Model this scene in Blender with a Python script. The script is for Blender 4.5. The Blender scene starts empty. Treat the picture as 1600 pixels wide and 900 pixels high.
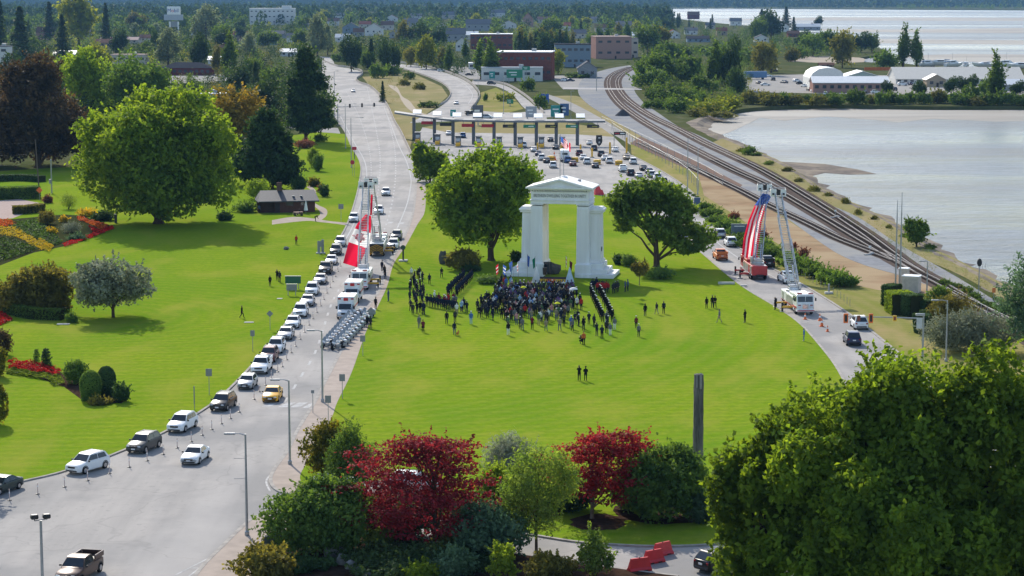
import bpy,bmesh,math,random
import numpy as np
from mathutils import Vector,Matrix
from mathutils.geometry import tessellate_polygon

S=bpy.context.scene
COL=S.collection
rad=math.radians
# ------------------------------------------------------------------ camera
FPX,CAMH=3400.0,45.0 # focal length in photo pixels, camera height in metres
TH=math.atan(460/FPX)
CT,ST=math.cos(TH),math.sin(TH)
cd=bpy.data.cameras.new('camera');cam=bpy.data.objects.new('camera',cd);COL.objects.link(cam)
cd.sensor_width=36;cd.lens=36*FPX/1600;cd.clip_start=1;cd.clip_end=30000
cam.location=(0,0,CAMH);cam.rotation_euler=(math.pi/2-TH,0,0)
S.camera=cam
# ------------------------------------------------------------------ sky and sun
SUN_EL,SUN_AZ=rad(33),rad(-19) # azimuth from +Y towards +X
sdir=Vector((math.sin(SUN_AZ)*math.cos(SUN_EL),math.cos(SUN_AZ)*math.cos(SUN_EL),math.sin(SUN_EL)))
W=bpy.data.worlds.new('World');S.world=W;W.use_nodes=True
wn=W.node_tree.nodes;wl=W.node_tree.links
sky=wn.new('ShaderNodeTexSky');sky.sky_type='NISHITA';sky.sun_disc=False
sky.sun_elevation=SUN_EL;sky.sun_rotation=SUN_AZ
wl.new(sky.outputs[0],wn['Background'].inputs[0]);wn['Background'].inputs[1].default_value=0.15
ld=bpy.data.lights.new('sun','SUN');ld.energy=3.6;ld.angle=rad(0.5);ld.color=(1,0.94,0.84)
sun=bpy.data.objects.new('sun',ld);COL.objects.link(sun)
sun.rotation_euler=sdir.to_track_quat('Z','Y').to_euler()
sun.location=(-100,300,200)
S.view_settings.view_transform='Standard';S.view_settings.look='None'
S.view_settings.exposure=0.72;S.view_settings.gamma=1.0
S.cycles.max_bounces=6;S.cycles.diffuse_bounces=3;S.cycles.glossy_bounces=2
S.cycles.transmission_bounces=4;S.cycles.transparent_max_bounces=4;S.cycles.volume_bounces=0
S.cycles.use_denoising=True
S.cycles.caustics_reflective=False;S.cycles.caustics_refractive=False

# ------------------------------------------------------------------ helpers
def P(px,py,z=0.0):
 """ground point (height z) that the photo shows at pixel px, py"""
 d=Vector(((px-800)/FPX,CT+(450-py)/FPX*ST,-ST+(450-py)/FPX*CT))
 t=(z-CAMH)/d.z
 return Vector((d.x*t,d.y*t,z))
def PY(px,py,Y):
 d=Vector(((px-800)/FPX,CT+(450-py)/FPX*ST,-ST+(450-py)/FPX*CT))
 t=Y/d.y
 return Vector((d.x*t,Y,CAMH+d.z*t))
def mpp(py):
 """metres per photo pixel on the ground at row py"""
 return-CAMH/(-ST+(450-py)/FPX*CT)/FPX
def heading(p,q):
 a,b=P(*p),P(*q)
 return math.atan2(b.y-a.y,b.x-a.x)

def tag(o,label=None,cat=None,group=None,kind=None):
 if label:o['label']=label
 if cat:o['category']=cat
 if group:o['group']=group
 if kind:o['kind']=kind
 return o
def empty(name,loc=(0,0,0),rz=0,label=None,cat=None,group=None):
 o=bpy.data.objects.new(name,None);COL.objects.link(o)
 o.location=loc;o.rotation_euler=(0,0,rz);o.empty_display_size=0.3
 return tag(o,label,cat,group)
KIDS={}
def link(name,me,parent=None):
 o=bpy.data.objects.new(name,me);COL.objects.link(o)
 if parent is not None:
  o.parent=parent;KIDS.setdefault(parent.session_uid,[]).append(o)
 return o
def copytree(o,parent=None):
 c=o.copy();COL.objects.link(c)
 if parent is not None:
  c.parent=parent;KIDS.setdefault(parent.session_uid,[]).append(c)
 for k in list(KIDS.get(o.session_uid,[])):copytree(k,c)
 return c
def paint(o,slot,m):
 s=o.material_slots[slot];s.link='OBJECT';s.material=m
def kids(o,name):
 return[k for k in KIDS.get(o.session_uid,[]) if k.name.split('.')[0]==name]

def _chamfer_faces():
 bm=bmesh.new();pts=[]
 for sx in(-1,1):
  for sy in(-1,1):
   for sz in(-1,1):
    for ax in range(3):
     p=[sx,sy,sz]
     q=[c*(1 if i==ax else 0.8) for i,c in enumerate(p)]
     pts.append(q)
 vs=[bm.verts.new(p) for p in pts];bm.verts.index_update()
 bmesh.ops.convex_hull(bm,input=vs)
 bmesh.ops.dissolve_limit(bm,angle_limit=0.01,verts=bm.verts,edges=bm.edges)
 bm.verts.index_update()
 fs=[[v.index for v in f.verts] for f in bm.faces]
 co=[tuple(v.co) for v in bm.verts]
 bm.free()
 idx={tuple(round(c,3) for c in p):i for i,p in enumerate(pts)}
 mp=[idx[tuple(round(c,3) for c in p)] for p in co]
 return[[mp[i] for i in f] for f in fs]
CHF=_chamfer_faces()

class MB:
 """collects shapes and links them as ONE mesh object"""
 def __init__(s):s.v=[];s.f=[];s.m=[]
 def add(s,vs,fs,m=0,M=None):
  n=len(s.v)
  if M is not None:vs=[M@Vector(v) for v in vs]
  s.v+=[tuple(v) for v in vs];s.f+=[[i+n for i in f] for f in fs];s.m+=[m]*len(fs)
  return s
 def box(s,c,d,m=0,rz=0,bev=0.0,M=None):
  x,y,z=[k/2 for k in d]
  if bev>0:
   b=min(bev,x*.9,y*.9,z*.9);vs=[]
   for sx in(-1,1):
    for sy in(-1,1):
     for sz in(-1,1):
      for ax in range(3):
       vs.append((sx*(x-(b if ax!=0 else 0)),sy*(y-(b if ax!=1 else 0)),sz*(z-(b if ax!=2 else 0))))
   fs=CHF
  else:
   vs=[(a,b,c_) for c_ in(-z,z) for a,b in((-x,-y),(x,-y),(x,y),(-x,y))]
   fs=[(3,2,1,0),(4,5,6,7),(0,1,5,4),(1,2,6,5),(2,3,7,6),(3,0,4,7)]
  R=Matrix.Translation(c)@(Matrix.Rotation(rz,4,'Z') if rz else Matrix())
  if M is not None:R=M@R
  return s.add(vs,fs,m,R)
 def frustum(s,c,b,t,h,m=0,off=(0,0),M=None):
  x,y=b[0]/2,b[1]/2;u,w=t[0]/2,t[1]/2;ox,oy=off
  vs=[(-x,-y,0),(x,-y,0),(x,y,0),(-x,y,0),(ox-u,oy-w,h),(ox+u,oy-w,h),(ox+u,oy+w,h),(ox-u,oy+w,h)]
  R=Matrix.Translation(c)
  if M is not None:R=M@R
  return s.add(vs,[(3,2,1,0),(4,5,6,7),(0,1,5,4),(1,2,6,5),(2,3,7,6),(3,0,4,7)],m,R)
 def tube(s,pts,r,n=8,m=0,caps=True,M=None):
  pts=[Vector(p) for p in pts]
  if not hasattr(r,'__len__'):r=[r]*len(pts)
  vs=[];fs=[];a=None
  for i,p in enumerate(pts):
   t=(pts[min(i+1,len(pts)-1)]-pts[max(i-1,0)]).normalized()
   if a is None:
    a=t.orthogonal().normalized()
   else:
    a=(a-t*a.dot(t))
    a=a.normalized() if a.length>1e-6 else t.orthogonal().normalized()
   b=t.cross(a)
   for k in range(n):
    g=2*math.pi*k/n
    vs.append(p+(a*math.cos(g)+b*math.sin(g))*r[i])
  for i in range(len(pts)-1):
   for k in range(n):
    k2=(k+1)%n
    fs.append((i*n+k,i*n+k2,(i+1)*n+k2,(i+1)*n+k))
  if caps:
   fs.append(tuple(range(n))[::-1]);fs.append(tuple(range((len(pts)-1)*n,len(pts)*n)))
  return s.add(vs,fs,m,M)
 def lathe(s,prof,n=12,m=0,c=(0,0,0),M=None):
  vs=[];fs=[]
  for r,z in prof:
   for k in range(n):
    g=2*math.pi*k/n
    vs.append((c[0]+r*math.cos(g),c[1]+r*math.sin(g),c[2]+z))
  for i in range(len(prof)-1):
   for k in range(n):
    k2=(k+1)%n
    fs.append((i*n+k,i*n+k2,(i+1)*n+k2,(i+1)*n+k))
  fs.append(tuple(range(n))[::-1]);fs.append(tuple(range((len(prof)-1)*n,len(prof)*n)))
  return s.add(vs,fs,m,M)
 def loft(s,rings,m=0,caps=True,M=None,closed=True):
  n=len(rings[0]);vs=[p for r in rings for p in r];fs=[]
  for i in range(len(rings)-1):
   for k in range(n if closed else n-1):
    k2=(k+1)%n
    fs.append((i*n+k,i*n+k2,(i+1)*n+k2,(i+1)*n+k))
  if caps:
   fs.append(tuple(range(n))[::-1]);fs.append(tuple(range((len(rings)-1)*n,len(rings)*n)))
  return s.add(vs,fs,m,M)
 def prism(s,poly,z0,z1,m=0,bottom=False,M=None,mside=None):
  """extruded polygon; poly a list of (x, y)"""
  n=len(poly)
  area=sum(poly[i][0]*poly[(i+1)%n][1]-poly[(i+1)%n][0]*poly[i][1] for i in range(n))
  if area<0:poly=list(poly)[::-1]
  tri=tessellate_polygon([[Vector((p[0],p[1],0)) for p in poly]])
  top=[]
  for t in tri:
   a,b,c=[poly[i] for i in t]
   cr=(b[0]-a[0])*(c[1]-a[1])-(b[1]-a[1])*(c[0]-a[0])
   top.append(tuple(t) if cr>0 else tuple(t)[::-1])
  s.add([(p[0],p[1],z1) for p in poly],top,m,M)
  if z0<z1:
   vs=[(p[0],p[1],z0) for p in poly]+[(p[0],p[1],z1) for p in poly]
   fs=[(i,(i+1)%n,n+(i+1)%n,n+i) for i in range(n)]
   if bottom:fs+=[tuple(t)[::-1] for t in top]
   s.add(vs,fs,m if mside is None else mside,M)
  return s
 def build(s,name,mats,parent=None,smooth=None,kind=None):
  me=bpy.data.meshes.new(name)
  me.from_pydata(s.v,[],s.f)
  if not isinstance(mats,(list,tuple)):mats=[mats]
  for m in mats:me.materials.append(m)
  if len(mats)>1:me.polygons.foreach_set('material_index',s.m)
  if smooth:
   me.polygons.foreach_set('use_smooth',[True]*len(me.polygons))
   me.set_sharp_from_angle(angle=rad(smooth))
  me.update()
  o=link(name,me,parent)
  if kind:o['kind']=kind
  return o

def nmesh(name,v,f,mat,smooth=False):
 """numpy quads -> mesh"""
 me=bpy.data.meshes.new(name);n=len(f);k=f.shape[1]
 me.vertices.add(len(v));me.vertices.foreach_set('co',np.ascontiguousarray(v,dtype=np.float32).ravel())
 me.loops.add(n*k);me.loops.foreach_set('vertex_index',np.ascontiguousarray(f,dtype=np.int32).ravel())
 me.polygons.add(n);me.polygons.foreach_set('loop_start',np.arange(0,n*k,k,dtype=np.int32))
 if smooth:me.polygons.foreach_set('use_smooth',np.ones(n,dtype=bool))
 me.update(calc_edges=True)
 me.materials.append(mat)
 return me

# ------------------------------------------------------------------ materials
def nodes(name):
 m=bpy.data.materials.new(name);m.use_nodes=True
 return m,m.node_tree.nodes,m.node_tree.links
def coords(N,L,scale=1.0,obj=True):
 tc=N.new('ShaderNodeTexCoord')
 mp=N.new('ShaderNodeMapping');mp.inputs['Scale'].default_value=(scale,)*3 if not hasattr(scale,'__len__') else scale
 L.new(tc.outputs['Object' if obj else 'Generated'],mp.inputs[0])
 return mp.outputs[0]
def noise_fac(N,L,vec,scale,detail=4,lo=0.35,hi=0.65,rough=0.55):
 n=N.new('ShaderNodeTexNoise');n.inputs['Scale'].default_value=scale;n.inputs['Detail'].default_value=detail
 n.inputs['Roughness'].default_value=rough
 L.new(vec,n.inputs['Vector'])
 r=N.new('ShaderNodeMapRange');r.inputs[1].default_value=lo;r.inputs[2].default_value=hi
 L.new(n.outputs['Fac'],r.inputs[0])
 return r.outputs[0],n.outputs['Fac']
def mixc(N,L,fac,a,b):
 x=N.new('ShaderNodeMix');x.data_type='RGBA'
 if hasattr(fac,'is_linked') or hasattr(fac,'links'):L.new(fac,x.inputs[0])
 else:x.inputs[0].default_value=fac
 for i,c in((6,a),(7,b)):
  if isinstance(c,tuple):x.inputs[i].default_value=(*c,1) if len(c)==3 else c
  else:L.new(c,x.inputs[i])
 return x.outputs[2]
_mc={}
def mat(name,c,rough=0.6,c2=None,ns=2.0,metal=0.0,spec=0.4,bump=0.0,bs=20.0,coat=0.0,c3=None,ns3=0.2,stretch=(1,1,1)):
 if name in _mc:return _mc[name]
 if rough>=.8:spec=0.0
 m,N,L=nodes(name);b=N['Principled BSDF']
 b.inputs['Roughness'].default_value=rough;b.inputs['Metallic'].default_value=metal
 b.inputs['Specular IOR Level'].default_value=spec;b.inputs['Coat Weight'].default_value=coat
 if c2 is None:c2=tuple(k*0.82 for k in c)
 vec=coords(N,L,stretch)
 f,_=noise_fac(N,L,vec,ns)
 col=mixc(N,L,f,c,c2)
 if c3 is not None:
  f3,_=noise_fac(N,L,vec,ns3,3,0.42,0.6)
  col=mixc(N,L,f3,col,c3)
 L.new(col,b.inputs['Base Color'])
 if bump:
  _,raw=noise_fac(N,L,vec,bs,5)
  bp=N.new('ShaderNodeBump');bp.inputs['Strength'].default_value=bump;bp.inputs['Distance'].default_value=0.05
  L.new(raw,bp.inputs['Height']);L.new(bp.outputs[0],b.inputs['Normal'])
 _mc[name]=m
 return m
def leafmat(name,c1,c2,tl=0.45,tint=(1.5,1.35,0.5),c3=None,ns=0.25):
 """leaves: reflected and transmitted light, colour varies leaf by leaf and spray by spray"""
 if name in _mc:return _mc[name]
 m,N,L=nodes(name);b=N['Principled BSDF']
 g=N.new('ShaderNodeNewGeometry')
 col=mixc(N,L,g.outputs['Random Per Island'],c1,c2)
 f,_=noise_fac(N,L,coords(N,L),ns,2,0.4,0.62)
 col=mixc(N,L,f,col,c3 if c3 else tuple(k*0.7 for k in c1))
 oi=N.new('ShaderNodeObjectInfo')
 hs=N.new('ShaderNodeHueSaturation')
 r=N.new('ShaderNodeMapRange');r.inputs[3].default_value=0.8;r.inputs[4].default_value=1.2
 L.new(oi.outputs['Random'],r.inputs[0]);L.new(r.outputs[0],hs.inputs['Value']);L.new(col,hs.inputs['Color'])
 col=hs.outputs[0]
 L.new(col,b.inputs['Base Color']);b.inputs['Roughness'].default_value=0.65;b.inputs['Specular IOR Level'].default_value=0.04
 t=N.new('ShaderNodeBsdfTranslucent')
 tm=N.new('ShaderNodeMix');tm.data_type='RGBA';tm.blend_type='MULTIPLY';tm.inputs[0].default_value=1
 L.new(col,tm.inputs[6]);tm.inputs[7].default_value=(*tint,1)
 L.new(tm.outputs[2],t.inputs[0])
 x=N.new('ShaderNodeMixShader');x.inputs[0].default_value=tl
 L.new(b.outputs[0],x.inputs[1]);L.new(t.outputs[0],x.inputs[2])
 L.new(x.outputs[0],N['Material Output'].inputs[0])
 _mc[name]=m
 return m
def simple(name,c,rough=0.5,metal=0.0,spec=0.5,coat=0.0):
 return mat(name,c,rough,tuple(k*0.9 for k in c),3.0,metal,spec,0,20,coat)

def clothmat(name,c):
 """thin flag cloth that lets the sun through"""
 m,N,L=nodes(name);b=N['Principled BSDF'];b.inputs['Base Color'].default_value=(*c,1);b.inputs['Roughness'].default_value=.8;b.inputs['Specular IOR Level'].default_value=.1
 t=N.new('ShaderNodeBsdfTranslucent');t.inputs[0].default_value=(*c,1);x=N.new('ShaderNodeMixShader');x.inputs[0].default_value=.5
 L.new(b.outputs[0],x.inputs[1]);L.new(t.outputs[0],x.inputs[2]);L.new(x.outputs[0],N['Material Output'].inputs[0]);return m
M_WHITE=mat('white paint',(0.80,0.80,0.78),0.5,(0.72,0.72,0.70),1.5)
M_GLASS=mat('dark glass',(0.02,0.025,0.03),0.06,(0.03,0.035,0.04),1,0,0.6)
M_TYRE=mat('tyre rubber',(0.02,0.02,0.02),0.8)
M_RIM=mat('rim metal',(0.45,0.45,0.47),0.35,metal=0.8)
M_BLACK=mat('black plastic',(0.02,0.02,0.022),0.5)
M_STEEL=mat('galvanised steel',(0.35,0.36,0.37),0.45,metal=0.6)
M_GREY=mat('grey paint',(0.28,0.29,0.30),0.5)
M_CHROME=mat('chrome',(0.6,0.6,0.62),0.2,metal=0.9)
M_RED=mat('red paint',(0.5,0.02,0.025),0.35,(0.42,0.015,0.02),2,0,0.5,coat=0.3)
M_HEAD=mat('headlight lens',(0.7,0.72,0.74),0.1,spec=0.7)
M_TAIL=mat('tail lamp lens',(0.35,0.01,0.012),0.2)
M_AMBER=mat('amber lens',(0.8,0.3,0.02),0.3)
M_YELLOW=mat('yellow paint',(0.75,0.42,0.03),0.45)
M_ORANGE=mat('orange plastic',(0.8,0.16,0.03),0.5)
M_GREENSIGN=mat('green sign face',(0.01,0.22,0.12),0.4)
M_BLUESIGN=mat('blue sign face',(0.05,0.12,0.28),0.4)
M_BARK=mat('bark',(0.09,0.065,0.045),0.9,(0.05,0.037,0.027),3,bump=0.5,bs=8,stretch=(1,1,0.25))
M_BARKL=mat('pale bark',(0.22,0.18,0.14),0.9,(0.13,0.10,0.08),3,bump=0.4,bs=8)
# ================================================================== THE SETTING
def smooth(px,n=5,z=0.0,ground=True):
 """photo polyline -> rounded ground polyline"""
 p=[P(*q,z) if ground else Vector(q) for q in px]
 out=[]
 for i in range(len(p)-1):
  a,b,c,d=p[max(i-1,0)],p[i],p[i+1],p[min(i+2,len(p)-1)]
  # centripetal-ish tangents limited to the segment length
  m1=(c-a)*0.5;m2=(d-b)*0.5;L=(c-b).length
  if m1.length>1.5*L:m1=m1.normalized()*1.5*L
  if m2.length>1.5*L:m2=m2.normalized()*1.5*L
  for k in range(n):
   t=k/n;t2,t3=t*t,t*t*t
   out.append(b*(2*t3-3*t2+1)+m1*(t3-2*t2+t)+c*(3*t2-2*t3)+m2*(t3-t2))
 out.append(p[-1])
 return out
def sheet(name,poly,z1,m,z0=None,kind='structure'):
 b=MB();b.prism([(p[0],p[1]) for p in poly],z1 if z0 is None else z0,z1)
 o=b.build(name,m);o['kind']=kind
 return o
def strip(b,line,w0,w1,z,m=0):
 """flat ribbon along a ground polyline, between lateral offsets w0..w1 (left of travel positive)"""
 vs=[];fs=[]
 for i,p in enumerate(line):
  t=(line[min(i+1,len(line)-1)]-line[max(i-1,0)]);t.z=0;t.normalize();n=Vector((-t.y,t.x,0))
  a,c=p+n*w0,p+n*w1
  vs+=[(a.x,a.y,z),(c.x,c.y,z)]
 for i in range(len(line)-1):fs.append((2*i,2*i+2,2*i+3,2*i+1))
 b.add(vs,fs,m)
def kerb(name,line,w=0.2,h=0.14,m=None,z=0.0,parent=None):
 rings=[]
 for i,p in enumerate(line):
  t=(line[min(i+1,len(line)-1)]-line[max(i-1,0)]);t.z=0;t.normalize();n=Vector((-t.y,t.x,0))
  q=[p+n*(w/2)+Vector((0,0,z)),p+n*(w/2)+Vector((0,0,z+h)),p-n*(w/2)+Vector((0,0,z+h)),p-n*(w/2)+Vector((0,0,z))]
  rings.append(q)
 b=MB();b.loft(rings);o=b.build(name,m or M_KERB)
 o['kind']='structure'
 return o
def interp(line,py):
 for(a,b) in zip(line,line[1:]):
  lo,hi=sorted((a[1],b[1]))
  if lo<=py<=hi and hi>lo:
   t=(py-a[1])/(b[1]-a[1]);return a[0]+(b[0]-a[0])*t
 return line[-1][0]

M_KERB=mat('kerb concrete',(0.40,0.37,0.33),0.8,(0.28,0.26,0.24),1.0)
M_WALK=mat('pinkish footpath concrete',(0.40,0.335,0.285),0.85,(0.33,0.28,0.24),0.6,bump=0.1,bs=4)
def roadmat():
 m,N,L=nodes('worn road');b=N['Principled BSDF'];v=coords(N,L);vs=coords(N,L,(1,.12,1))
 f,_=noise_fac(N,L,vs,.55,4,.36,.66);g,_=noise_fac(N,L,v,.07,4,.44,.58);h,_=noise_fac(N,L,v,1.4,6,.58,.72);k,_=noise_fac(N,L,vs,.16,3,.5,.64)
 c=mixc(N,L,f,(.335,.313,.29),(.28,.264,.247));c=mixc(N,L,g,c,(.235,.226,.217))
 for fac,w,cc in((h,.45,(.17,.165,.16)),(k,.5,(.37,.35,.33))):
  q=N.new('ShaderNodeMath');q.operation='MULTIPLY';q.inputs[1].default_value=w;L.new(fac,q.inputs[0]);c=mixc(N,L,q.outputs[0],c,cc)
 vo=N.new('ShaderNodeTexVoronoi');vo.feature='DISTANCE_TO_EDGE';vo.inputs['Scale'].default_value=.06;nv=N.new('ShaderNodeTexNoise');nv.inputs['Scale'].default_value=.25;L.new(v,nv.inputs['Vector']);av=N.new('ShaderNodeVectorMath');av.operation='MULTIPLY_ADD';av.inputs[1].default_value=(9,9,0);L.new(nv.outputs['Color'],av.inputs[0]);L.new(v,av.inputs[2]);L.new(av.outputs[0],vo.inputs['Vector'])
 r=N.new('ShaderNodeMapRange');r.inputs[1].default_value=.0;r.inputs[2].default_value=.012;r.inputs[3].default_value=.22;r.inputs[4].default_value=0;L.new(vo.outputs['Distance'],r.inputs[0])
 c=mixc(N,L,r.outputs[0],c,(.12,.115,.11));L.new(c,b.inputs['Base Color']);b.inputs['Roughness'].default_value=.9;b.inputs['Specular IOR Level'].default_value=.06
 return m
M_ROAD=roadmat()
M_MARK=mat('road paint',(0.52,0.51,0.49),0.85,(0.34,0.33,0.32),1.6)
def grassmat(name,a,b,c,d):
 m,N,L=nodes(name);bs=N['Principled BSDF']
 v=coords(N,L)
 vs=coords(N,L,(1.0,0.45,1))
 f1,_=noise_fac(N,L,vs,0.045,3,0.38,0.62)
 f2,_=noise_fac(N,L,v,1.3,5,0.3,0.7)
 f3,_=noise_fac(N,L,vs,0.11,4,0.5,0.72)
 w=N.new('ShaderNodeTexWave');w.bands_direction='Y';w.inputs['Scale'].default_value=0.16;w.inputs['Distortion'].default_value=1.2
 w.inputs['Detail'].default_value=2;w.inputs['Detail Scale'].default_value=0.6
 L.new(v,w.inputs['Vector'])
 col=mixc(N,L,f1,a,b)
 w2=N.new('ShaderNodeTexWave');w2.wave_type='RINGS';w2.rings_direction='Z';w2.inputs['Scale'].default_value=0.11;w2.inputs['Distortion'].default_value=.6;w2.inputs['Detail'].default_value=1
 mp=N.new('ShaderNodeMapping');mp.inputs['Location'].default_value=(60,-300,0);L.new(v,mp.inputs[0]);L.new(mp.outputs[0],w2.inputs['Vector'])
 m9=N.new('ShaderNodeMath');m9.operation='MULTIPLY';m9.inputs[1].default_value=0.28;L.new(w2.outputs['Fac'],m9.inputs[0]);col=mixc(N,L,m9.outputs[0],col,d)
 mw=N.new('ShaderNodeMath');mw.operation='MULTIPLY';mw.inputs[1].default_value=0.22;L.new(w.outputs['Fac'],mw.inputs[0])
 col=mixc(N,L,mw.outputs[0],col,tuple(k*0.72 for k in b))
 m2=N.new('ShaderNodeMath');m2.operation='MULTIPLY';m2.inputs[1].default_value=0.5;L.new(f2,m2.inputs[0])
 col=mixc(N,L,m2.outputs[0],col,c)
 m3=N.new('ShaderNodeMath');m3.operation='MULTIPLY';m3.inputs[1].default_value=0.55;L.new(f3,m3.inputs[0])
 col=mixc(N,L,m3.outputs[0],col,d)
 L.new(col,bs.inputs['Base Color']);bs.inputs['Roughness'].default_value=0.9;bs.inputs['Specular IOR Level'].default_value=0.0
 _,raw=noise_fac(N,L,v,6,4)
 bp=N.new('ShaderNodeBump');bp.inputs['Strength'].default_value=0.5;bp.inputs['Distance'].default_value=0.08
 L.new(raw,bp.inputs['Height']);L.new(bp.outputs[0],bs.inputs['Normal'])
 return m
M_LAWN=grassmat('mown lawn grass',(0.200,0.270,0.016),(0.132,0.230,0.014),(0.080,0.158,0.009),(0.265,0.255,0.042))
M_ROUGH=grassmat('rough dry grass',(0.29,0.23,0.12),(0.22,0.20,0.09),(0.16,0.17,0.06),(0.36,0.28,0.17))
M_VERGE=grassmat('patchy verge grass',(0.25,0.215,0.085),(0.20,0.21,0.05),(0.14,0.17,0.04),(0.36,0.26,0.14))
M_DIRT=mat('tan dirt',(0.29,0.195,0.12),0.95,(0.23,0.165,0.10),0.3,c3=(0.33,0.25,0.155),ns3=0.08,bump=0.4,bs=3)
M_BALLAST=mat('grey ballast gravel',(0.25,0.255,0.265),0.95,(0.19,0.195,0.203),0.8,c3=(0.27,0.265,0.25),ns3=0.07,bump=0.6,bs=5)
M_TRACKBED=mat('rust brown track ballast',(0.115,0.09,0.075),0.95,(0.08,0.063,0.054),0.8,bump=0.6,bs=5)
M_SOIL=mat('bark mulch soil',(0.065,0.038,0.026),0.95,(0.035,0.023,0.016),1.5,bump=0.6,bs=6)
M_GROUND=grassmat('town ground',(0.055,0.075,0.025),(0.085,0.09,0.035),(0.04,0.055,0.018),(0.14,0.13,0.08))
M_LOT=mat('pale tarmac lot',(0.33,0.31,0.285),0.9,(0.27,0.26,0.24),0.15)
M_MUD=mat('wet tidal mud',(0.20,0.175,0.14),0.7,(0.13,0.118,0.098),0.05,c3=(0.24,0.22,0.185),ns3=0.015,stretch=(0.3,1,1),bump=0.3,bs=0.4)
M_SHORE=mat('stony shore',(0.20,0.17,0.145),0.95,(0.13,0.115,0.10),0.6,c3=(0.26,0.22,0.17),ns3=0.1,bump=0.8,bs=2)

# --- land, one sheet out to the far shore and beyond; the bay and the harbour are cut out of it
SHORE=[(2600,1000),(1900,660),(1700,545),(1600,470),(1560,445),(1500,412),(1450,388),(1400,352),(1340,322),(1290,300),(1255,276),(1215,252),(1160,228),
(1110,206),(1088,194),(1098,186),(1130,177),(1180,168),(1300,164),(1450,166),(1600,166),(2000,168),(2600,170)]
HARB=[(2600,106),(1600,105),(1500,104),(1440,102),(1402,98),(1352,97),(1345,90),(1385,83),(1378,76),(1330,66),(1262,52),(1180,41),(1100,34),(1056,28),(1046,20),(1040,13.2),(1200,13.0),(1600,15.5),(2600,19)]
shore_line=smooth(SHORE,4)
land=[Vector((-5500,-250,0)),Vector((260,-250,0))]+shore_line+smooth(HARB,3)+[Vector((5500,5400,0)),Vector((5500,9200,0)),Vector((-5500,9200,0))]
sheet('ground',land,0.0,M_GROUND,z0=-2.5)
# water: grey-green over mud, wind streaks, ripples
m,N,L=nodes('shallow bay water');bs=N['Principled BSDF']
v=coords(N,L,(0.35,1,1))
f1,_=noise_fac(N,L,v,0.02,5,0.44,0.56)
f2,_=noise_fac(N,L,coords(N,L,(0.12,1,1)),0.006,5,0.42,0.58)
col=mixc(N,L,f1,(0.13,0.145,0.085),(0.05,0.08,0.115))
col=mixc(N,L,f2,col,(0.15,0.15,0.135))
f4,_=noise_fac(N,L,coords(N,L,(0.35,1,1)),0.22,6,.42,.6,.7)
m4=N.new('ShaderNodeMath');m4.operation='MULTIPLY';m4.inputs[1].default_value=.55;L.new(f4,m4.inputs[0]);col=mixc(N,L,m4.outputs[0],col,(0.17,0.20,0.235))
L.new(col,bs.inputs['Base Color'])
rr=N.new('ShaderNodeMapRange');rr.inputs[3].default_value=0.22;rr.inputs[4].default_value=0.42;L.new(f2,rr.inputs[0]);L.new(rr.outputs[0],bs.inputs['Roughness'])
bs.inputs['IOR'].default_value=1.33;bs.inputs['Specular IOR Level'].default_value=.2
_,rip=noise_fac(N,L,coords(N,L,(0.5,1,1)),0.38,6,rough=.7)
bp=N.new('ShaderNodeBump');bp.inputs['Strength'].default_value=1.0;bp.inputs['Distance'].default_value=0.9
L.new(rip,bp.inputs['Height']);L.new(bp.outputs[0],bs.inputs['Normal'])
M_WATER=m
sheet('water',[(-200,-240),(5500,-240),(5500,9100),(-200,9100)],-1.5,M_WATER)
# mud flats left by the tide along the bay and in the harbour
rng=random.Random(5)
def wob(line,a):
 return[Vector((p.x+rng.uniform(-a,a),p.y+rng.uniform(-a,a),0)) for p in line]
zf=-1.47
mud1=[P(*q,zf) for q in[(1080,194),(1120,174),(1200,165),(1400,162),(1700,163),(2300,166),(2300,190),(1700,187),(1560,190),(1460,186),(1400,191),(1360,187),(1290,182),(1230,189),(1190,184),(1160,196),(1140,208),(1120,212)]]
sheet('tidal_mud',wob(mud1,1.0),zf,M_MUD)
mud2=[P(*q,zf+.004) for q in[(1190,248),(1200,252),(1230,253),(1290,256),(1340,264),(1372,272),(1330,273),(1290,270),(1270,274),(1262,281),(1300,306),(1285,306),(1240,280)]]
sheet('tidal_mud',wob(mud2,.6),zf+.004,M_SHORE)
for q in([(1150,62),(1300,60),(1700,64),(2400,66),(2400,73),(1700,71),(1420,68),(1250,66)],[(1100,31),(1300,27),(1650,28),(2300,30),(2300,34),(1600,33),(1280,32)],
[(1400,88),(1500,84),(1700,86),(2300,88),(2300,99),(1600,98),(1460,95)],[(1210,45),(1400,46),(1750,42),(2300,44),(2300,50),(1600,52),(1350,50)]):
 sheet('tidal_mud',[P(*k,zf) for k in q],zf,M_MUD)
# bank of stones between railway and bay
bk=[p for p in smooth(SHORE[2:17],6)]
b=MB();ra=[];rb=[]
for i,p in enumerate(bk):
 t=(bk[min(i+1,len(bk)-1)]-bk[max(i-1,0)]);t.normalize();n=Vector((t.y,-t.x,0))
 k=rng.uniform(-.6,.6)
 ra.append([p-n*(3+k)+Vector((0,0,.03)),p+n*(.2+k*.3)+Vector((0,0,.06)),p+n*(2.2+k)+Vector((0,0,-1.0)),p+n*(5+2*k)+Vector((0,0,-1.56))])
b.loft(ra,closed=False,caps=False)
tag(b.build('shore_bank',M_SHORE),kind='structure')

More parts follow.
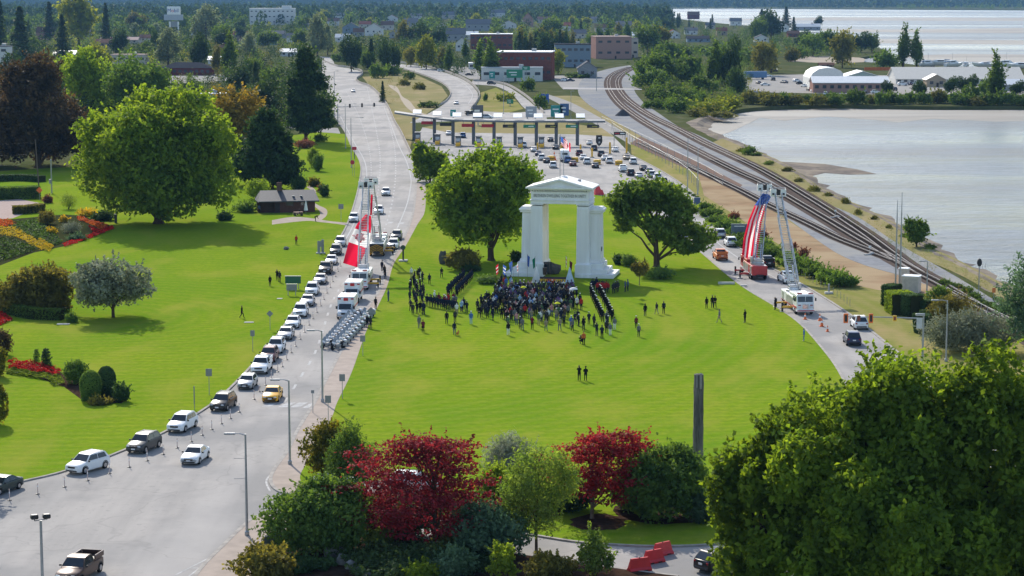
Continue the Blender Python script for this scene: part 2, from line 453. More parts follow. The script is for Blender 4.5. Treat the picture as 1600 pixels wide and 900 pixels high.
# --- roads, one sheet under the lawns of the near part
LEDGE=[(-300,880),(-100,806),(0,766),(24,756),(72,745),(105,736),(170,714),(257,676),(327,635),(367,600),(407,557),(432,527),(467,475),(485,447),(517,395),(542,352),(556,310),(562,282),(564,262),(559,246),(550,232),(538,205),(523,184),(511,160),(503,120),(503,97),(500,88)]
RTOP=[(522,90),(524,103),(547,107),(564,112),(564,117),(556,124),(562,130),(577,136),(593,150),(606,169),(615,190),(625,207),(636,230),(645,250)]
LE=smooth(LEDGE);RT=smooth(RTOP)
RIGHT=[(987,243),(1038,270),(1085,304),(1110,345),(1130,370),(1190,410),(1257,447),(1325,490),(1385,537),(1450,590),(1600,710),(1800,880)]
RE=smooth(RIGHT)
road=LE+RT+[P(652,215),P(660,199),P(800,197),P(945,199)]+RE+[P(1900,1010),P(-300,1100)]
sheet('road',road,0.02,M_ROAD)
# footpaths
WALKL=[(651,287),(646,332),(632,372),(612,410),(594,453),(575,480),(551,514),(530,556),(507,600),(492,630),(466,672),(450,705),(432,730),(423,748),(427,762),(442,771),(472,777)]
WALKR=[(665,287),(664,330),(652,352),(634,385),(615,414),(604,451),(575,512),(550,582),(527,630),(517,657),(482,720),(469,745),(474,757),(494,765)]
WL,WR=smooth(WALKL),smooth(WALKR)
sheet('footpath',WL+WR[::-1],0.13,M_WALK,z0=0)
kerb('kerb',WL,0.35,0.145)
LW=[(270,960),(310,895),(345,858),(382,822),(400,810),(430,806),(475,806)]
LWs=smooth(LW)
sheet('footpath',LWs+[P(470,830),P(440,850),P(400,890),P(370,960)],0.13,M_WALK,z0=0)
kerb('kerb',LWs,0.35,0.145)
# lawns
kerb('kerb',LE[15:-15],0.3,0.15)
lawnL=LE[:100]+[P(540,210),P(500,207),P(440,214),P(380,228),P(250,246),P(100,262),P(0,268),P(-150,275),P(-300,320),P(-500,600)]
sheet('lawn',lawnL,0.12,M_LAWN,z0=0)
DRIVE=[(494,765),(530,782),(600,800),(700,818),(817,835),(892,847),(950,852),(1025,855),(1117,852),(1250,838),(1400,790)]
DR=smooth(DRIVE)
CRIGHT=[(1400,790),(1390,720),(1340,640),(1310,580),(1282,542),(1250,507),(1215,482),(1155,445),(1095,395),(1050,358),(1000,325),(960,310),(935,306)]
CR=smooth(CRIGHT)
lawnC=WR+DR[1:]+CR[1:]+[P(860,304),P(780,300),P(720,293),P(670,287)]
sheet('lawn',lawnC,0.12,M_LAWN,z0=0)
sheet('parking_pad',[P(*q) for q in[(500,768),(512,756),(600,752),(690,756),(692,772),(640,774),(540,772)]],.128,M_LOT)
sheet('lawn',smooth([(1075,935),(1250,908),(1420,872),(1560,850),(1640,900),(1720,1090)])+[P(1050,1090)],.121,M_LAWN,z0=0)
kerb('kerb',DR,0.3,0.16);kerb('kerb',CR,0.3,0.15)
# footpath across the lawn behind the arch and the winding path by the small brick building
sheet('footpath',smooth([(425,345),(455,340),(480,341),(500,344),(520,347),(543,349)])+smooth([(541,353),(520,350),(500,348),(480,346),(440,350),(425,352)]),0.128,M_WALK)
sheet('footpath',smooth([(484,290),(494,300),(488,312),(495,320),(510,328),(510,338),(500,346)])+smooth([(490,344),(500,336),(497,328),(485,318),(480,308),(487,300),(479,293)]),0.126,M_WALK)
sheet('footpath',[P(-60,318),P(30,312),P(62,318),P(50,330),P(20,342),P(-60,348)],0.128,mat('pink paving',(0.42,0.33,0.29),.8))
# planting bed in front of the driveway, mulch under the maple
BED=smooth([(470,806),(520,818),(600,832),(700,850),(800,866),(850,873),(900,881),(980,892),(1060,902)])
sheet('planting_bed',BED+[P(1080,1050),P(300,1050),P(400,890)],0.13,M_SOIL,z0=0)
kerb('kerb',BED,0.3,0.15)
def disc(cx,cy,rx,ry,n=20,seed=1):
 r=random.Random(seed)
 return[P(cx+rx*math.cos(k*2*math.pi/n)*r.uniform(.88,1.1),cy+ry*math.sin(k*2*math.pi/n)*r.uniform(.88,1.1)) for k in range(n)]
sheet('planting_bed',disc(935,818,44,14),0.126,M_SOIL)
sheet('planting_bed',disc(1040,800,80,22,seed=3),0.124,M_SOIL)
sheet('planting_bed',disc(700,800,190,26,seed=4),0.125,M_SOIL)
# right-hand verge, dirt, ballast
verge=RE[:50]+[P(1760,700),P(1660,545),P(1560,492),P(1470,452),P(1400,426),P(1300,384),P(1200,322),P(1120,278),P(1040,244),P(985,222)]
sheet('verge',verge,0.10,M_VERGE,z0=0)
kerb('kerb',RE[:48],0.35,0.15)
sheet('dirt_strip',smooth([(1100,306),(1150,338),(1200,372),(1260,408),(1330,444),(1420,462),(1480,470)])+smooth([(1500,452),(1420,432),(1300,386),(1200,326),(1130,286),(1090,268)]),0.108,M_DIRT)
sheet('ballast',smooth([(985,102),(950,108),(915,120),(903,140),(915,160),(955,186),(1000,212),(1060,244),(1110,270),(1200,322),(1300,392),(1350,415),(1420,436),(1500,470),(1600,540),(1720,620)])+
smooth([(1740,590),(1600,500),(1500,437),(1400,380),(1340,340),(1290,318),(1250,296),(1200,268),(1100,216),(1060,198),(1030,178),(1003,158),(990,135),(1000,108)]),0.14,M_BALLAST,z0=0)
sheet('dirt_strip',smooth([(1000,214),(1060,240),(1110,264),(1160,290)])+smooth([(1150,300),(1090,272),(1040,250),(985,225)]),0.146,mat('brown track dirt',(.20,.14,.11),.95))
sheet('rough_grass',smooth([(862,150),(900,150),(935,165),(975,190),(1020,222),(1100,262)])+smooth([(1080,268),(1000,232),(945,200),(900,172)]),0.03,M_ROUGH)
sheet('rough_grass',smooth([(1100,228),(1160,252),(1220,282),(1300,325),(1360,360),(1420,395),(1500,430),(1580,475)])+smooth([(1600,462),(1500,408),(1450,384),(1400,350),(1340,320),(1290,298),(1215,250),(1130,216)]),0.05,M_ROUGH)
sheet('lawn',smooth([(1280,455),(1325,484),(1390,536),(1455,590)])+smooth([(1560,590),(1500,540),(1400,492),(1340,458)]),0.112,M_VERGE)
# railway
TA=[(985,105),(966,112),(953,122),(951,135),(958,150),(973,167),(1000,187),(1030,205),(1060,222),(1100,243),(1150,268),(1200,291),(1280,337),(1340,373),(1400,408),(1440,430),(1480,451),(1560,499),(1640,549),(1760,625)]
TB=[(992,106),(977,113),(966,123),(965,136),(975,152),(993,167),(1020,184),(1060,203),(1100,224),(1150,247),(1200,272),(1280,320),(1340,359),(1372,382),(1410,411),(1440,430)]
TC=[(1000,224),(1060,252),(1110,276),(1160,300),(1200,321),(1262,350),(1310,374),(1350,390),(1400,409)]
M_RAIL=mat('polished rail steel',(0.30,0.27,0.25),0.5,metal=0.5)
M_SLEEPER=mat('dark sleeper timber',(0.07,0.055,0.045),0.9)
sl=MB();tb=MB()
for ti,tr in enumerate((TA,TB,TC)):
 ln=smooth(tr,6)
 strip(tb,ln,-(2.3,2.3,1.7)[ti],(2.3,2.3,1.7)[ti],0.155+0.004*ti)
 b=MB()
 for off in(-0.72,0.72):
  rings=[]
  for i,p in enumerate(ln):
   t=(ln[min(i+1,len(ln)-1)]-ln[max(i-1,0)]);t.normalize();n=Vector((-t.y,t.x,0));q=p+n*off
   rings.append([q+n*.055+Vector((0,0,.2)),q+n*.055+Vector((0,0,.42)),q-n*.055+Vector((0,0,.42)),q-n*.055+Vector((0,0,.2))])
  rb_=MB();rb_.loft(rings);tag(rb_.build('rail',M_RAIL),kind='structure')
 acc=0
 for i in range(len(ln)-1):
  seg=ln[i+1]-ln[i];d=seg.length;a=math.atan2(seg.y,seg.x)
  if ln[i].y>600:continue
  k=(0.7-acc%0.7)
  while k<d:
   q=ln[i]+seg*(k/d);sl.box((q.x,q.y,.2+ti*.006),(.24,2.6,.12),rz=a);k+=0.7
  acc+=d
tag(tb.build('track_bed',M_TRACKBED),kind='structure')
tag(sl.build('railway_sleepers',M_SLEEPER),kind='stuff')
# far roads and lots
M_BARR=mat('concrete barrier',(0.42,0.38,0.34),0.8,(0.34,0.31,0.28),0.6)
r1=smooth([(600,92),(612,98),(660,104),(700,115),(730,128),(747,146),(743,160),(735,172),(740,180),(790,186)]);r2=smooth([(640,192),(672,176),(692,164),(702,152),(703,143),(690,130),(660,117),(628,107),(600,99)])
sheet('road',r1+r2,0.022,M_ROAD)
r3=smooth([(738,126),(762,128),(790,134),(815,149),(835,165),(852,180),(856,196)]);r4=smooth([(700,196),(770,184),(822,176),(815,165),(800,148),(775,135),(738,132)])
sheet('road',r3+r4,0.026,M_ROAD)
sheet('road',smooth([(700,176),(735,173),(800,176),(850,172),(868,168)])+smooth([(880,182),(800,186),(720,186)]),0.031,M_ROAD)
sheet('road',smooth([(855,147),(892,160),(945,188),(985,213),(1030,240),(1090,272)])+smooth([(1080,276),(1020,247),(968,216),(930,194),(880,166),(850,150)]),0.036,M_LOT)
sheet('footpath',smooth([(606,132),(620,136),(628,150),(640,158),(652,172),(672,180),(720,186)])+smooth([(718,189),(662,182),(640,172),(628,158),(622,146),(610,137)]),0.04,mat('gravel path',(.42,.36,.28),.9))
sheet('rough_grass',[P(566,120),P(600,118),P(640,112),P(690,135),P(700,150),P(680,168),P(650,190),P(640,235),P(612,180),P(590,150)],0.012,M_ROUGH)
sheet('rough_grass',[P(750,145),P(775,137),P(800,150),P(818,170),P(780,180),P(742,174)],0.014,M_VERGE)
sheet('rough_grass',[P(660,199),P(720,190),P(860,188),P(940,200),P(960,214),P(900,210),P(700,207)],0.027,M_ROUGH)
def barrier(name,px,h=0.9,w=0.5,m=None,off=0.0,z=0.0):
 ln=smooth(px,4);rings=[]
 for i,p in enumerate(ln):
  t=(ln[min(i+1,len(ln)-1)]-ln[max(i-1,0)]);t.z=0;t.normalize();n=Vector((-t.y,t.x,0));q=p+Vector((0,0,z))
  rings.append([q+n*w*.5,q+n*w*.18+Vector((0,0,h)),q-n*w*.18+Vector((0,0,h)),q-n*w*.5])
 b=MB();b.loft(rings);return b.build(name,m or M_BARR)
tag(barrier('concrete_barrier',[(503,94),(524,103),(547,106),(564,111),(566,117),(557,124),(562,130),(578,136),(594,150),(607,169),(616,190),(626,207),(637,230),(646,250)],1.0),'long pale concrete barrier beside the upper right side of the left road','barrier')
tag(barrier('concrete_barrier',[(608,96),(660,103),(701,114),(732,128),(749,146),(745,160),(737,170)],1.1),'curved concrete barrier round the outside of the hooked ramp','barrier')
tag(barrier('concrete_barrier',[(610,102),(630,108),(662,118),(692,131),(704,145),(698,158),(684,166)],0.8),'concrete barrier round the inside of the hooked ramp','barrier')
tag(barrier('concrete_barrier',[(740,127),(764,128),(792,133),(818,148),(838,165),(850,177)],1.0),'concrete barrier on the outer side of the ramp below the green signs','barrier')
for q in([(860,118),(950,118),(1000,139),(880,140)],[(700,104),(760,104),(765,124),(735,124),(705,110)],[(1165,118),(1270,116),(1420,118),(1600,118),(2000,120),(2000,148),(1600,148),(1400,148),(1165,144)],[(230,118),(350,116),(370,128),(240,132)],[(440,196),(528,200),(532,209),(480,207)]):
 sheet('parking_lot',[P(*k) for k in q],0.024,M_LOT)
sheet('beach',smooth([(1350,97),(1342,90),(1250,88),(1230,96)])+[P(1300,99)],0.01,mat('pale sand',(.40,.34,.27),.9))
sheet('road',[P(880,137),P(1002,139),P(1010,141),P(880,140)],0.19,mat('level crossing deck',(.42,.40,.38),.8))
# lane markings
def dashes(px,w=0.15,on=3.0,gap=5.2,z=0.028,name='lane_dash'):
 ln=smooth(px,6);acc=0
 me=None
 for i in range(len(ln)-1):
  seg=ln[i+1]-ln[i];d=seg.length
  k=(on+gap)-acc%(on+gap)
  while k<d:
   q=ln[i]+seg*(k/d)
   if me is None:
    bb=MB();bb.add([(-on/2,-w,0),(on/2,-w,0),(on/2,w,0),(-on/2,w,0)],[(0,1,2,3)]);o=bb.build(name,M_MARK);me=o.data
   else:o=link(name,me)
   o.location=(q.x,q.y,z);o.rotation_euler=(0,0,math.atan2(seg.y,seg.x));o['kind']='structure'
   k+=on+gap
  acc+=d
dashes([(572,130),(581,170),(590,215),(594,250),(592,290),(584,335),(571,380),(548,425),(520,470),(495,545),(468,592),(445,628)])
dashes([(600,165),(610,200),(617,235),(618,275),(612,320),(600,360),(588,390)])
dashes([(540,140),(560,180),(575,225),(580,262),(577,300)],.12)
def edge_line(px,w=0.12,z=0.028):
 b=MB();strip(b,smooth(px,5),-w,w,z);tag(b.build('edge_line',M_MARK),kind='structure')
edge_line([(532,182),(552,220),(568,248),(573,270),(571,292),(562,325),(548,360),(524,398)])
edge_line([(600,168),(611,195),(622,225),(635,252),(642,278),(641,295),(635,322),(615,370)])
edge_line([(1070,322),(1100,358),(1122,380),(1157,405),(1200,428),(1240,452)])
edge_line([(700,118),(724,130),(738,147),(732,162)]);edge_line([(478,665),(462,690),(440,720),(426,738),(416,752),(422,768)],0.09)
b=MB()
for(x,y) in((418,632),(443,633),(462,633),(481,634)):
 p=P(x,y);b.add([(p.x-.5,p.y-1.4,.029),(p.x+.5,p.y-1.4,.029),(p.x+1.2,p.y+1.4,.029),(p.x+.2,p.y+1.4,.029)],[(0,1,2,3)])
tag(b.build('crosswalk_marking',M_MARK),kind='structure')
b=MB()
for(x,y) in((609,348),(626,349),(590,347),(573,347)):
 p=P(x,y);b.add([(p.x-.5,p.y-1.4,.029),(p.x+.5,p.y-1.4,.029),(p.x+.7,p.y+1.4,.029),(p.x-.3,p.y+1.4,.029)],[(0,1,2,3)])
tag(b.build('crosswalk_marking',M_MARK),kind='structure')
for(a,c) in(((272,900),(335,868)),((290,905),(322,880)),((300,888),(314,888))):
 b=MB();strip(b,[P(*a),P(*c)],-.08,.08,.029);tag(b.build('hatch_line',M_MARK),kind='structure')
b=MB();strip(b,[P(545,187),P(606,188)],-.3,.3,.029);tag(b.build('stop_line',M_MARK),kind='structure')
for i in range(9): # lanes at the booths
 dashes([(690+i*30,222),(740+i*30,262)],.12,3,6)
# hills beyond the harbour, the sky is never seen: the view ends in woods
def hills(name,x0,x1,y0,depth,h,seed,m,base=(0,0)):
 r=random.Random(seed);nx,ny=60,8;vs=[];fs=[]
 ph=[r.uniform(0,6.3) for _ in range(6)]
 for j in range(ny+1):
  for i in range(nx+1):
   x=x0+(x1-x0)*i/nx;t=j/ny
   prof=math.sin(math.pi*min(1,t*1.4)/2) if t<.72 else 1-(t-.72)*1.5
   hh=h*(0.75+0.15*math.sin(x/610+ph[0])+.1*math.sin(x/233+ph[1])+.05*math.sin(x/97+ph[2]))
   vs.append((x,y0+depth*t,-0.5+hh*prof))
 for j in range(ny):
  for i in range(nx):fs.append((j*(nx+1)+i,j*(nx+1)+i+1,(j+1)*(nx+1)+i+1,(j+1)*(nx+1)+i))
 b=MB();b.add(vs,fs);o=b.build(name,m,smooth=60);o['kind']='structure'
M_HILL=mat('wooded hillside',(0.018,0.034,0.018),0.95,(0.012,0.024,0.014),0.02,bump=0.6,bs=.05)
hills('hill',-5000,5200,7600,1400,58,3,M_HILL)
# ================================================================== FOLIAGE
def unit(v):return v/np.maximum(np.linalg.norm(v,axis=1,keepdims=True),1e-9)
def cards(c,n,size,R,fold=0.25,asp=0.62):
 """one folded diamond leaf (spray) per point"""
 k=len(c)
 t=unit(np.cross(n,R.normal(size=(k,3))));b=np.cross(n,t)
 s=size[:,None]
 a0=c-t*s;a1=c+t*s
 b0=c+b*s*asp+n*s*fold;b1=c-b*s*asp+n*s*fold
 v=np.stack([a0,b1,a1,b0],1).reshape(-1,3)
 f=np.arange(4*k).reshape(-1,4)
 return v,f
def blob_points(blobs,n,R,shell=0.16,up=0.35,rnd=0.7):
 B=np.array(blobs,dtype=float)
 area=(B[:,3]*B[:,4]+B[:,3]*B[:,5]+B[:,4]*B[:,5])
 w=R.choice(len(B),size=n,p=area/area.sum())
 d=unit(R.normal(size=(n,3)))
 r=1-np.abs(R.normal(size=n))*shell
 r=np.clip(r,.1,1.1)[:,None]
 q=R.uniform(3,6,size=(4,3));ph=R.uniform(0,6.28,size=(4,1))+w[None,:]*1.7
 wv=np.sin((d@q.T).T+ph).mean(axis=0)[:,None]
 r=r*(1+.42*wv)
 r=r*np.where(R.uniform(size=(n,1))<.10,R.uniform(1.0,1.28,size=(n,1)),1)
 c=B[w,:3]+d*B[w,3:6]*r
 nrm=unit(d/B[w,3:6]*B[w,3:6].mean(axis=1,keepdims=True)+np.array([0,0,up])+R.normal(size=(n,3))*rnd)
 return c,nrm
def crown_blobs(R,w,d,z0,z1,k,frac=(0.26,0.42),lobes=0.72,shape='round'):
 """sub-clumps spread through a crown w x d wide from z0 to z1"""
 out=[];cz=(z0+z1)/2;h=(z1-z0)/2
 for i in range(k):
  for _ in range(20):
   v=unit(R.normal(size=(1,3)))[0]*R.uniform(.35,1)**0.5
   if v[2]>-0.85:break
  f=R.uniform(*frac)
  sx=1.0
  if shape=='cone':sx=1-0.75*(v[2]*.5+.5)
  if shape=='dome':v[2]=abs(v[2])*1.0-0.35
  if shape=='umbrella':v[2]=v[2]*.6+.3
  out.append((v[0]*w/2*lobes*sx,v[1]*d/2*lobes*sx,cz+v[2]*h*lobes,w/2*f*(sx*.6+.4),d/2*f*(sx*.6+.4),h*f*1.05))
 out.append((0,0,cz,w*.27,d*.27,h*.6))
 A=np.array(out);q=0.93
 for ax,lo,hi in((0,-w/2,w/2),(1,-d/2,d/2),(2,z0,z1)):
  a,b=(A[:,ax]-A[:,ax+3]).min(),(A[:,ax]+A[:,ax+3]).max();k=(hi-lo)/(b-a)
  A[:,ax]=lo+(A[:,ax]-a)*k;A[:,ax+3]*=k
 return[tuple(x) for x in A]
def crown_mesh(name,blobs,n,size,m,seed,shell=.16,up=.35,rnd=1.0,zmin=None,fold=.25,asp=.62,sprigs=0):
 R=np.random.default_rng(seed)
 c,nr=blob_points(blobs,n,R,shell,up,rnd)
 if sprigs: # shoots that stand out of the crown
  B=np.array(blobs);k=R.integers(0,len(B),sprigs);d=unit(R.normal(size=(sprigs,3))+np.array([0,0,.5]));s0=B[k,:3]+d*B[k,3:6]*.92
  d2=unit(d+R.normal(size=(sprigs,3))*.35+np.array([0,0,.25]));ln=R.uniform(2.5,6.5,(sprigs,1))*size;q=9
  t=np.linspace(0,1,q)[None,:,None]
  cs=(s0[:,None]+d2[:,None]*ln[:,None]*t+R.normal(size=(sprigs,q,3))*size*.55*(1.1-t)).reshape(-1,3)
  c=np.concatenate([c,cs]);nr=np.concatenate([nr,unit(R.normal(size=cs.shape)+np.array([0,0,.6]))])
 if zmin is not None:
  ok=c[:,2]>zmin;c,nr=c[ok],nr[ok]
 v,f=cards(c,nr,size*R.uniform(.6,1.35,len(c)),R,fold,asp)
 return nmesh(name,v,f,m)
def trunk_build(name,h,r,limbs,m,parent,lean=(0,0),seed=0,base_flare=1.7,n=8):
 r_=random.Random(seed);b=MB();k=6
 pts=[(lean[0]*(i/k)**1.5+r_.uniform(-.05,.05)*h*.08,lean[1]*(i/k)**1.5+r_.uniform(-.05,.05)*h*.08,h*i/k-.05) for i in range(k+1)]
 pts.insert(1,(0,0,h*.04))
 rs=[r*base_flare]+[r*(1.1-0.75*(i/k)) for i in range(k+1)]
 b.tube(pts,rs,n)
 for(tx,ty,tz,z0) in limbs:
  s=Vector((lean[0]*(z0/h)**1.5,lean[1]*(z0/h)**1.5,z0));e=Vector((tx,ty,tz))
  mid=s.lerp(e,.5)+Vector((0,0,(e-s).length*.10))
  b.tube([s,s.lerp(mid,.5)+Vector((r_.uniform(-.2,.2),r_.uniform(-.2,.2),0)),mid,e.lerp(mid,.4),e],[r*.5,r*.4,r*.3,r*.18,r*.07],6)
 return b.build(name,m,parent,smooth=60)
def tree(name,px,py,label,w,h,z0,leaf,n,ls,k=14,seed=1,cat='tree',group=None,trunk_r=None,bark=None,d=None,shape='round',frac=(.26,.42),
lean=(0,0),shell=.16,up=.35,rnd=1.0,loc=None,trunk_h=None,rz=0,lobes=.72,nl=7,blobs=None,asp=.62,off=(0,0),sprigs=None):
 """tapered trunk with limbs that reach into a crown of leaf clumps"""
 R=np.random.default_rng(seed)
 t=empty(name,loc if loc is not None else P(px,py),rz,label,cat,group)
 d=d or w
 B=blobs or crown_blobs(R,w,d,z0,h,k,frac,lobes,shape)
 if off!=(0,0):B=[(b[0]+off[0],b[1]+off[1],*b[2:]) for b in B]
 tr=trunk_r or max(.08,h*.022)
 th=trunk_h or(z0+(h-z0)*.62)
 idx=R.choice(len(B),size=min(nl,len(B)),replace=False)
 limbs=[(B[i][0]*.95,B[i][1]*.95,B[i][2],min(th*.9,max(z0*.55,B[i][2]-(h-z0)*.4))) for i in idx]
 trunk_build('trunk',th,tr,limbs,bark or M_BARK,t,lean,seed)
 link('crown',crown_mesh('crown',B,n,ls,leaf,seed+7,shell,up,rnd,.15,asp=asp,sprigs=sprigs if sprigs is not None else n//60),t)
 return t
def conifer(name,px,py,label,w,h,leaf,n,ls,seed=1,cat='tree',group=None,z0=None,loc=None,droop=.35,power=.85,gap=.0):
 R=np.random.default_rng(seed)
 t=empty(name,loc if loc is not None else P(px,py),0,label,cat,group)
 z0=h*.08 if z0 is None else z0
 lev=max(8,int((h-z0)/.9));per=9
 lv=R.uniform(0,1,n)**1.35
 L=np.floor(lv*lev)/lev
 br=np.floor(R.uniform(0,per,n))
 ang=br*2*np.pi/per+L*37.0+R.normal(size=n)*.16
 Rm=w/2*(1-L)**power*(0.78+.3*np.sin(br*12.9+L*91.7))+.15
 rr=R.uniform(0,1,n)**.55
 z=z0+L*(h-z0)+(h-z0)/lev*R.uniform(-.35,.35,n)-droop*Rm*rr**1.6*.6+.1
 c=np.stack([np.cos(ang)*Rm*rr,np.sin(ang)*Rm*rr,np.maximum(z,.1)],1)
 nr=unit(np.stack([np.cos(ang)*.5,np.sin(ang)*.5,np.full(n,.9)],1)+R.normal(size=(n,3))*.45)
 v,f=cards(c,nr,ls*R.uniform(.6,1.3,n),R,.2,.45)
 trunk_build('trunk',h*.93,max(.1,h*.017),[],M_BARK,t,seed=seed)
 link('crown',nmesh('crown',v,f,leaf),t)
 return t
def shrub(name,px,py,label,w,h,leaf,n,ls,k=7,seed=1,cat='shrub',group=None,d=None,loc=None,z0=0.05,frac=(.4,.6),shape='dome',up=.35,rnd=1.0,stem=True,shell=.16,lobes=.62,rz=0,asp=.62):
 R=np.random.default_rng(seed)
 t=empty(name,loc if loc is not None else P(px,py),rz,label,cat,group)
 d=d or w
 B=[]
 for i in range(k):
  a=R.uniform(0,6.28);q=R.uniform(0,1)**.5*lobes
  f=R.uniform(*frac);hz=h*(1-.45*q**2)
  rz_=max(h*.22,hz*.42)
  B.append((math.cos(a)*q*w/2,math.sin(a)*q*d/2,max(rz_*.8,hz-rz_),w/2*f,d/2*f,rz_))
 B.append((0,0,h*.5,w*.3,d*.3,h*.5))
 if stem:
  b=MB()
  for i in range(4):
   a=i*1.57+R.uniform(0,1);e=B[i%len(B)]
   b.tube([(math.cos(a)*.04,math.sin(a)*.04,-.05),(e[0]*.4,e[1]*.4,e[2]*.5),(e[0],e[1],e[2])],[.05+h*.012,.04,.015],5)
  b.build('stem',M_BARK,t)
 link('foliage',crown_mesh('foliage',B,n,ls,leaf,seed+3,shell,up,rnd,.04,asp=asp,sprigs=n//60),t)
 return t

LF_MAPLE=leafmat('maple leaves',(0.153,0.241,0.032),(0.212,0.292,0.037),0.52,(1.7,1.5,.5),(0.087,0.153,0.026),.35)
LF_MAPLE2=leafmat('arch maple leaves',(0.181,0.302,0.043),(0.267,0.400,0.048),0.50,(1.7,1.5,.5),(0.110,0.194,0.034),.35)
LF_OAK=leafmat('oak leaves',(0.147,0.242,0.048),(0.230,0.338,0.060),0.46,(1.6,1.4,.5),(0.094,0.163,0.037),.3)
LF_FRONT=leafmat('plane leaves',(0.118,0.205,0.028),(0.195,0.28,0.034),0.52,(1.7,1.5,.45),(0.075,0.125,0.02),.4)
LF_DARK=leafmat('dark evergreen leaves',(0.051,0.096,0.039),(0.091,0.149,0.045),0.30,(1.4,1.4,.6),(0.034,0.069,0.030),.3)
LF_CONIFER=leafmat('conifer needles',(0.053,0.091,0.035),(0.088,0.126,0.044),0.30,(1.4,1.4,.6),(0.035,0.066,0.029),.3)
LF_PURPLE=leafmat('purple brown leaves',(0.085,0.062,0.035),(0.135,0.088,0.045),.38,(1.4,1.2,.7),(0.045,0.038,0.025),.25)
LF_AMBER=leafmat('amber autumn leaves',(0.264,0.202,0.039),(0.334,0.229,0.044),0.48,(1.4,1.2,.5),(0.176,0.150,0.035),.3)
LF_RED=leafmat('red maple leaves',(0.34,0.034,0.042),(0.44,0.055,0.06),.42,(1.5,.9,.8),(0.16,0.018,0.022),.9)
LF_RED2=leafmat('deep red maple leaves',(0.25,0.03,0.04),(0.35,0.045,0.055),.4,(1.5,.9,.8),(0.11,0.016,0.02),.9)
LF_SILVER=leafmat('silver leaves',(0.210,0.230,0.160),(0.280,0.300,0.210),.3,(1.1,1.1,.9),(0.130,0.150,0.090),.5)
LF_BRIGHT=leafmat('bright green leaves',(0.190,0.278,0.037),(0.262,0.336,0.044),0.52,(1.6,1.5,.5),(0.130,0.204,0.029),.5)
LF_GOLD=leafmat('golden cypress leaves',(0.190,0.180,0.025),(0.250,0.220,0.030),.4,(1.5,1.3,.5),(0.080,0.100,0.020),.8)
LF_LIGHT=leafmat('light sapling leaves',(0.194,0.276,0.065),(0.276,0.341,0.089),0.52,(1.5,1.5,.5),(0.121,0.194,0.049),.6)
LF_GREEN=leafmat('mid green leaves',(0.107,0.186,0.043),(0.167,0.255,0.055),0.43,(1.5,1.4,.5),(0.068,0.128,0.035),.4)
LF_BLUEGREEN=leafmat('blue green leaves',(0.095,0.161,0.095),(0.141,0.217,0.123),0.38,(1.3,1.4,.8),(0.057,0.104,0.060),.5)
LF_OLIVE=leafmat('olive brown leaves',(0.176,0.166,0.044),(0.246,0.229,0.053),0.46,(1.5,1.3,.5),(0.105,0.105,0.035),.6)
LF_RUST=leafmat('rusty leaves',(0.230,0.095,0.054),(0.297,0.135,0.068),0.40,(1.3,1,.8),(0.135,0.068,0.041),.6)
LF_YELLOWFL=leafmat('yellow flowers',(0.62,0.40,0.015),(0.72,0.50,0.02),.4,(1.2,1.1,.6),(0.35,0.30,0.02),1.2)
LF_REDFL=leafmat('red flowers',(0.500,0.012,0.012),(0.600,0.030,0.020),.3,(1.2,.9,.9),(0.280,0.020,0.012),1.5)
LF_ORANGEFL=leafmat('orange flowers',(0.600,0.120,0.012),(0.600,0.200,0.020),.3,(1.2,1,.7),(0.400,0.050,0.012),1.2)
LF_FERN=leafmat('grassy leaves',(0.149,0.216,0.027),(0.203,0.270,0.041),0.50,(1.5,1.4,.5),(0.081,0.135,0.020),.8)

# ---- the large trees of the park
tree('maple_tree',248,350,'huge round yellow green tree casting a wide shadow on the left lawn',32.0,26.6,1.5,LF_MAPLE,60000,.42,k=52,seed=11,frac=(.2,.32),trunk_r=.85,lobes=.78,nl=10)
tree('maple_tree',767,408,'big bright green tree left of the white arch with a straight dark trunk',19.2,19.4,3.0,LF_MAPLE2,25000,.36,k=30,seed=22,frac=(.22,.34),trunk_r=.5,lobes=.78,nl=9,off=(-1.0,0))
tree('maple_tree',672,285,'smaller yellowish tree beside the road behind the big tree left of the arch',9.0,9.6,.8,LF_MAPLE,7000,.38,k=14,seed=23)
# the oak: wide separate tiers on crooked limbs
oak_b=[(-6.2,0,11.2,2.6,2.4,1.5),(-4.2,1,12.6,2.4,2.2,1.4),(-1.5,0,13.0,2.8,2.8,1.6),(1.2,-1,12.6,2.8,2.6,1.6),(-4.8,-1,8.2,2.2,2.0,1.2),(-6.0,0,9.4,1.6,1.6,.8),(-2.6,1,10.2,2.2,2,1.3),
(.8,.5,10.4,2.2,2.2,1.2),(3.2,0,11.0,2.4,2.4,1.5),(3.6,-1,8.4,2.4,2.2,1.2),(5.6,0,6.4,2.3,2.2,1.1),(7.8,.4,4.9,2.2,2.0,1.2),(2.2,0,6.4,2.6,2.4,1.5),(-.6,-.6,7.4,2.0,2,1.2),(.4,.6,5.4,2.0,1.8,1.1),
(3.4,0,4.2,2.2,2,1.0),(6.2,-.5,3.4,1.8,1.6,.8),(-5.4,.6,6.6,1.3,1.3,.7),(4.6,.8,2.6,1.2,1.2,.5),(5.2,0,9.6,1.6,1.6,1.0)]
tree('oak_tree',1026,418,'dark oak with spreading crooked limbs right of the white arch',17,14.5,2,LF_OAK,13500,.33,seed=31,blobs=oak_b,trunk_r=.5,nl=14,bark=M_BARK,trunk_h=8.5,shell=.3,lean=(-.4,0))
tree('copper_beech',60,262,'huge dark purple brown tree left of the round yellow green tree',30,30,1.0,LF_PURPLE,34000,.46,k=34,seed=41,frac=(.22,.34),trunk_r=.8,shape='cone',lobes=.9)
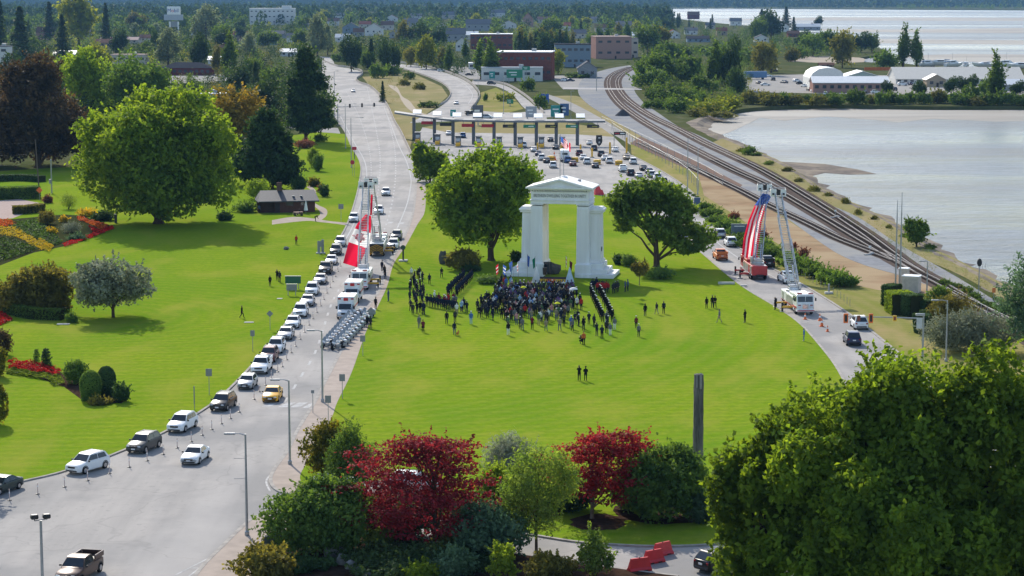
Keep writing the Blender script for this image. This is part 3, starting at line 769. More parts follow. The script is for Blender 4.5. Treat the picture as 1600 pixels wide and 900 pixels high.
tree('beech_tree',-22,258,'dark green tree cut by the frame beside the purple brown tree',16,20,2.0,LF_OLIVE,10000,.45,k=20,seed=42,trunk_r=.5)
tree('birch_tree',150,205,'bright green tree showing above the purple brown tree',20,27,4,LF_BRIGHT,12000,.55,k=22,seed=43,loc=P(140,196))
tree('oak_tree',218,205,'dark green tree behind the round yellow green tree',23,25,3,LF_GREEN,13000,.52,k=24,seed=44)
tree('oak_tree',372,262,'amber brown autumn tree behind the round yellow green tree',15,21,3,LF_AMBER,9000,.44,k=20,seed=45)
pine_b=[]
_R=np.random.default_rng(5)
for i in range(28):
 z=4.5+i*.85;rr=8.6*(1-(i/30)**2.2)*(.7+.5*_R.uniform())
 for j in range(2 if i<20 else 1):
  a=_R.uniform(0,6.28);q=rr*_R.uniform(.3,.75)
  pine_b.append((math.cos(a)*q,math.sin(a)*q*.8,z,3.2*(1-i/50),2.8*(1-i/50),1.3))
tree('pine_tree',478,222,'tall dark pine with ragged tiers beside the left road',17,29.5,3,LF_DARK,26000,.46,seed=46,blobs=pine_b,trunk_r=.5,nl=12,trunk_h=24,shell=.3)
tree('cypress_tree',425,296,'dense dark evergreen tree behind the small brick building',14,18.5,1,LF_DARK,12000,.42,k=20,seed=47,shape='cone',lobes=.85)
tree('yew_tree',395,290,'dark bushy evergreen tree left of the small brick building',10,11,.6,LF_DARK,6000,.4,k=14,seed=48)
tree('elm_tree',330,262,'dark shaded tree between the amber tree and the round tree',12,15,2,LF_GREEN,6000,.42,k=14,seed=49)
tree('silver_pear_tree',177,497,'small silver grey leaved tree alone on the left lawn',11.4,8.6,1.6,LF_SILVER,9000,.24,k=18,seed=51,trunk_r=.22,frac=(.26,.38),lobes=.74)
wb=[(-4.6,0,3.2,2.2,2.2,1.7),(-2.4,.5,4.4,2.2,2.2,1.8),(0,0,5.0,2.4,2.4,1.7),(2.0,.4,4.2,2.0,2.0,1.6),(-3.6,-.8,2.2,2.2,2.0,1.7),(-.6,-.9,2.9,2.4,2.0,2.0),(1.8,-.6,2.2,2.0,1.8,1.6),(-5.4,0,1.9,1.5,1.5,1.4)]
tree('weeping_maple',72,490,'mounded olive brown weeping tree above the curved low hedge',12,7,.5,LF_OLIVE,11000,.24,seed=52,blobs=wb,trunk_r=.25,trunk_h=4,nl=6,shell=.22)
wb2=[(-1.2,0,2.2,1.9,1.7,1.6),(1.6,.4,2.5,1.9,1.7,1.7),(3.6,0,1.8,1.6,1.5,1.5),(.4,0,1.4,2.2,1.6,1.2)]
tree('weeping_maple',165,470,'low olive weeping tree behind the silver leaved tree',8,4,.3,LF_OLIVE,5000,.24,seed=53,blobs=wb2,trunk_r=.18,trunk_h=2.4,nl=4,shell=.22,loc=P(150,462))
wb3=[(-.9,0,1.9,1.3,1.2,1.3),(.7,0,2.3,1.4,1.3,1.3),(1.8,0,1.5,.9,1,1.2),(0,.2,2.9,.8,.8,.6),(-2.1,0,1.5,.6,.6,.8)]
tree('weeping_maple',722,424,'little reddish olive weeping tree on the lawn left of the arch',5,3.6,.3,LF_OLIVE,3500,.2,seed=54,blobs=wb3,trunk_r=.12,trunk_h=2.2,nl=4)
tree('young_tree',999,447,'thin staked young tree on the lawn below the oak',2.9,4.0,1.6,LF_OLIVE,900,.2,k=8,seed=55,trunk_r=.07,bark=M_BARKL)
tree('hawthorn_tree',1432,386,'round bush like tree on the shore beside the railway',4.9,4.9,.6,LF_GREEN,3500,.24,k=12,seed=56,trunk_r=.16)
# ---- red maples and shrubs of the front bed
def layered(seed,w,d,z0,z1,k,thick=.34):
 R=np.random.default_rng(seed);out=[]
 for i in range(k):
  t=(i+.5)/k;z=z0+(z1-z0)*t
  rr=math.sin(math.pi*min(1,.2+t*.72))**.8
  a=i*2.4+R.uniform(-.4,.4);q=rr*R.uniform(.25,.82)
  s=R.uniform(.2,.32)
  out.append((math.cos(a)*q*w/2,math.sin(a)*q*d/2,z-.5*q**2,w*s*.5,d*s*.5,thick*R.uniform(.8,1.3)))
 return out
tree('red_maple',680,862,'large deep red maple with a wide layered crown in front bed',11.2,10.6,2,LF_RED2,15000,.15,seed=61,off=(-1.2,0),blobs=layered(61,16.5,11.5,1.9,9.3,84,.36),trunk_r=.24,trunk_h=6.0,nl=16,shell=.4,up=.8)
tree('red_maple',925,812,'bright red maple with pale forked trunk on the mulch circle',7.8,8.0,1.8,LF_RED,10500,.14,seed=62,off=(1.5,0),blobs=layered(66,12.0,8.6,2.2,7.5,64,.34),trunk_r=.17,trunk_h=4.6,nl=14,bark=M_BARKL,shell=.4,up=.8)
tree('red_maple',848,800,'small dull red maple half hidden behind the slim pale green tree',4.2,4.2,.8,LF_RUST,3000,.14,k=10,seed=63,loc=P(850,790),trunk_r=.1)
tree('slim_tree',838,866,'slim pale green feathery tree beside the driveway in front of red maple',7.0,9.0,1.5,LF_LIGHT,11000,.14,k=26,seed=64,trunk_r=.12,frac=(.2,.34),shell=.35,asp=.4,off=(.3,0))
shrub('golden_cypress',505,745,'golden green clumped conifer at the end of the pavement',5.0,5.4,LF_GOLD,9000,.17,k=11,seed=65,loc=P(510,752))
tree('cedar_tree',545,782,'feathery blue green conifer behind the left red maple',4.6,7.8,.5,LF_GREEN,9000,.14,k=26,seed=66,shape='cone',frac=(.26,.4),asp=.4,trunk_r=.1,shell=.3)
shrub('viburnum_shrub',508,868,'broad dark leafy shrub beside the driveway entrance',10.2,6.2,LF_GREEN,22000,.18,k=22,seed=67,d=7,frac=(.3,.45),lobes=.7)
shrub('dark_shrub',1052,822,'large dark evergreen shrub right of the bright red maple',8.4,6.6,LF_GREEN,16000,.18,k=18,seed=68,frac=(.3,.45),lobes=.7,loc=P(1040,812))
shrub('dark_shrub',1098,818,'small blue green shrub tucked against the large dark shrub',2.6,2.6,LF_BLUEGREEN,3000,.14,k=6,seed=69)
shrub('dark_shrub',985,815,'shaded evergreen shrub behind the bright red maple trunk',4.0,3.2,LF_DARK,5000,.16,k=8,seed=70,loc=P(985,800))
shrub('silver_grass',795,775,'fountain of silver grey ornamental grass behind the shrubs',6.0,4.6,LF_SILVER,8000,.24,k=9,seed=71,asp=.16,up=.9,rnd=.5,loc=P(796,764))
shrub('bright_shrub',775,792,'bright spiky green shrub between the two red maples',3.8,3.7,LF_BRIGHT,5000,.2,k=8,seed=72,asp=.3,up=.8)
shrub('dark_shrub',770,868,'blue green shrub at the foot of the left red maple',6.6,4.2,LF_BLUEGREEN,10000,.17,k=14,seed=73,loc=P(760,870))
shrub('dark_shrub',620,838,'dark low shrub in the shade beneath the left red maple',6.5,3.4,LF_DARK,8000,.17,k=10,seed=74)
shrub('ground_juniper',640,888,'flat spreading dark green juniper mat beside the rocks',11,1.6,LF_CONIFER,14000,.16,k=18,seed=75,d=8,lobes=.8)
shrub('laurel_shrub',415,905,'pale olive shrub in the corner of the lower pavement',5.0,2.5,LF_OLIVE,5000,.17,k=9,seed=76)
tree('sapling',930,905,'young light green sapling at the edge of the driveway',3.0,4.0,.4,LF_LIGHT,2200,.14,k=10,seed=77,trunk_r=.05,frac=(.2,.32),shell=.4)
tree('sapling',785,915,'small bright sapling low in the front bed below the red maple',2.3,3.6,.5,LF_BRIGHT,1200,.14,k=8,seed=78,trunk_r=.05,frac=(.2,.32),shell=.4)
shrub('dry_shrub',855,905,'brownish dry shrub on the bank below the slim tree',4.4,1.9,LF_OLIVE,3200,.14,k=8,seed=79)
shrub('dark_shrub',800,900,'dark shrub on the bank left of the dry shrub',3.6,2.4,LF_BLUEGREEN,3500,.15,k=7,seed=80,loc=P(715,905))
shrub('dark_shrub',560,905,'low dark shrub on the soil left of the rocks',4.5,1.1,LF_DARK,3000,.15,k=7,seed=81,loc=P(475,892))
shrub('dark_shrub',900,808,'dark evergreen shrub left of the bright red maple trunk',5.0,3.2,LF_DARK,6000,.17,k=9,seed=282,loc=P(885,800))
shrub('rust_shrub',850,760,'dull red low shrub behind the slim pale green tree',4.2,3.4,LF_RUST,4000,.15,k=8,seed=283,loc=P(843,768));shrub('dark_shrub',720,810,'dark green shrub between the left red maple and driveway',5.0,2.6,LF_GREEN,6000,.16,k=9,seed=284,loc=P(735,818))
shrub('bright_shrub',600,895,'low yellow green shrub at the bottom below left red maple',3.2,1.5,LF_BRIGHT,2600,.15,k=7,seed=285,loc=P(655,912));shrub('dry_shrub',700,880,'brown green low shrub right of left red maple trunk',4.2,2.0,LF_OLIVE,4000,.15,k=8,seed=286,loc=P(712,862))
shrub('bright_shrub',560,842,'small light green shrub between viburnum and left red maple',3.0,2.2,LF_LIGHT,2600,.15,k=6,seed=287,loc=P(592,862))
tree('maple_tree',-85,757,'tree just outside the left edge that shades the road corner',7.4,11,2.4,LF_MAPLE,6000,.3,k=14,seed=288)
# ---- the big trees that fill the lower right corner
def front_tree(px,py,label,w,h,z0,n,seed,k=44,d=None):
 return tree('plane_tree',px,py,label,w,h,z0,LF_FRONT,int(n*.8),.235,k=k,seed=seed,frac=(.17,.29),trunk_r=.4,lobes=.82,nl=12,shell=.22,d=d)
front_tree(1345,985,'tall leafy tree in the lower right corner in front of the right road',14.6,20.0,.5,64000,91,k=60)
front_tree(1535,985,'tall leafy tree cut by the right edge of the photo',14.5,20.4,.5,60000,92,k=60)
front_tree(1195,968,'lower leafy tree left of the tall corner trees',9.0,15.4,.3,30000,93,k=34)
front_tree(1430,1010,'leafy tree filling the bottom edge between the two tall corner trees',13.0,16.0,.3,34000,94,k=34)
shrub('bamboo_clump',1545,565,'grey green arching bamboo clump beside the railway fence',15,5.2,LF_SILVER,9000,.3,k=16,seed=95,asp=.2,d=7,loc=P(1530,552))
shrub('bamboo_clump',1478,505,'tawny topped bamboo clump behind the tub shaped bushes',7,4.4,LF_OLIVE,4000,.28,k=10,seed=96,asp=.2,d=4,loc=P(1488,512))
tree('shore_pine',1618,560,'green pine branches entering from the right edge beside the bay',11,13.5,2,LF_BLUEGREEN,8000,.28,k=18,seed=97,asp=.3,shell=.35)
# ================================================================== THE WHITE ARCH
M_ARCH=mat('arch white render',(0.80,0.795,0.775),0.75,(0.73,0.72,0.695),1.6,c3=(0.70,0.685,0.65),ns3=0.5,bump=0.05,bs=3,stretch=(1,1,.16))
M_ARCHI=mat('arch cream reveal',(0.78,0.74,0.66),0.75,(0.72,0.68,0.6),0.6)
M_LETTER=mat('arch letters',(0.30,0.29,0.26),0.7)
ac=P(874,434)
arch=empty('monument_arch',(ac.x,ac.y,0.12),rad(-10.5),'tall white monumental arch standing in the middle of the green lawn','arch')
# local frame: x along the front, y to the rear, front face at y = 0
FW,DP=9.3,6.0
OW=5.6 # opening
# stepped bases running out to both sides
for s in(-1,1):
 b=MB()
 b.box((s*5.9,DP/2,.3),(5.8,7.4,.6),bev=.03)
 b.box((s*5.4,DP/2,.95),(4.6,6.4,.7),bev=.03)
 b.box((s*5.0,DP/2,1.75),(3.8,5.4,.9),bev=.03)
 b.build('stepped_base',M_ARCH,arch)
for s in(-1,1):
 x0,x1=OW/2,FW/2;cx=s*(x0+x1)/2;w=x1-x0
 b=MB()
 b.box((cx+s*.12,DP/2,1.05),(w+.75,DP+.9,2.1),bev=.04) # plinth
 b.frustum((cx+s*.06,DP/2,2.1),(w+.42,DP+.5),(w+.22,DP+.3),.25)
 b.frustum((cx,DP/2,2.35),(w+.18,DP+.2),(w,DP),9.0,off=(-s*0.0,0)) # battered pier
 b.box((cx,DP/2,11.6),(w+.22,DP+.22,.18),bev=.03)
 pier=b.build('pier',M_ARCH,arch)
 for yy,sg in((-.02,-1),(DP+.02,1)):
  q=MB();q.frustum((cx-s*.05,yy,3.0),(w*.62,.16),(w*.56,.16),7.9);q.build('pilaster',M_ARCH,pier)
 q=MB();q.box((s*(x0-.012),DP/2,5.8),(.06,DP-.5,11.0));q.box((s*(x0-.05),DP*.72,5.8),(.08,.14,11.0));q.build('reveal_panel',M_ARCHI,pier)
 # wings set back either side
 wv=MB();wx=s*(FW/2+.82)
 wv.frustum((wx,DP/2+.2,2.0),(1.95,3.6),(1.65,3.3),8.2)
 wv.box((wx,DP/2+.2,2.4),(2.35,3.8,.5),bev=.04)
 wing=wv.build('wing',M_ARCH,arch)
 q=MB();q.box((wx+s*.06,DP/2+.2,10.3),(2.25,3.75,.28),bev=.05);q.box((wx+s*.08,DP/2+.2,10.62),(2.5,4.0,.34),bev=.06);q.frustum((wx+s*.08,DP/2+.2,10.79),(2.3,3.8),(1.7,3.2),.3);q.build('wing_cap',M_ARCH,wing)
 q=MB();q.frustum((wx,DP/2+.2-1.78,3.0),(1.25,.14),(1.1,.14),6.6,off=(0,.12));q.build('wing_panel',M_ARCH,wing)
 q=MB();q.box((wx+s*1.02,DP/2-.6,4.4),(.07,.35,.7));q.build('slot_window',M_BLACK,wing)
b=MB()
b.box((0,DP/2,11.95),(FW+.1,DP+.1,.5),bev=.03) # architrave
b.box((0,DP/2,12.27),(FW+.35,DP+.35,.16),bev=.03)
b.box((0,DP/2,13.0),(FW-.05,DP-.05,1.32)) # frieze
ent=b.build('entablature',M_ARCH,arch)
# raised words on the frieze
def text_mesh(name,body,size,m,parent,loc,rot,ext=0.03,align='CENTER',width=None):
 cu=bpy.data.curves.new(name,'FONT');cu.body=body;cu.size=size;cu.extrude=ext;cu.align_x=align;cu.align_y='CENTER';cu.resolution_u=2
 o=bpy.data.objects.new(name,cu);COL.objects.link(o)
 dg=bpy.context.evaluated_depsgraph_get();me=bpy.data.meshes.new_from_object(o.evaluated_get(dg))
 bpy.data.objects.remove(o);me.materials.clear();me.materials.append(m)
 t=link(name,me,parent);t.location=loc;t.rotation_euler=rot
 xs=[v.co.x for v in me.vertices]
 if width and xs:k=width/(max(xs)-min(xs));t.scale=(k,1,1)
 return t
text_mesh('lettering','BRETHREN DWELLING TOGETHER IN UNITY',.72,M_LETTER,ent,(0,.0,12.98),(math.pi/2,0,0),.03,width=8.4)
b=MB()
for i in range(23):b.box((-FW/2+.1+i*(FW-.2)/22,-.14,13.82),(.2,.26,.2))
for i in range(15):b.box((FW/2+.14,.2+i*(DP-.4)/14,13.82),(.26,.2,.2))
b.build('dentils',M_ARCH,ent)['kind']='stuff'
b=MB()
b.box((0,DP/2,14.05),(FW+.7,DP+.7,.26),bev=.04);b.box((0,DP/2,14.26),(FW+1.0,DP+1.0,.18),bev=.04)
b.build('cornice',M_ARCH,arch)
rz0,rz1,rx,ry=14.36,15.75,FW/2+.75,.75
b=MB()
b.add([(-rx,-ry,rz0),(rx,-ry,rz0),(0,-ry,rz1),(-rx,DP+ry,rz0),(rx,DP+ry,rz0),(0,DP+ry,rz1),(-rx,-ry,rz0-.2),(rx,-ry,rz0-.2),(-rx,DP+ry,rz0-.2),(rx,DP+ry,rz0-.2)],
[(0,2,5,3),(2,1,4,5),(0,3,8,6),(1,7,9,4),(6,8,9,7)])
b.add([(-rx,-ry,rz0),(rx,-ry,rz0),(0,-ry,rz1),(-rx+1.6,-ry,rz0+.08),(rx-1.6,-ry,rz0+.08),(0,-ry,rz1-.28),(-rx+1.6,-ry+.35,rz0+.08),(rx-1.6,-ry+.35,rz0+.08),(0,-ry+.35,rz1-.28),(-rx,-ry,rz0-.2),(rx,-ry,rz0-.2)],
[(0,3,5,2),(1,2,5,4),(0,1,4,3),(3,6,8,5),(5,8,7,4),(3,4,7,6),(6,7,8),(9,10,1,0)])
b.add([(-rx,DP+ry,rz0),(rx,DP+ry,rz0),(0,DP+ry,rz1),(-rx,DP+ry,rz0-.2),(rx,DP+ry,rz0-.2)],[(1,0,2),(0,1,4,3)])
roof=b.build('pediment_roof',M_ARCH,arch)
b=MB();b.lathe([(.75,0),(.75,.25),(.6,.4),(.3,.55)],14,c=(0,DP*.62,rz1-.35));b.build('roof_drum',M_ARCH,roof)
b=MB();b.box((2.5,DP*.6,15.05),(.7,.5,.25),bev=.03);b.box((2.6,DP*.66,15.2),(.5,.1,.3));b.build('roof_fixture',M_GREY,roof)
for(y,hh) in((.4,6.8),(DP*.66,6.2)):
 b=MB();b.tube([(0,y,rz1-.1),(0,y,rz1+hh)],[.06,.04],6);b.lathe([(.08,0),(.1,.1),(.02,.2)],8,c=(0,y,rz1+hh));b.build('flagpole',M_STEEL,roof)
def cloth(name,fn,nu,nv,mats,mi,parent=None,th=None):
 """flag surface fn(u, v) -> world point; mi(u, v) -> material index"""
 b=MB();vs=[fn(i/nu,j/nv) for j in range(nv+1) for i in range(nu+1)];n=nu+1
 b.v=[tuple(p) for p in vs]
 for j in range(nv):
  for i in range(nu):
   b.f.append([j*n+i,j*n+i+1,(j+1)*n+i+1,(j+1)*n+i]);b.m.append(mi((i+.5)/nu,(j+.5)/nv))
 return b.build(name,mats,parent,smooth=60)
M_FRED=clothmat('flag red cloth',(0.62,0.012,0.045));M_FWHITE=clothmat('flag white cloth',(0.8,0.8,0.8));M_FBLUE=clothmat('flag blue cloth',(0.06,0.13,0.42))
# the two flags above the arch
LEAF=[(0,1),(.12,.72),(.3,.82),(.22,.38),(.46,.6),(.52,.46),(.84,.52),(.74,.2),(.88,.1),(.4,-.3),(.46,-.48),(.06,-.42),(.06,-1),(-.06,-1),(-.06,-.42),(-.46,-.48),(-.4,-.3),(-.88,.1),(-.74,.2),(-.84,.52),(-.52,.46),(-.46,.6),(-.22,.38),(-.3,.82),(-.12,.72)]
def on_flag(name,poly,fn,m,parent,off):
 """a flat device (leaf, star) laid on a flag surface"""
 tri=tessellate_polygon([[Vector((p[0],p[1],0)) for p in poly]])
 b=MB();b.add([Vector(fn(*p))+off for p in poly],[tuple(t) for t in tri]);return b.build(name,m,parent)
AM=Matrix.Translation((ac.x,ac.y,.12))@Matrix.Rotation(rad(-10.5),4,'Z')
def arch_flag(y,z,kind,name,label):
 t=empty(name,AM@Vector((0,y,z)),0,label,'flag')
 fn=lambda u,v:Vector((.08+u*1.0+.15*v*(1-u),.22*math.sin(u*5+v*2),-v*1.5-u*.75-.1*math.sin(v*4)))
 if kind=='ca':
  cloth('cloth',fn,16,8,[M_FRED,M_FWHITE],lambda u,v:0 if u<.25 or u>.75 else 1,t)
  on_flag('maple_leaf',[(.5+p[0]*.2,.5-p[1]*.36) for p in LEAF],fn,M_FRED,t,Vector((0,-.015,0)))
 else:
  cloth('cloth',fn,16,26,[M_FRED,M_FWHITE,M_FBLUE],lambda u,v:2 if u<.42 and v<.53 else(0 if int(v*13)%2==0 else 1),t)
arch_flag(.4,rz1+6.7,'us','flag','small red and white striped flag on the front pole above the arch')
arch_flag(DP*.66,rz1+6.1,'ca','flag','small red and white maple leaf flag on the rear pole above the arch')
# ================================================================== PEOPLE
M_SKIN=mat('skin',(0.50,0.30,0.21),0.6,spec=.3)
M_SKIND=mat('dark skin',(0.22,0.12,0.08),0.6,spec=.3)
M_SHOE=mat('black shoes',(0.015,0.014,0.013),0.4)
HAIR=[mat('dark brown hair',(0.03,0.02,0.014),.7),mat('black hair',(0.012,0.011,0.011),.7),mat('grey hair',(0.33,0.32,0.31),.7),mat('fair hair',(0.30,0.2,0.09),.7),mat('brown hair',(.09,.05,.03),.7)]
CLOTH={n:mat(n+' cloth',c,.85,bump=.2,bs=12) for n,c in dict(black=(.014,.014,.016),navy=(.02,.025,.045),charcoal=(.04,.04,.045),grey=(.16,.16,.17),white=(.7,.7,.68),red=(.42,.03,.03),blue=(.07,.15,.40),lightblue=(.28,.42,.58),khaki=(.30,.25,.17),
brown=(.10,.07,.05),burgundy=(.16,.025,.04),pink=(.5,.25,.25),green=(.08,.14,.07),yellow=(.7,.68,.05),denim=(.08,.11,.18),orange=(.55,.14,.05),cream=(.55,.5,.42),purple=(.14,.08,.2)).items()}
def ell(b,c,r,n=10,m=6,M=None):
 prof=[]
 for i in range(m+1):
  a=-math.pi/2+math.pi*i/m;prof.append((max(.002,math.cos(a)),math.sin(a)))
 mm=Matrix.Translation(c)@Matrix.Diagonal((*r,1))
 if M is not None:mm=M@mm
 b.lathe(prof,n,0,M=mm)
def human(name,J,skirt=False):
 """one continuous figure: overlapping tapered limbs fused by a voxel remesh, faces then dressed by the nearest bone. Faces +Y."""
 b=MB();bones=[]
 def limb(pts,rs,dress):b.tube(pts,rs,10);[bones.append((Vector(p),Vector(q),dress)) for p,q in zip(pts,pts[1:])]
 def V(k):return Vector(J[k])
 pel,ch,nk,hd=V('pelvis'),V('chest'),V('neck'),V('head')
 up=(ch-pel).normalized();side=(V('shR')-V('shL')).normalized();fw=up.cross(side)*-1
 fw=side.cross(up)*-1 if(side.cross(up)).y<0 else side.cross(up)
 # torso as a loft of ovals
 rings=[]
 for t,wx,wy in((-.22,.10,.09),(-.10,.165,.12),(.1,.17,.115),(.4,.155,.105),(.75,.185,.12),(1.0,.2,.115),(1.12,.14,.085),(1.2,.075,.07)):
  c=pel.lerp(ch,t) if t<=1 else ch+up*(t-1)*(ch-pel).length
  rings.append([c+side*wx*math.cos(a)+fw*wy*math.sin(a) for a in[k*2*math.pi/14 for k in range(14)]])
 b.loft(rings);bones.append((pel+up*.04,ch+up*.12,0));bones.append((V('shL'),V('shR'),0));bones.append((V('hipL'),V('hipR'),1))
 limb([ch+up*.08,nk,hd-up*.05],[.07,.058,.055],2)
 hu=Vector(J.get('hup',(0,0,1))).normalized();hf=Vector(J.get('hfw',(0,1,0))).normalized();hs=hf.cross(hu)
 HM=Matrix(((hs.x,hf.x,hu.x,hd.x),(hs.y,hf.y,hu.y,hd.y),(hs.z,hf.z,hu.z,hd.z),(0,0,0,1)))
 for c,r in(((0,0,.02),(.076,.096,.115)),((0,.035,-.05),(.056,.06,.06)),((0,.1,-.012),(.014,.022,.024)),((.078,-.005,0),(.012,.022,.032)),((-.078,-.005,0),(.012,.022,.032)),((0,.082,.03),(.05,.014,.012)),((0,.088,-.06),(.026,.012,.009))):
  ell(b,c,r,10,6,HM)
 bones.append((HM@Vector((0,0,-.06)),HM@Vector((0,0,.1)),2))
 for s in 'LR':
  sh,el,wr,hn=V('sh'+s),V('el'+s),V('wr'+s),V('hand'+s)
  limb([sh,sh.lerp(el,.35),el],[.062,.056,.044],0);limb([el,el.lerp(wr,.3),wr],[.044,.043,.03],0)
  d=(hn-wr).normalized();k=d.orthogonal().normalized()
  if abs(d.z)>.7:k=(Vector((0,1,0))-d*d.y).normalized()
  else:k=(Vector((0,0,1))-d*d.z).normalized()
  nrm=d.cross(k)
  limb([wr-d*.02,wr+d*.05,wr+d*.095],[.03,.037,.034],2)
  for i,(o,ln) in enumerate(((-.028,.06),(-.009,.075),(.01,.07),(.028,.056))):
   p=wr+d*.085+k*o;cur=nrm*(.25 if s=='L' else-.25)
   limb([p,p+d*ln*.5+cur*.02,p+d*ln*.9+cur*ln*.7],[.0115,.011,.009],2)
  p=wr+d*.03+k*.03;limb([p,p+d*.03+k*.025,p+d*.06+k*.03],[.014,.012,.01],2)
  hp,kn,an,to=V('hip'+s),V('kn'+s),V('an'+s),V('toe'+s)
  limb([hp,hp.lerp(kn,.3),kn],[.098,.092,.06],1);limb([kn,kn.lerp(an,.3),an],[.06,.06,.042],1)
  limb([an+Vector((0,0,.0)),an.lerp(to,.25)-Vector((0,0,.035)),to],[.045,.046,.034],3)
 if skirt:
  b.lathe([(.13,1.02),(.19,.9),(.23,.6)],14,c=(pel.x,pel.y,0));bones.append((pel,Vector((pel.x,pel.y,.6)),1))
 me=bpy.data.meshes.new(name);me.from_pydata(b.v,[],b.f);o=bpy.data.objects.new(name,me);COL.objects.link(o)
 md=o.modifiers.new('r','REMESH');md.mode='VOXEL';md.voxel_size=.0135
 dc=o.modifiers.new('d','DECIMATE');dc.ratio=.075
 dg=bpy.context.evaluated_depsgraph_get();out=bpy.data.meshes.new_from_object(o.evaluated_get(dg));bpy.data.objects.remove(o)
 n=len(out.polygons);cen=np.zeros(n*3,dtype=np.float64);out.polygons.foreach_get('center',cen);cen=cen.reshape(-1,3)
 A=np.array([tuple(x[0]) for x in bones]);Bq=np.array([tuple(x[1]) for x in bones]);D=np.array([x[2] for x in bones])
 ab=Bq-A;l2=np.maximum((ab**2).sum(1),1e-9)
 t=np.clip(((cen[:,None]-A)*ab).sum(2)/l2,0,1);dist=np.linalg.norm(cen[:,None]-(A+t[:,:,None]*ab),axis=2)
 rr=np.array([.16 if x[2]==0 and i==0 else .05 for i,x in enumerate(bones)]);dist=dist-np.where(np.arange(len(bones))==0,.09,0)
 idx=D[np.argmin(dist,axis=1)]
 for m_ in(CLOTH['navy'],CLOTH['black'],M_SKIN,M_SHOE):out.materials.append(m_)
 out.polygons.foreach_set('material_index',idx.astype(np.int32));out.polygons.foreach_set('use_smooth',np.ones(n,dtype=bool));out.update()
 # hair and caps sit on the head
 h=MB()
 for c,r in(((0,-.012,.045),(.086,.098,.105)),):ell(h,c,r,12,8,HM)
 h.v=[tuple(HM@Vector((q.x,q.y,max(q.z,-.02-q.y*.9 if q.y<0 else .035+q.y*.35)))) for q in[HM.inverted()@Vector(v) for v in h.v]]
 hm=bpy.data.meshes.new('hair');hm.from_pydata(h.v,[],h.f);hm.materials.append(HAIR[0]);hm.polygons.foreach_set('use_smooth',[True]*len(hm.polygons))
 c=MB();c.lathe([(.088,.045),(.098,.05),(.1,.085),(.112,.12),(.115,.14),(.02,.15)],14,M=HM)
 c.add([HM@Vector(p) for p in((-.07,.07,.062),(.07,.07,.062),(.05,.155,.045),(-.05,.155,.045),(-.07,.07,.05),(.07,.07,.05),(.05,.155,.037),(-.05,.155,.037))],[(0,1,2,3),(7,6,5,4),(3,2,6,7),(0,3,7,4),(2,1,5,6)])
 cm=bpy.data.meshes.new('cap');cm.from_pydata(c.v,[],c.f);cm.materials.append(CLOTH['navy'])
 return out,hm,cm
def pose(**k):
 s=dict(pelvis=(0,0,.95),chest=(0,0,1.38),neck=(0,.005,1.5),head=(0,.03,1.63),shL=(-.17,0,1.41),shR=(.17,0,1.41),elL=(-.23,-.03,1.12),elR=(.23,-.03,1.12),wrL=(-.24,.04,.88),wrR=(.24,.04,.88),handL=(-.24,.06,.78),handR=(.24,.06,.78),
hipL=(-.09,0,.93),hipR=(.09,0,.93),knL=(-.1,.02,.5),knR=(.1,.02,.5),anL=(-.11,-.02,.09),anR=(.11,-.02,.09),toeL=(-.13,.16,.035),toeR=(.13,.16,.035))
 s.update(k);return s
PROTO={}
PROTO['stand']=human('person',pose())
PROTO['apart']=human('person',pose(knL=(-.13,.02,.5),knR=(.13,.02,.5),anL=(-.17,-.02,.09),anR=(.17,-.02,.09),toeL=(-.21,.15,.035),toeR=(.21,.15,.035),elL=(-.26,-.08,1.13),elR=(.26,-.08,1.13),wrL=(-.1,-.16,.95),wrR=(.1,-.16,.95),handL=(-.02,-.17,.9),handR=(.02,-.17,.9)))
PROTO['hands_front']=human('person',pose(elL=(-.25,.0,1.13),elR=(.25,.0,1.13),wrL=(-.09,.2,1.0),wrR=(.09,.2,1.0),handL=(-.01,.23,.96),handR=(.01,.25,.97),hfw=(.25,1,-.1)))
PROTO['walk']=human('person',pose(knL=(-.1,.16,.52),anL=(-.1,.26,.1),toeL=(-.1,.43,.06),knR=(.1,-.02,.5),anR=(.1,-.3,.14),toeR=(.1,-.16,.04),elL=(-.22,-.12,1.14),wrL=(-.21,-.12,.9),handL=(-.2,-.1,.8),elR=(.22,.02,1.13),wrR=(.2,.18,.93),handR=(.19,.24,.85)))
PROTO['photo']=human('person',pose(elL=(-.24,.14,1.24),elR=(.24,.14,1.24),wrL=(-.09,.3,1.46),wrR=(.09,.3,1.46),handL=(-.04,.3,1.55),handR=(.04,.3,1.55)))
PROTO['skirt']=human('person',pose(elL=(-.25,.0,1.13),elR=(.24,.02,1.12),wrL=(-.12,.19,1.02),wrR=(.22,.12,.9),handL=(-.03,.22,.98),handR=(.22,.15,.8)),True)
PROTO['sit']=human('person',pose(pelvis=(0,0,.52),chest=(0,-.03,.95),neck=(0,-.02,1.07),head=(0,.01,1.2),shL=(-.17,-.03,.98),shR=(.17,-.03,.98),elL=(-.23,.02,.7),elR=(.23,.02,.7),wrL=(-.14,.24,.62),wrR=(.14,.24,.62),handL=(-.1,.33,.6),handR=(.1,.33,.6),
hipL=(-.09,.02,.5),hipR=(.09,.02,.5),knL=(-.11,.45,.5),knR=(.11,.45,.5),anL=(-.11,.43,.09),anR=(.11,.43,.09),toeL=(-.13,.6,.035),toeR=(.13,.6,.035)))
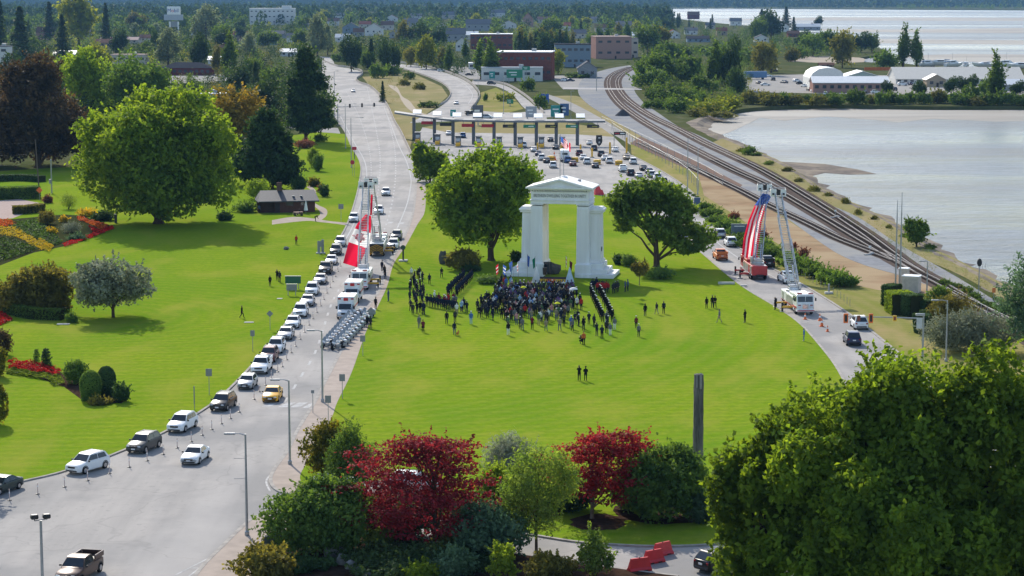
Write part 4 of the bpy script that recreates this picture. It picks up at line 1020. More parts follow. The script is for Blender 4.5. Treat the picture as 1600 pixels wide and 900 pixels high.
PROTO['crouch']=human('person',pose(pelvis=(0,-.1,.36),chest=(0,.1,.74),neck=(0,.16,.85),head=(0,.22,.97),shL=(-.17,.1,.77),shR=(.17,.1,.77),elL=(-.2,.3,.6),elR=(.2,.3,.6),wrL=(-.1,.42,.78),wrR=(.1,.42,.78),handL=(-.04,.44,.87),handR=(.04,.44,.87),
hipL=(-.09,-.1,.35),hipR=(.09,-.1,.35),knL=(-.13,.3,.46),knR=(.13,.2,.3),anL=(-.12,.08,.09),anR=(.12,-.16,.12),toeL=(-.12,.26,.035),toeR=(.12,.0,.035)))
PROTO['bend']=human('person',pose(pelvis=(0,-.1,.92),chest=(0,.28,1.12),neck=(0,.39,1.12),head=(0,.5,1.1),shL=(-.17,.3,1.12),shR=(.17,.3,1.12),elL=(-.2,.38,.84),elR=(.2,.38,.84),wrL=(-.12,.5,.62),wrR=(.12,.5,.62),handL=(-.1,.53,.52),handR=(.1,.53,.52),
hipL=(-.09,-.1,.9),hipR=(.09,-.1,.9),hup=(0,.7,.5),hfw=(0,.5,-.7)))
prng=random.Random(77)
def person(p,rz,ps='stand',top='navy',leg='black',hat=None,label='',group=None,hair=None,skin=None,sc=None,z=None):
 body,hm,cm=PROTO[ps]
 o=link('person',body);p=Vector(p)
 o.location=(p.x,p.y,p.z if z is None else z);o.rotation_euler=(0,0,rz);k=sc or prng.uniform(.97,1.06);o.scale=(k*1.04,k*1.04,k)
 paint(o,0,CLOTH[top]);paint(o,1,CLOTH[leg])
 if(skin if skin is not None else prng.random()<.12):paint(o,2,M_SKIND)
 if hat:h=link('cap',cm,o);paint(h,0,CLOTH[hat])
 else:h=link('hair',hm,o);paint(h,0,HAIR[hair if hair is not None else prng.randrange(5)])
 return tag(o,label,'person',group)
ZG=.12
def G(px,py):return P(px,py,ZG)
AWAY,TOWARD=0.0,math.pi
# --- single figures: pixel of the feet, facing, pose, clothes, label
SING=[(905,595,.1,'photo','black','black',None,'person in black standing left of the pair alone on the near lawn'),(915,595,-.2,'hands_front','black','black','black','person in black standing right of the pair alone on the near lawn'),
(378,497,-1.9,'walk','black','black',None,'man in a black suit walking over the left lawn above the queue'),
(463,382,2.9,'stand','red','black',None,'lone person in a red jacket on the left lawn'),(422,447,.5,'stand','black','black',None,'person in black, leftmost of the three near the green notice board'),
(433,438,.2,'photo','black','black',None,'person in black taking a photo above the green notice board'),(437,441,-.4,'stand','charcoal','black',None,'person in charcoal, rightmost of the three near the green notice board'),
(493,346,-1.3,'bend','brown','black',None,'stooping person in brown on the path end beside the small brick building'),(405,333,.4,'stand','denim','black',None,'person at the left end of the small brick building'),
(468,336,2,'sit','navy','navy',None,'seated person on the patio of the small brick building'),(554,250-2,2,'stand','charcoal','black',None,'person standing by the red round sign at the left road'),
(1104,482,.3,'stand','black','black',None,'tall person in black, left of three on the lawn near the right road'),(1113,481,.1,'stand','black','charcoal',None,'person in black, middle of three on the lawn near the right road'),(1117,481,-.3,'apart','black','black',None,'person in black, right of three on the lawn near the right road'),
(1124,504,1.2,'walk','grey','khaki',None,'person in pale grey walking on the right part of the lawn'),(1164,504,.8,'hands_front','black','black',None,'lone man in black nearest to the white ladder truck on lawn'),(1256,533,1.4,'stand','blue','blue',None,'person in blue overalls at the lawn edge by the right road'),
(1008,494,.3,'stand','black','charcoal',None,'person in black, left of the three on the lawn right of crowd'),(1026,491,.5,'walk','charcoal','khaki',None,'person in charcoal top and khaki, middle of three right of crowd'),(1037,490,.2,'stand','navy','black',None,'person in navy, right of the three on lawn right of crowd'),
(994,513,.2,'stand','burgundy','black','white','person in a burgundy top and white cap right of the crowd'),(998,526,.3,'stand','grey','navy','white','person in grey with a white hat nearest to camera right of crowd'),
(655,513,.4,'stand','grey','grey',None,'person in grey, left of the pair on the lawn below the left group'),(661,519,.2,'skirt','burgundy','black',None,'woman in burgundy and black skirt on lawn below the left group'),
(698,506,.1,'stand','black','navy',None,'person in black alone on the lawn below the left line of people'),(710,523,-.3,'stand','navy','denim',None,'person in navy with a small orange dog on the lawn'),(711,504,.2,'stand','charcoal','black',None,'person in charcoal behind the dog walker'),
(736,507,.0,'stand','blue','lightblue','white','person in a blue shirt and pale hat on the lawn'),(794,524,.2,'stand','black','white',None,'person in black top and white trousers in front of the crowd'),
(607,471,1.2,'hands_front','denim','denim',None,'person in denim at the lawn edge beside the white truck'),(600-13,483,-.6,'stand','black','black',None,'person in black on the pavement beside the ambulances'),
(563,505,.9,'stand','navy','black',None,'person in navy standing beside the front ambulance'),(574,512,-.4,'stand','black','black',None,'person in black, left of the two beside the motorcycles'),(579,513,-.7,'stand','charcoal','charcoal',None,'person in charcoal, right of the two beside the motorcycles'),
(601,430,.6,'stand','black','black',None,'person in black on the pavement by the striped truck rear'),(597,424,-.5,'stand','navy','navy',None,'person in navy on the pavement by the striped truck rear'),(602,436,-.9,'apart','black','navy',None,'person in dark clothes nearest to camera by the striped truck rear'),
(1211,484,1.0,'stand','black','black',None,'firefighter in black at the outrigger of the white ladder truck'),(912,539,-.1,'stand','orange','black',None,'person with an orange scarf in front of the right group'),(909,537,.6,'crouch','black','black',None,'person crouching on the grass in front of the right group'),
(643,434,.3,'stand','white','khaki',None,'person in white, leftmost at the rear of the left group'),(690,434,.3,'apart','black','black',None,'lone person in black standing between the two left groups'),
(671,444+0,.1,'stand','navy','black',None,'person in navy at the top of the left group'),(653,427+10,.1,'stand','black','black',None,'person in black at the rear of the left group'),
(660,436,-.2,'crouch','black','navy',None,'crouching person at the rear of the left group'),(656,433,.2,'stand','charcoal','white',None,'person in charcoal and white at the rear of the left group')]
for(x,y,a,ps,tp,lg,ht,lb) in SING:
 onroad=any(k in lb for k in('pavement','ambulance','motorcycles'))
 person(P(x,y,.13),a,ps,tp,lg,ht,lb)
# --- a small dog
dg=empty('dog',G(715,524),1.2,'small orange brown dog sitting beside the person in navy','dog')
M_DOG=mat('orange brown fur',(.45,.16,.05),.9)
b=MB();b.tube([(-.28,0,.3),(-.15,0,.33),(.05,0,.33),(.2,0,.36),(.3,0,.46),(.36,0,.54)],[.09,.12,.12,.13,.09,.08],10)
b.tube([(.34,0,.55),(.42,0,.54),(.52,0,.51)],[.085,.07,.035],8)
for sx,sy in((.17,.07),(.17,-.07)):b.tube([(sx,sy,.34),(sx+.02,sy,.18),(sx,sy,.1),(sx+.05,sy,.02)],[.055,.035,.028,.03],6)
for sy in(.08,-.08):b.tube([(-.22,sy,.32),(-.14,sy,.2),(-.27,sy,.12),(-.24,sy,.02)],[.075,.05,.03,.03],6)
b.tube([(-.3,0,.34),(-.42,0,.42),(-.46,0,.54)],[.035,.03,.012],6)
for sy in(.05,-.05):b.tube([(.35,sy,.6),(.34,sy*1.3,.68)],[.03,.006],5)
md_=b.build('body',M_DOG,dg);r_=md_.modifiers.new('r','REMESH');r_.mode='VOXEL';r_.voxel_size=.025
# --- groups
OUT_DARK=[('navy','black'),('black','black'),('charcoal','black'),('navy','navy'),('black','navy'),('charcoal','charcoal'),('navy','charcoal')]
OUT_ANY=OUT_DARK*3+[('grey','denim'),('white','navy'),('red','black'),('blue','denim'),('burgundy','black'),('khaki','denim'),('brown','black'),('lightblue','khaki'),('green','khaki'),('grey','black'),('purple','denim'),('pink','denim')]
GCOUNT={}
def crowd(region,n,label,group,poses=('stand','apart','hands_front','stand','skirt'),outs=OUT_ANY,dmin=.62,face=(AWAY,.5),hats=(None,)*7+('white','navy'),seed=1,target=None):
 """stand n people inside a pixel polygon, no nearer than dmin metres to each other"""
 r=random.Random(seed);pts=[G(*q) for q in region];got=[]
 xs=[p.x for p in pts];ys=[p.y for p in pts]
 def inside(x,y):
  c=False;j=len(pts)-1
  for i in range(len(pts)):
   if(pts[i].y>y)!=(pts[j].y>y) and x<(pts[j].x-pts[i].x)*(y-pts[i].y)/(pts[j].y-pts[i].y)+pts[i].x:c=not c
   j=i
  return c
 for _ in range(6000):
  if len(got)>=n:break
  x,y=r.uniform(min(xs),max(xs)),r.uniform(min(ys),max(ys))
  if inside(x,y) and all((x-a)**2+(y-b_)**2>dmin**2 for a,b_ in got):got.append((x,y))
 for x,y in got:
  t,l=r.choice(outs);a=face[0]+r.gauss(0,face[1])
  if target:a=math.atan2(target.y-y,target.x-x)-math.pi/2+r.gauss(0,.25)
  person((x,y,ZG),a,r.choice(poses),t,l,r.choice(hats),label,group)
 GCOUNT[group]=len(got)
def rank(a,b_,n,label,group,out,hat,rows=1,dx=0.0,ps='stand',face=AWAY,dy=0.0):
 A,B=G(*a),G(*b_);d=(B-A);nn=Vector((-d.y,d.x,0)).normalized()
 for r in range(rows):
  for i in range(n):
   p=A.lerp(B,i/max(1,n-1))+nn*r*dx
   person((p.x+prng.uniform(-.08,.08),p.y+prng.uniform(-.08,.08),ZG),face+prng.gauss(0,.12),ps,out[0],out[1],hat,label,group)
TG=G(862,432)
# seated audience before the stage: rows of chairs
M_CHAIR=mat('black folding chair',(.02,.02,.022),.5)
cb=MB();cb.box((0,.05,.44),(.44,.42,.035),bev=.01);seat_me=None
def chair_proto():
 t=empty('folding_chair',(0,0,-50))
 q=MB();q.box((0,.05,.44),(.42,.40,.03),bev=.012);q.build('seat',M_CHAIR,t)
 q=MB();q.box((0,-.2,.76),(.42,.03,.2),bev=.012);q.build('backrest',M_CHAIR,t)
 for s in(-1,1):
  q=MB();q.tube([(s*.2,.25,0),(s*.2,.0,.44),(s*.2,-.2,.86)],.014,6);q.build('leg',M_CHAIR,t)
  q=MB();q.tube([(s*.2,-.22,0),(s*.2,.16,.44)],.014,6);q.build('leg',M_CHAIR,t)
 return t
CHP=chair_proto();first=True;nseat=0
for k in range(2):
 for side,(xa,xb) in enumerate(((800,843),(851,893))):
  y=451+k*3.7;x0=xa+k*-2;x1=xb+k*1.5;n=8
  for i in range(n):
   p=G(x0+(x1-x0)*i/(n-1)+prng.uniform(-1,1),y+prng.uniform(-.4,.4)+(1.5 if side==0 else 0)*0)
   a=math.atan2(TG.y-p.y,TG.x-p.x)-math.pi/2
   c=CHP if first else copytree(CHP);first=False
   c.location=p;c.rotation_euler=(0,0,a)
   tag(c,'black folding chair in the rows facing the stage under the arch','chair','folding chairs before the stage')
   t,l=prng.choice(OUT_ANY[10:])
   person((p.x,p.y,ZG),a,'sit',t,l,prng.choice((None,None,None,'white','navy')),'seated onlooker in the rows of chairs facing the stage under the arch','people seated before the stage');nseat+=1
# standing crowd round the seats
LBL='standing onlooker in dark clothes in the packed crowd before the arch'
crowd([(757,488),(894,486),(890,497),(875,505),(850,506),(800,502),(763,499)],46,LBL,'people standing in the packed crowd',seed=3,target=TG,dmin=.62)
crowd([(745,486),(752,470),(766,468),(763,498),(748,500)],12,'onlooker in dark uniform at the left edge of packed crowd','uniformed people at the left edge of the crowd',outs=OUT_DARK,seed=4,target=TG,hats=(None,'navy'))
crowd([(765,500),(905,500),(900,520),(780,518)],18,'onlooker standing loosely at the near edge of the packed crowd','people along the near edge of the crowd',seed=5,dmin=1.6,poses=('stand','apart','photo','hands_front','walk'),target=TG)
crowd([(900,520),(900,505),(960,505),(963,528),(930,532)],13,'onlooker in the loose group below the right hand file of soldiers','people in the loose group at the right',seed=6,dmin=1.3,outs=OUT_DARK+[('grey','white')],poses=('stand','apart','hands_front','photo'))
crowd([(890,468),(915,462),(912,484),(896,486)],7,'onlooker standing apart at the right edge of the packed crowd','people at the right edge of the crowd',seed=7,dmin=1.2,outs=[('white','black'),('red','navy'),('navy','black'),('black','black')])
crowd([(774,452),(795,438),(800,452),(786,462)],9,'onlooker beside the flags at the left foot of the arch','people beside the flags left of the stage',seed=8,dmin=.9,target=TG)
# the inner part of the crowd is a press nobody could count: one mass of figures
LOW={}
for k_ in('stand','apart','hands_front','skirt'):
 o_=bpy.data.objects.new('t',PROTO[k_][0]);COL.objects.link(o_);d_=o_.modifiers.new('d','DECIMATE');d_.ratio=.35;LOW[k_]=bpy.data.meshes.new_from_object(o_.evaluated_get(bpy.context.evaluated_depsgraph_get()));bpy.data.objects.remove(o_)
def crowd_mass(region,n,seed,dmin=.5):
 r=random.Random(seed);pts=[G(*q) for q in region];got=[];xs=[p.x for p in pts];ys=[p.y for p in pts];names=list(CLOTH);mats=[CLOTH[k] for k in names]+[M_SKIN,M_SHOE];ix={k:i for i,k in enumerate(names)}
 for _ in range(20000):
  if len(got)>=n:break
  x,y=r.uniform(min(xs),max(xs)),r.uniform(min(ys),max(ys));c=False;j=len(pts)-1
  for i in range(len(pts)):
   if(pts[i].y>y)!=(pts[j].y>y) and x<(pts[j].x-pts[i].x)*(y-pts[i].y)/(pts[j].y-pts[i].y)+pts[i].x:c=not c
   j=i
  if c and all((x-a)**2+(y-b_)**2>dmin**2 for a,b_ in got):got.append((x,y))
 cache={}
 for k in('stand','apart','hands_front','skirt'):
  me=LOW[k];V=np.empty(len(me.vertices)*3);me.vertices.foreach_get('co',V);LI=np.empty(len(me.loops),np.int32);me.loops.foreach_get('vertex_index',LI);LS=np.empty(len(me.polygons),np.int32);me.polygons.foreach_get('loop_start',LS);MI=np.empty(len(me.polygons),np.int32);me.polygons.foreach_get('material_index',MI)
  cache[k]=(V.reshape(-1,3),LI,LS,MI)
 Vs,Ls,Ss,Ms=[],[],[],[];nv=nl=0
 for x,y in got:
  V,LI,LS,MI=cache[r.choice(list(cache))];a=math.atan2(TG.y-y,TG.x-x)-math.pi/2+r.gauss(0,.3);k=r.uniform(.96,1.07);c,s=math.cos(a)*k,math.sin(a)*k
  Vs.append(np.stack([V[:,0]*c-V[:,1]*s+x,V[:,0]*s+V[:,1]*c+y,V[:,2]*k+ZG],1));t,l=r.choice(OUT_ANY)
  hr_=ix[r.choice(('black','brown','charcoal','grey','white','navy'))];mp_=np.array([ix[t],ix[l],len(names),len(names)+1]);mi=mp_[MI]
  zc=V[LI[LS],2];mi=np.where((MI==2)&(zc>1.66),hr_,mi)
  Ls.append(LI+nv);Ss.append(LS+nl);Ms.append(mi);nv+=len(V);nl+=len(LI)
 V,LI,LS,MI=map(np.concatenate,(Vs,Ls,Ss,Ms));me=bpy.data.meshes.new('crowd');me.vertices.add(len(V));me.vertices.foreach_set('co',V.astype(np.float32).ravel());me.loops.add(len(LI));me.loops.foreach_set('vertex_index',LI.astype(np.int32));me.polygons.add(len(LS));me.polygons.foreach_set('loop_start',LS.astype(np.int32))
 for m_ in mats:me.materials.append(m_)
 me.polygons.foreach_set('material_index',MI.astype(np.int32));me.update(calc_edges=True);o=link('crowd',me);o['kind']='stuff';print('crowd',len(got),len(LS))
crowd_mass([(774,461),(800,460),(893,460),(896,487),(850,492),(762,489)],205,61,.55)
# left groups
crowd([(638,470),(655,452),(668,470),(664,496),(640,494)],16,'onlooker in dark clothes in the leftmost standing group','people in the leftmost group',seed=9,outs=OUT_DARK,dmin=.9,target=TG)
crowd([(636,440),(662,440),(660,462),(640,462)],9,'onlooker in dark clothes at the rear of leftmost group','people at the rear of the leftmost group',seed=19,outs=OUT_DARK,dmin=1.1,target=TG)
rank((668,479),(713,487),14,'person in dark uniform in the straight rank left of crowd','uniformed people in the left rank',('navy','navy'),'navy',1,0)
crowd([(674,470),(715,476),(713,484),(676,478)],9,'onlooker in mixed colours behind the straight left rank','people behind the left rank',seed=10,outs=[('red','navy'),('burgundy','black'),('grey','navy'),('khaki','black'),('white','black')],dmin=.9)
crowd([(712,492),(728,480),(730,494),(716,498)],5,'onlooker at the right end of the straight left rank','people at the end of the left rank',seed=11,dmin=1.1,outs=[('white','khaki'),('black','black'),('navy','navy'),('lightblue','navy')])
rank((713,463),(738,437),13,'soldier in dark blue in the diagonal double file left of arch','soldiers in the diagonal file left of the arch',('navy','black'),'black',2,1.3)
# right file and colour guard
rank((938,462),(957,503),13,'soldier in dark uniform in the double file right of crowd','soldiers in the right double file',('black','black'),'white',2,-1.4)
rank((933,458),(946,459),5,'soldier in a red tunic at the head of the right double file','red tunic soldiers at the head of right file',('red','navy'),'navy',2,.9)
rank((924,455),(924+8,452),4,'soldier in dark uniform in shade between arch and right file','soldiers in shade beside the right file',('navy','navy'),'black')
rank((958,459),(966,456),4,'onlooker in shade right of the head of the right file','onlookers in shade right of the file',('charcoal','navy'),None)
for i,(x,y) in enumerate(((977,456),(981,455))):person(G(x,y),1.2,'stand','denim','navy',None,('person in denim, left','person in denim, right')[i]+' of the pair below the young staked tree')
M_POLE=mat('varnished flag staff',(.25,.15,.08),.5)
def flag_on_staff(p,h,cols,label,lean=(0,0),w=1.0,name='flag'):
 t=empty(name,p,0,label,'flag')
 top=Vector((lean[0],lean[1],h));q=MB();q.tube([(0,0,0),top],.02,6);q.lathe([(.03,0),(.035,.05),(.005,.12)],8,c=top);q.build('staff',M_POLE,t)
 r=random.Random(int(p.x*37));a=r.uniform(0,6);ca=math.cos(a)*w*.45;sa=math.sin(a)*w*.2-.1
 fn=lambda u,v:Vector((top.x*(1-.1*v)+ca*u*(1-.35*v),top.y*(1-.1*v)+sa*u+.06*math.sin(u*9),top.z-.05-v*h*.42-u*.35))
 cloth('cloth',fn,8,8,[cols[0]]+[cols[-1]],lambda u,v:1 if len(cols)>1 and int(v*5)%2 else 0,t)
 return t
FL=[(904,431,(M_FBLUE,),'dark blue'),(908,431.5,(M_FRED,M_FWHITE),'red and white'),(912,432,(M_FWHITE,M_FRED),'white and red'),(916,431.5,(M_FBLUE,M_FWHITE),'blue and white'),(920,432,(CLOTH['black'],),'black'),(926,432,(CLOTH['purple'],),'purple'),(932,432,(M_FBLUE,),'navy')]
ordn=('first','second','third','fourth','fifth','sixth','seventh')
for i,(x,y,c,nm) in enumerate(FL):
 p=G(x,y);flag_on_staff(p+Vector((.2,.25,0)),2.7,c,f'{nm} flag, {ordn[i]} from left in colour guard at the right pier')
 person(p,AWAY+.2,'hands_front','black','navy','black',f'flag bearer in dark uniform, {ordn[i]} from left in colour guard at right pier')
FLL=[(776,446,(M_FRED,M_FWHITE),'striped red and white'),(785,447,(M_FBLUE,M_FWHITE),'pale blue and white'),(800,446,(CLOTH['lightblue'],),'light blue'),(803,441,(M_FBLUE,),'deep blue'),(810,444,(M_FWHITE,M_FRED),'white and red')]
for i,(x,y,c,nm) in enumerate(FLL):
 flag_on_staff(G(x,y),3.4,c,f'{nm} flag on a staff, {ordn[i]} from left at the arch left foot',lean=(prng.uniform(-.3,.3),.1),w=1.3)
M_FGREEN=mat('flag green cloth',(.02,.22,.12),.8)
flag_on_staff(G(824,437),4.0,(M_FBLUE,),'plain blue flag hanging before the left pier of the arch');flag_on_staff(G(836,437),3.6,(M_FGREEN,),'green flag hanging before the left pier of the arch')
flag_on_staff(G(884,437),3.9,(M_FWHITE,M_FRED),'white and red flag under the arch opening');flag_on_staff(G(890,438),3.2,(CLOTH['burgundy'],),'dark red flag beside the white and red one under the arch')
# stage under the arch with gold bunting, lectern, easel, stone
st=empty('stage',G(862,440),rad(-8),'low stage with gold bunting along its front under the arch','stage')
q=MB();q.box((0,0,.3),(5.2,2.4,.6),bev=.02);q.build('deck',mat('dark stage carpet',(.06,.05,.05),.9),st)
for i in range(8):
 q=MB();x0=-2.55+i*.64
 fn=lambda u,v:(x0+u*.6,-1.24-.05*math.sin(u*math.pi),.58-v*(.22+.3*math.sin(u*math.pi)))
 n=6;q.v=[fn(a/n,c_/3) for c_ in range(4) for a in range(n+1)];q.f=[[j*(n+1)+i_,j*(n+1)+i_+1,(j+1)*(n+1)+i_+1,(j+1)*(n+1)+i_] for j in range(3) for i_ in range(n)];q.m=[0]*len(q.f)
 q.build('bunting',M_YELLOW if i not in(3,4) else M_ORANGE,st)
lec=empty('lectern',G(851,435),.2,'dark wooden lectern at the left end of the stage','lectern');lec.location.z+=.6
q=MB();q.frustum((0,0,0),(.5,.4),(.6,.5),1.05);q.build('stand',mat('dark wood',(.06,.035,.02),.5),lec)
q=MB();q.box((0,-.02,1.1),(.66,.5,.05),bev=.01);q.build('top',mat('dark wood',(.06,.035,.02),.5),lec)
sp=G(852.5,434.2);person((sp.x,sp.y+.5,.72),TOWARD,'hands_front','black','black',None,'speaker in a black suit standing on the stage behind the lectern')
ez=empty('easel',G(856,432),.1,'black display board on an easel against the left pier','easel')
q=MB();q.box((0,0,1.5),(1.3,.06,1.7),bev=.01,M=Matrix.Rotation(-.12,4,'X'));q.build('board',M_BLACK,ez)
for sx in(-.4,.4):q=MB();q.tube([(sx,-.1,0),(sx*.6,.12,2.4)],.02,6);q.build('leg',M_POLE,ez)
q=MB();q.tube([(0,.7,0),(0,.12,2.3)],.02,6);q.build('leg',M_POLE,ez)
def rock(name,p,r,h,m,label,seed,cat='rock'):
 R=random.Random(seed);bm=bmesh.new();bmesh.ops.create_icosphere(bm,subdivisions=2,radius=1)
 for v in bm.verts:
  k=R.uniform(.82,1.12);v.co=Vector((v.co.x*r[0]*k,v.co.y*r[1]*k,max(-.05,v.co.z*.75+.45)*h*k))
 me=bpy.data.meshes.new(name);bm.to_mesh(me);bm.free();me.materials.append(m)
 o=link(name,me);o.location=p;return tag(o,label,cat)
M_STONE=mat('grey boulder stone',(.22,.21,.2),.9,(.13,.13,.125),2,bump=.5,bs=6)
rock('boulder',G(864,428),(1.3,.9),1.6,mat('dark plaque stone',(.10,.10,.095),.8),'dark grey boulder monument standing in the arch opening',3)
rock('boulder',G(692,412),(.75,.6),1.9,mat('dark plaque stone',(.10,.10,.095),.8),'dark standing stone left of the little weeping tree',4,'standing stone')
for i,(x,y) in enumerate(((838,441),(890,442))):
 t=empty('speaker_cover',G(x,y),0,('white pointed cloth cover at the left end of the stage','pale blue white pointed cloth cover at right end of the stage')[i],'cover')
 q=MB();q.lathe([(.75,0),(.6,.6),(.32,1.5),(.12,2.3),(.03,2.5)],9);q.build('drape',(M_FWHITE,mat('pale blue cloth',(.5,.6,.68),.8))[i],t)
 q=MB();q.tube([(0,0,2.4),(0,0,2.9)],.02,6);q.build('pole',M_STEEL,t)
for i,(x,y) in enumerate(((871,494),(818,468))):
 t=empty('umbrella',G(x,y),0,('bright yellow umbrella at the near edge of the crowd','yellow green umbrella in the middle of the crowd')[i],'umbrella');t.location.z+=1.0
 q=MB();q.lathe([(.45,.78),(.36,.88),(.2,.98),(.02,1.04)],12);q.build('canopy',CLOTH['yellow'],t);q=MB();q.tube([(0,0,.1),(0,0,1.06)],.012,6);q.build('handle',M_BLACK,t)
t=empty('umbrella',G(896,470),0,'white umbrella at the right edge of the crowd','umbrella');t.location.z+=1.0
q=MB();q.lathe([(.66,.72),(.52,.86),(.28,.98),(.02,1.04)],12);q.build('canopy',CLOTH['white'],t);q=MB();q.tube([(0,0,.1),(0,0,1.06)],.012,6);q.build('handle',M_BLACK,t)
# ================================================================== VEHICLES
CAR={n:mat('car paint '+n,c,r,tuple(k*.95 for k in c),2,mt,.35,coat=.12) for n,c,r,mt in(('white',(.78,.78,.77),.35,0),('silver',(.42,.43,.44),.35,.5),('grey',(.055,.058,.062),.35,.4),('black',(.012,.012,.014),.3,0),('navy',(.015,.025,.07),.3,.2),
('red',(.25,.015,.02),.3,.1),('darkred',(.10,.012,.016),.3,.1),('yellow',(.82,.40,.006),.35,0),('brown',(.07,.036,.026),.35,.3),('darkgreen',(.02,.04,.04),.3,.2),('beige',(.45,.36,.26),.35,.3),('orange',(.6,.15,.03),.4,0),('blue',(.06,.14,.32),.3,.2))}
M_PLATE=mat('licence plate',(.7,.7,.72),.4)
M_GRILLE=mat('dark grille',(.018,.018,.02),.4)
SHAPES=dict( # length, width, height, hood z, belt z, windscreen foot x, roof front x, roof rear x, rear glass foot x, rear deck z, wheel radius, ground clearance
sedan=(4.7,1.82,1.46,.92,.98,.95,.25,-.95,-1.75,1.02,.33,.2),
suv=(4.65,1.88,1.72,1.06,1.13,1.15,.45,-1.75,-2.15,1.13,.37,.24),
van=(5.0,1.95,1.8,1.1,1.15,1.7,.8,-2.1,-2.4,1.15,.35,.22),
pickup=(5.5,1.98,1.82,1.12,1.22,1.25,.6,-.75,-.95,1.2,.4,.3),
hatch=(4.1,1.75,1.5,.95,1.0,.95,.25,-1.35,-1.85,1.0,.32,.2))
def car_proto(kind):
 L_,W_,H_,hz,bz,wf,rf,rr,rg,dz,wr,cl=SHAPES[kind]
 t=empty('car',(0,0,-60));h=W_/2;f,r=L_/2,-L_/2
 pk=kind=='pickup'
 def ring(x,zt,w,zb):
  return[(x,-w,zb+.1),(x,-w*1.0,zb+.28),(x,-w,zt-.2),(x,-w*.965,zt-.07),(x,-w*.86,zt),(x,w*.86,zt),(x,w*.965,zt-.07),(x,w,zt-.2),(x,w,zb+.28),(x,w,zb+.1),(x,w*.9,zb),(x,-w*.9,zb)]
 b=MB()
 xs=[(r,dz-.22,h*.86,cl+.12),(r+.08,dz-.06,h*.93,cl+.05),(r+.3,dz,h*.985,cl),(rg,dz+.0,h,cl),(rr,bz,h,cl),(rf,bz,h,cl),(wf,bz-.0,h,cl),(wf+.12,hz+.02,h,cl),(f-.65,hz-.05,h*.985,cl),(f-.25,hz-.14,h*.95,cl+.02),(f-.06,hz-.25,h*.86,cl+.05),(f,hz-.36,h*.78,cl+.12)]
 b.loft([ring(*q) for q in xs])
 # cabin
 ct=H_;tw=h*.74;bw=h*.93
 def cab(x,z,w):return[(x,-w,z),(x,w,z)]
 v=[(wf,-bw,bz-.03),(wf,bw,bz-.03),(rf,-tw,ct-.06),(rf,tw,ct-.06),(rf-.25,-tw,ct),(rf-.25,tw,ct),(rr+.2,-tw,ct),(rr+.2,tw,ct),(rr,-tw,ct-.06),(rr,tw,ct-.06),(rg,-bw,dz-.03),(rg,bw,dz-.03)]
 b.add(v,[(0,1,3,2),(2,3,5,4),(4,5,7,6),(6,7,9,8),(8,9,11,10),(0,2,4,6,8,10),(1,11,9,7,5,3)])
 body=b.build('body',[CAR['white']],t,smooth=38)
 def panel(name,q,m,off,par=t):
  q=[Vector(k) for k in q];n=(q[1]-q[0]).cross(q[2]-q[0]).normalized()*off
  bb=MB();k=len(q);bb.add([p+n for p in q]+[p-n*.5 for p in q],[tuple(range(k)),*[(i,i+k,(i+1)%k+k,(i+1)%k) for i in range(k)]]);return bb.build(name,m,par)
 lp=lambda a,c,k:tuple(a[i]+(c[i]-a[i])*k for i in range(3))
 A,B_,C_,D_=(wf,-bw,bz-.03),(wf,bw,bz-.03),(rf,tw,ct-.06),(rf,-tw,ct-.06)
 def inset(q,k):c=[sum(p[i] for p in q)/4 for i in range(3)];return[lp(p,c,k) for p in q]
 panel('windscreen',inset([A,B_,C_,D_],.07),M_GLASS,.012)
 panel('rear_window',inset([(rg,bw,dz-.03),(rg,-bw,dz-.03),(rr,-tw,ct-.06),(rr,tw,ct-.06)],.11),M_GLASS,.012)
 for s in(-1,1):
  yb,yt=s*bw,s*tw
  mid=(rf+rr)/2+.1
  def sw(xa,xb,ta,tb):
   q=[(xa,yb+(yt-yb)*.1,bz+.03),(xb,yb+(yt-yb)*.1,bz+.03),(tb,yb+(yt-yb)*.88,ct-.11),(ta,yb+(yt-yb)*.88,ct-.11)]
   return q if s<0 else q[::-1]
  panel('side_window',sw(mid+.03,wf-.22,mid+.03,rf-.1),M_GLASS,.012)
  if not pk:panel('side_window',sw(rr-.05 if kind!='sedan' else rr-.25,mid-.05,rr+.15,mid-.05),M_GLASS,.012)
  else:panel('side_window',sw(rr+.05,mid-.05,rr+.12,mid-.05),M_GLASS,.012)
  q=MB();q.box((wf-.2,s*(h+.09),bz+.04),(.12,.2,.15),bev=.03);q.build('mirror',M_BLACK,t)
  q=MB();q.box((f-.16,s*h*.62,hz-.29),(.26,h*.36,.15),bev=.04);q.build('headlight',M_HEAD,t)
  q=MB();q.box((r+.07,s*h*.74,dz-.25),(.14,h*.26,.24),bev=.03);q.build('tail_light',M_TAIL,t)
  for wx in(f-.92,r+.85):
   q=MB();q.lathe([(wr*.62,-.115),(wr*.93,-.11),(wr,-.07),(wr,.07),(wr*.93,.11),(wr*.62,.115)],18,M=Matrix.Translation((wx,s*(h-.10),wr))@Matrix.Rotation(math.pi/2,4,'X'));w=q.build('wheel',M_TYRE,t,smooth=40)
   q=MB();q.lathe([(wr*.6,-.02),(wr*.58,.02),(.06,.03)],12,M=Matrix.Translation((wx,s*(h+.005),wr))@Matrix.Rotation(-s*math.pi/2,4,'X'));q.build('rim',M_RIM,w)
   q=MB();q.tube([(wx+math.cos(a)*(wr+.05),s*(h-.012),wr+math.sin(a)*(wr+.05)) for a in[k*math.pi/8-.15 for k in range(9)]],.045,6);q.build('wheel_arch',M_BLACK,t)
 q=MB();q.box((f-.03,0,hz-.34),(.12,h*.95,.2),bev=.04);q.build('grille',M_GRILLE,t)
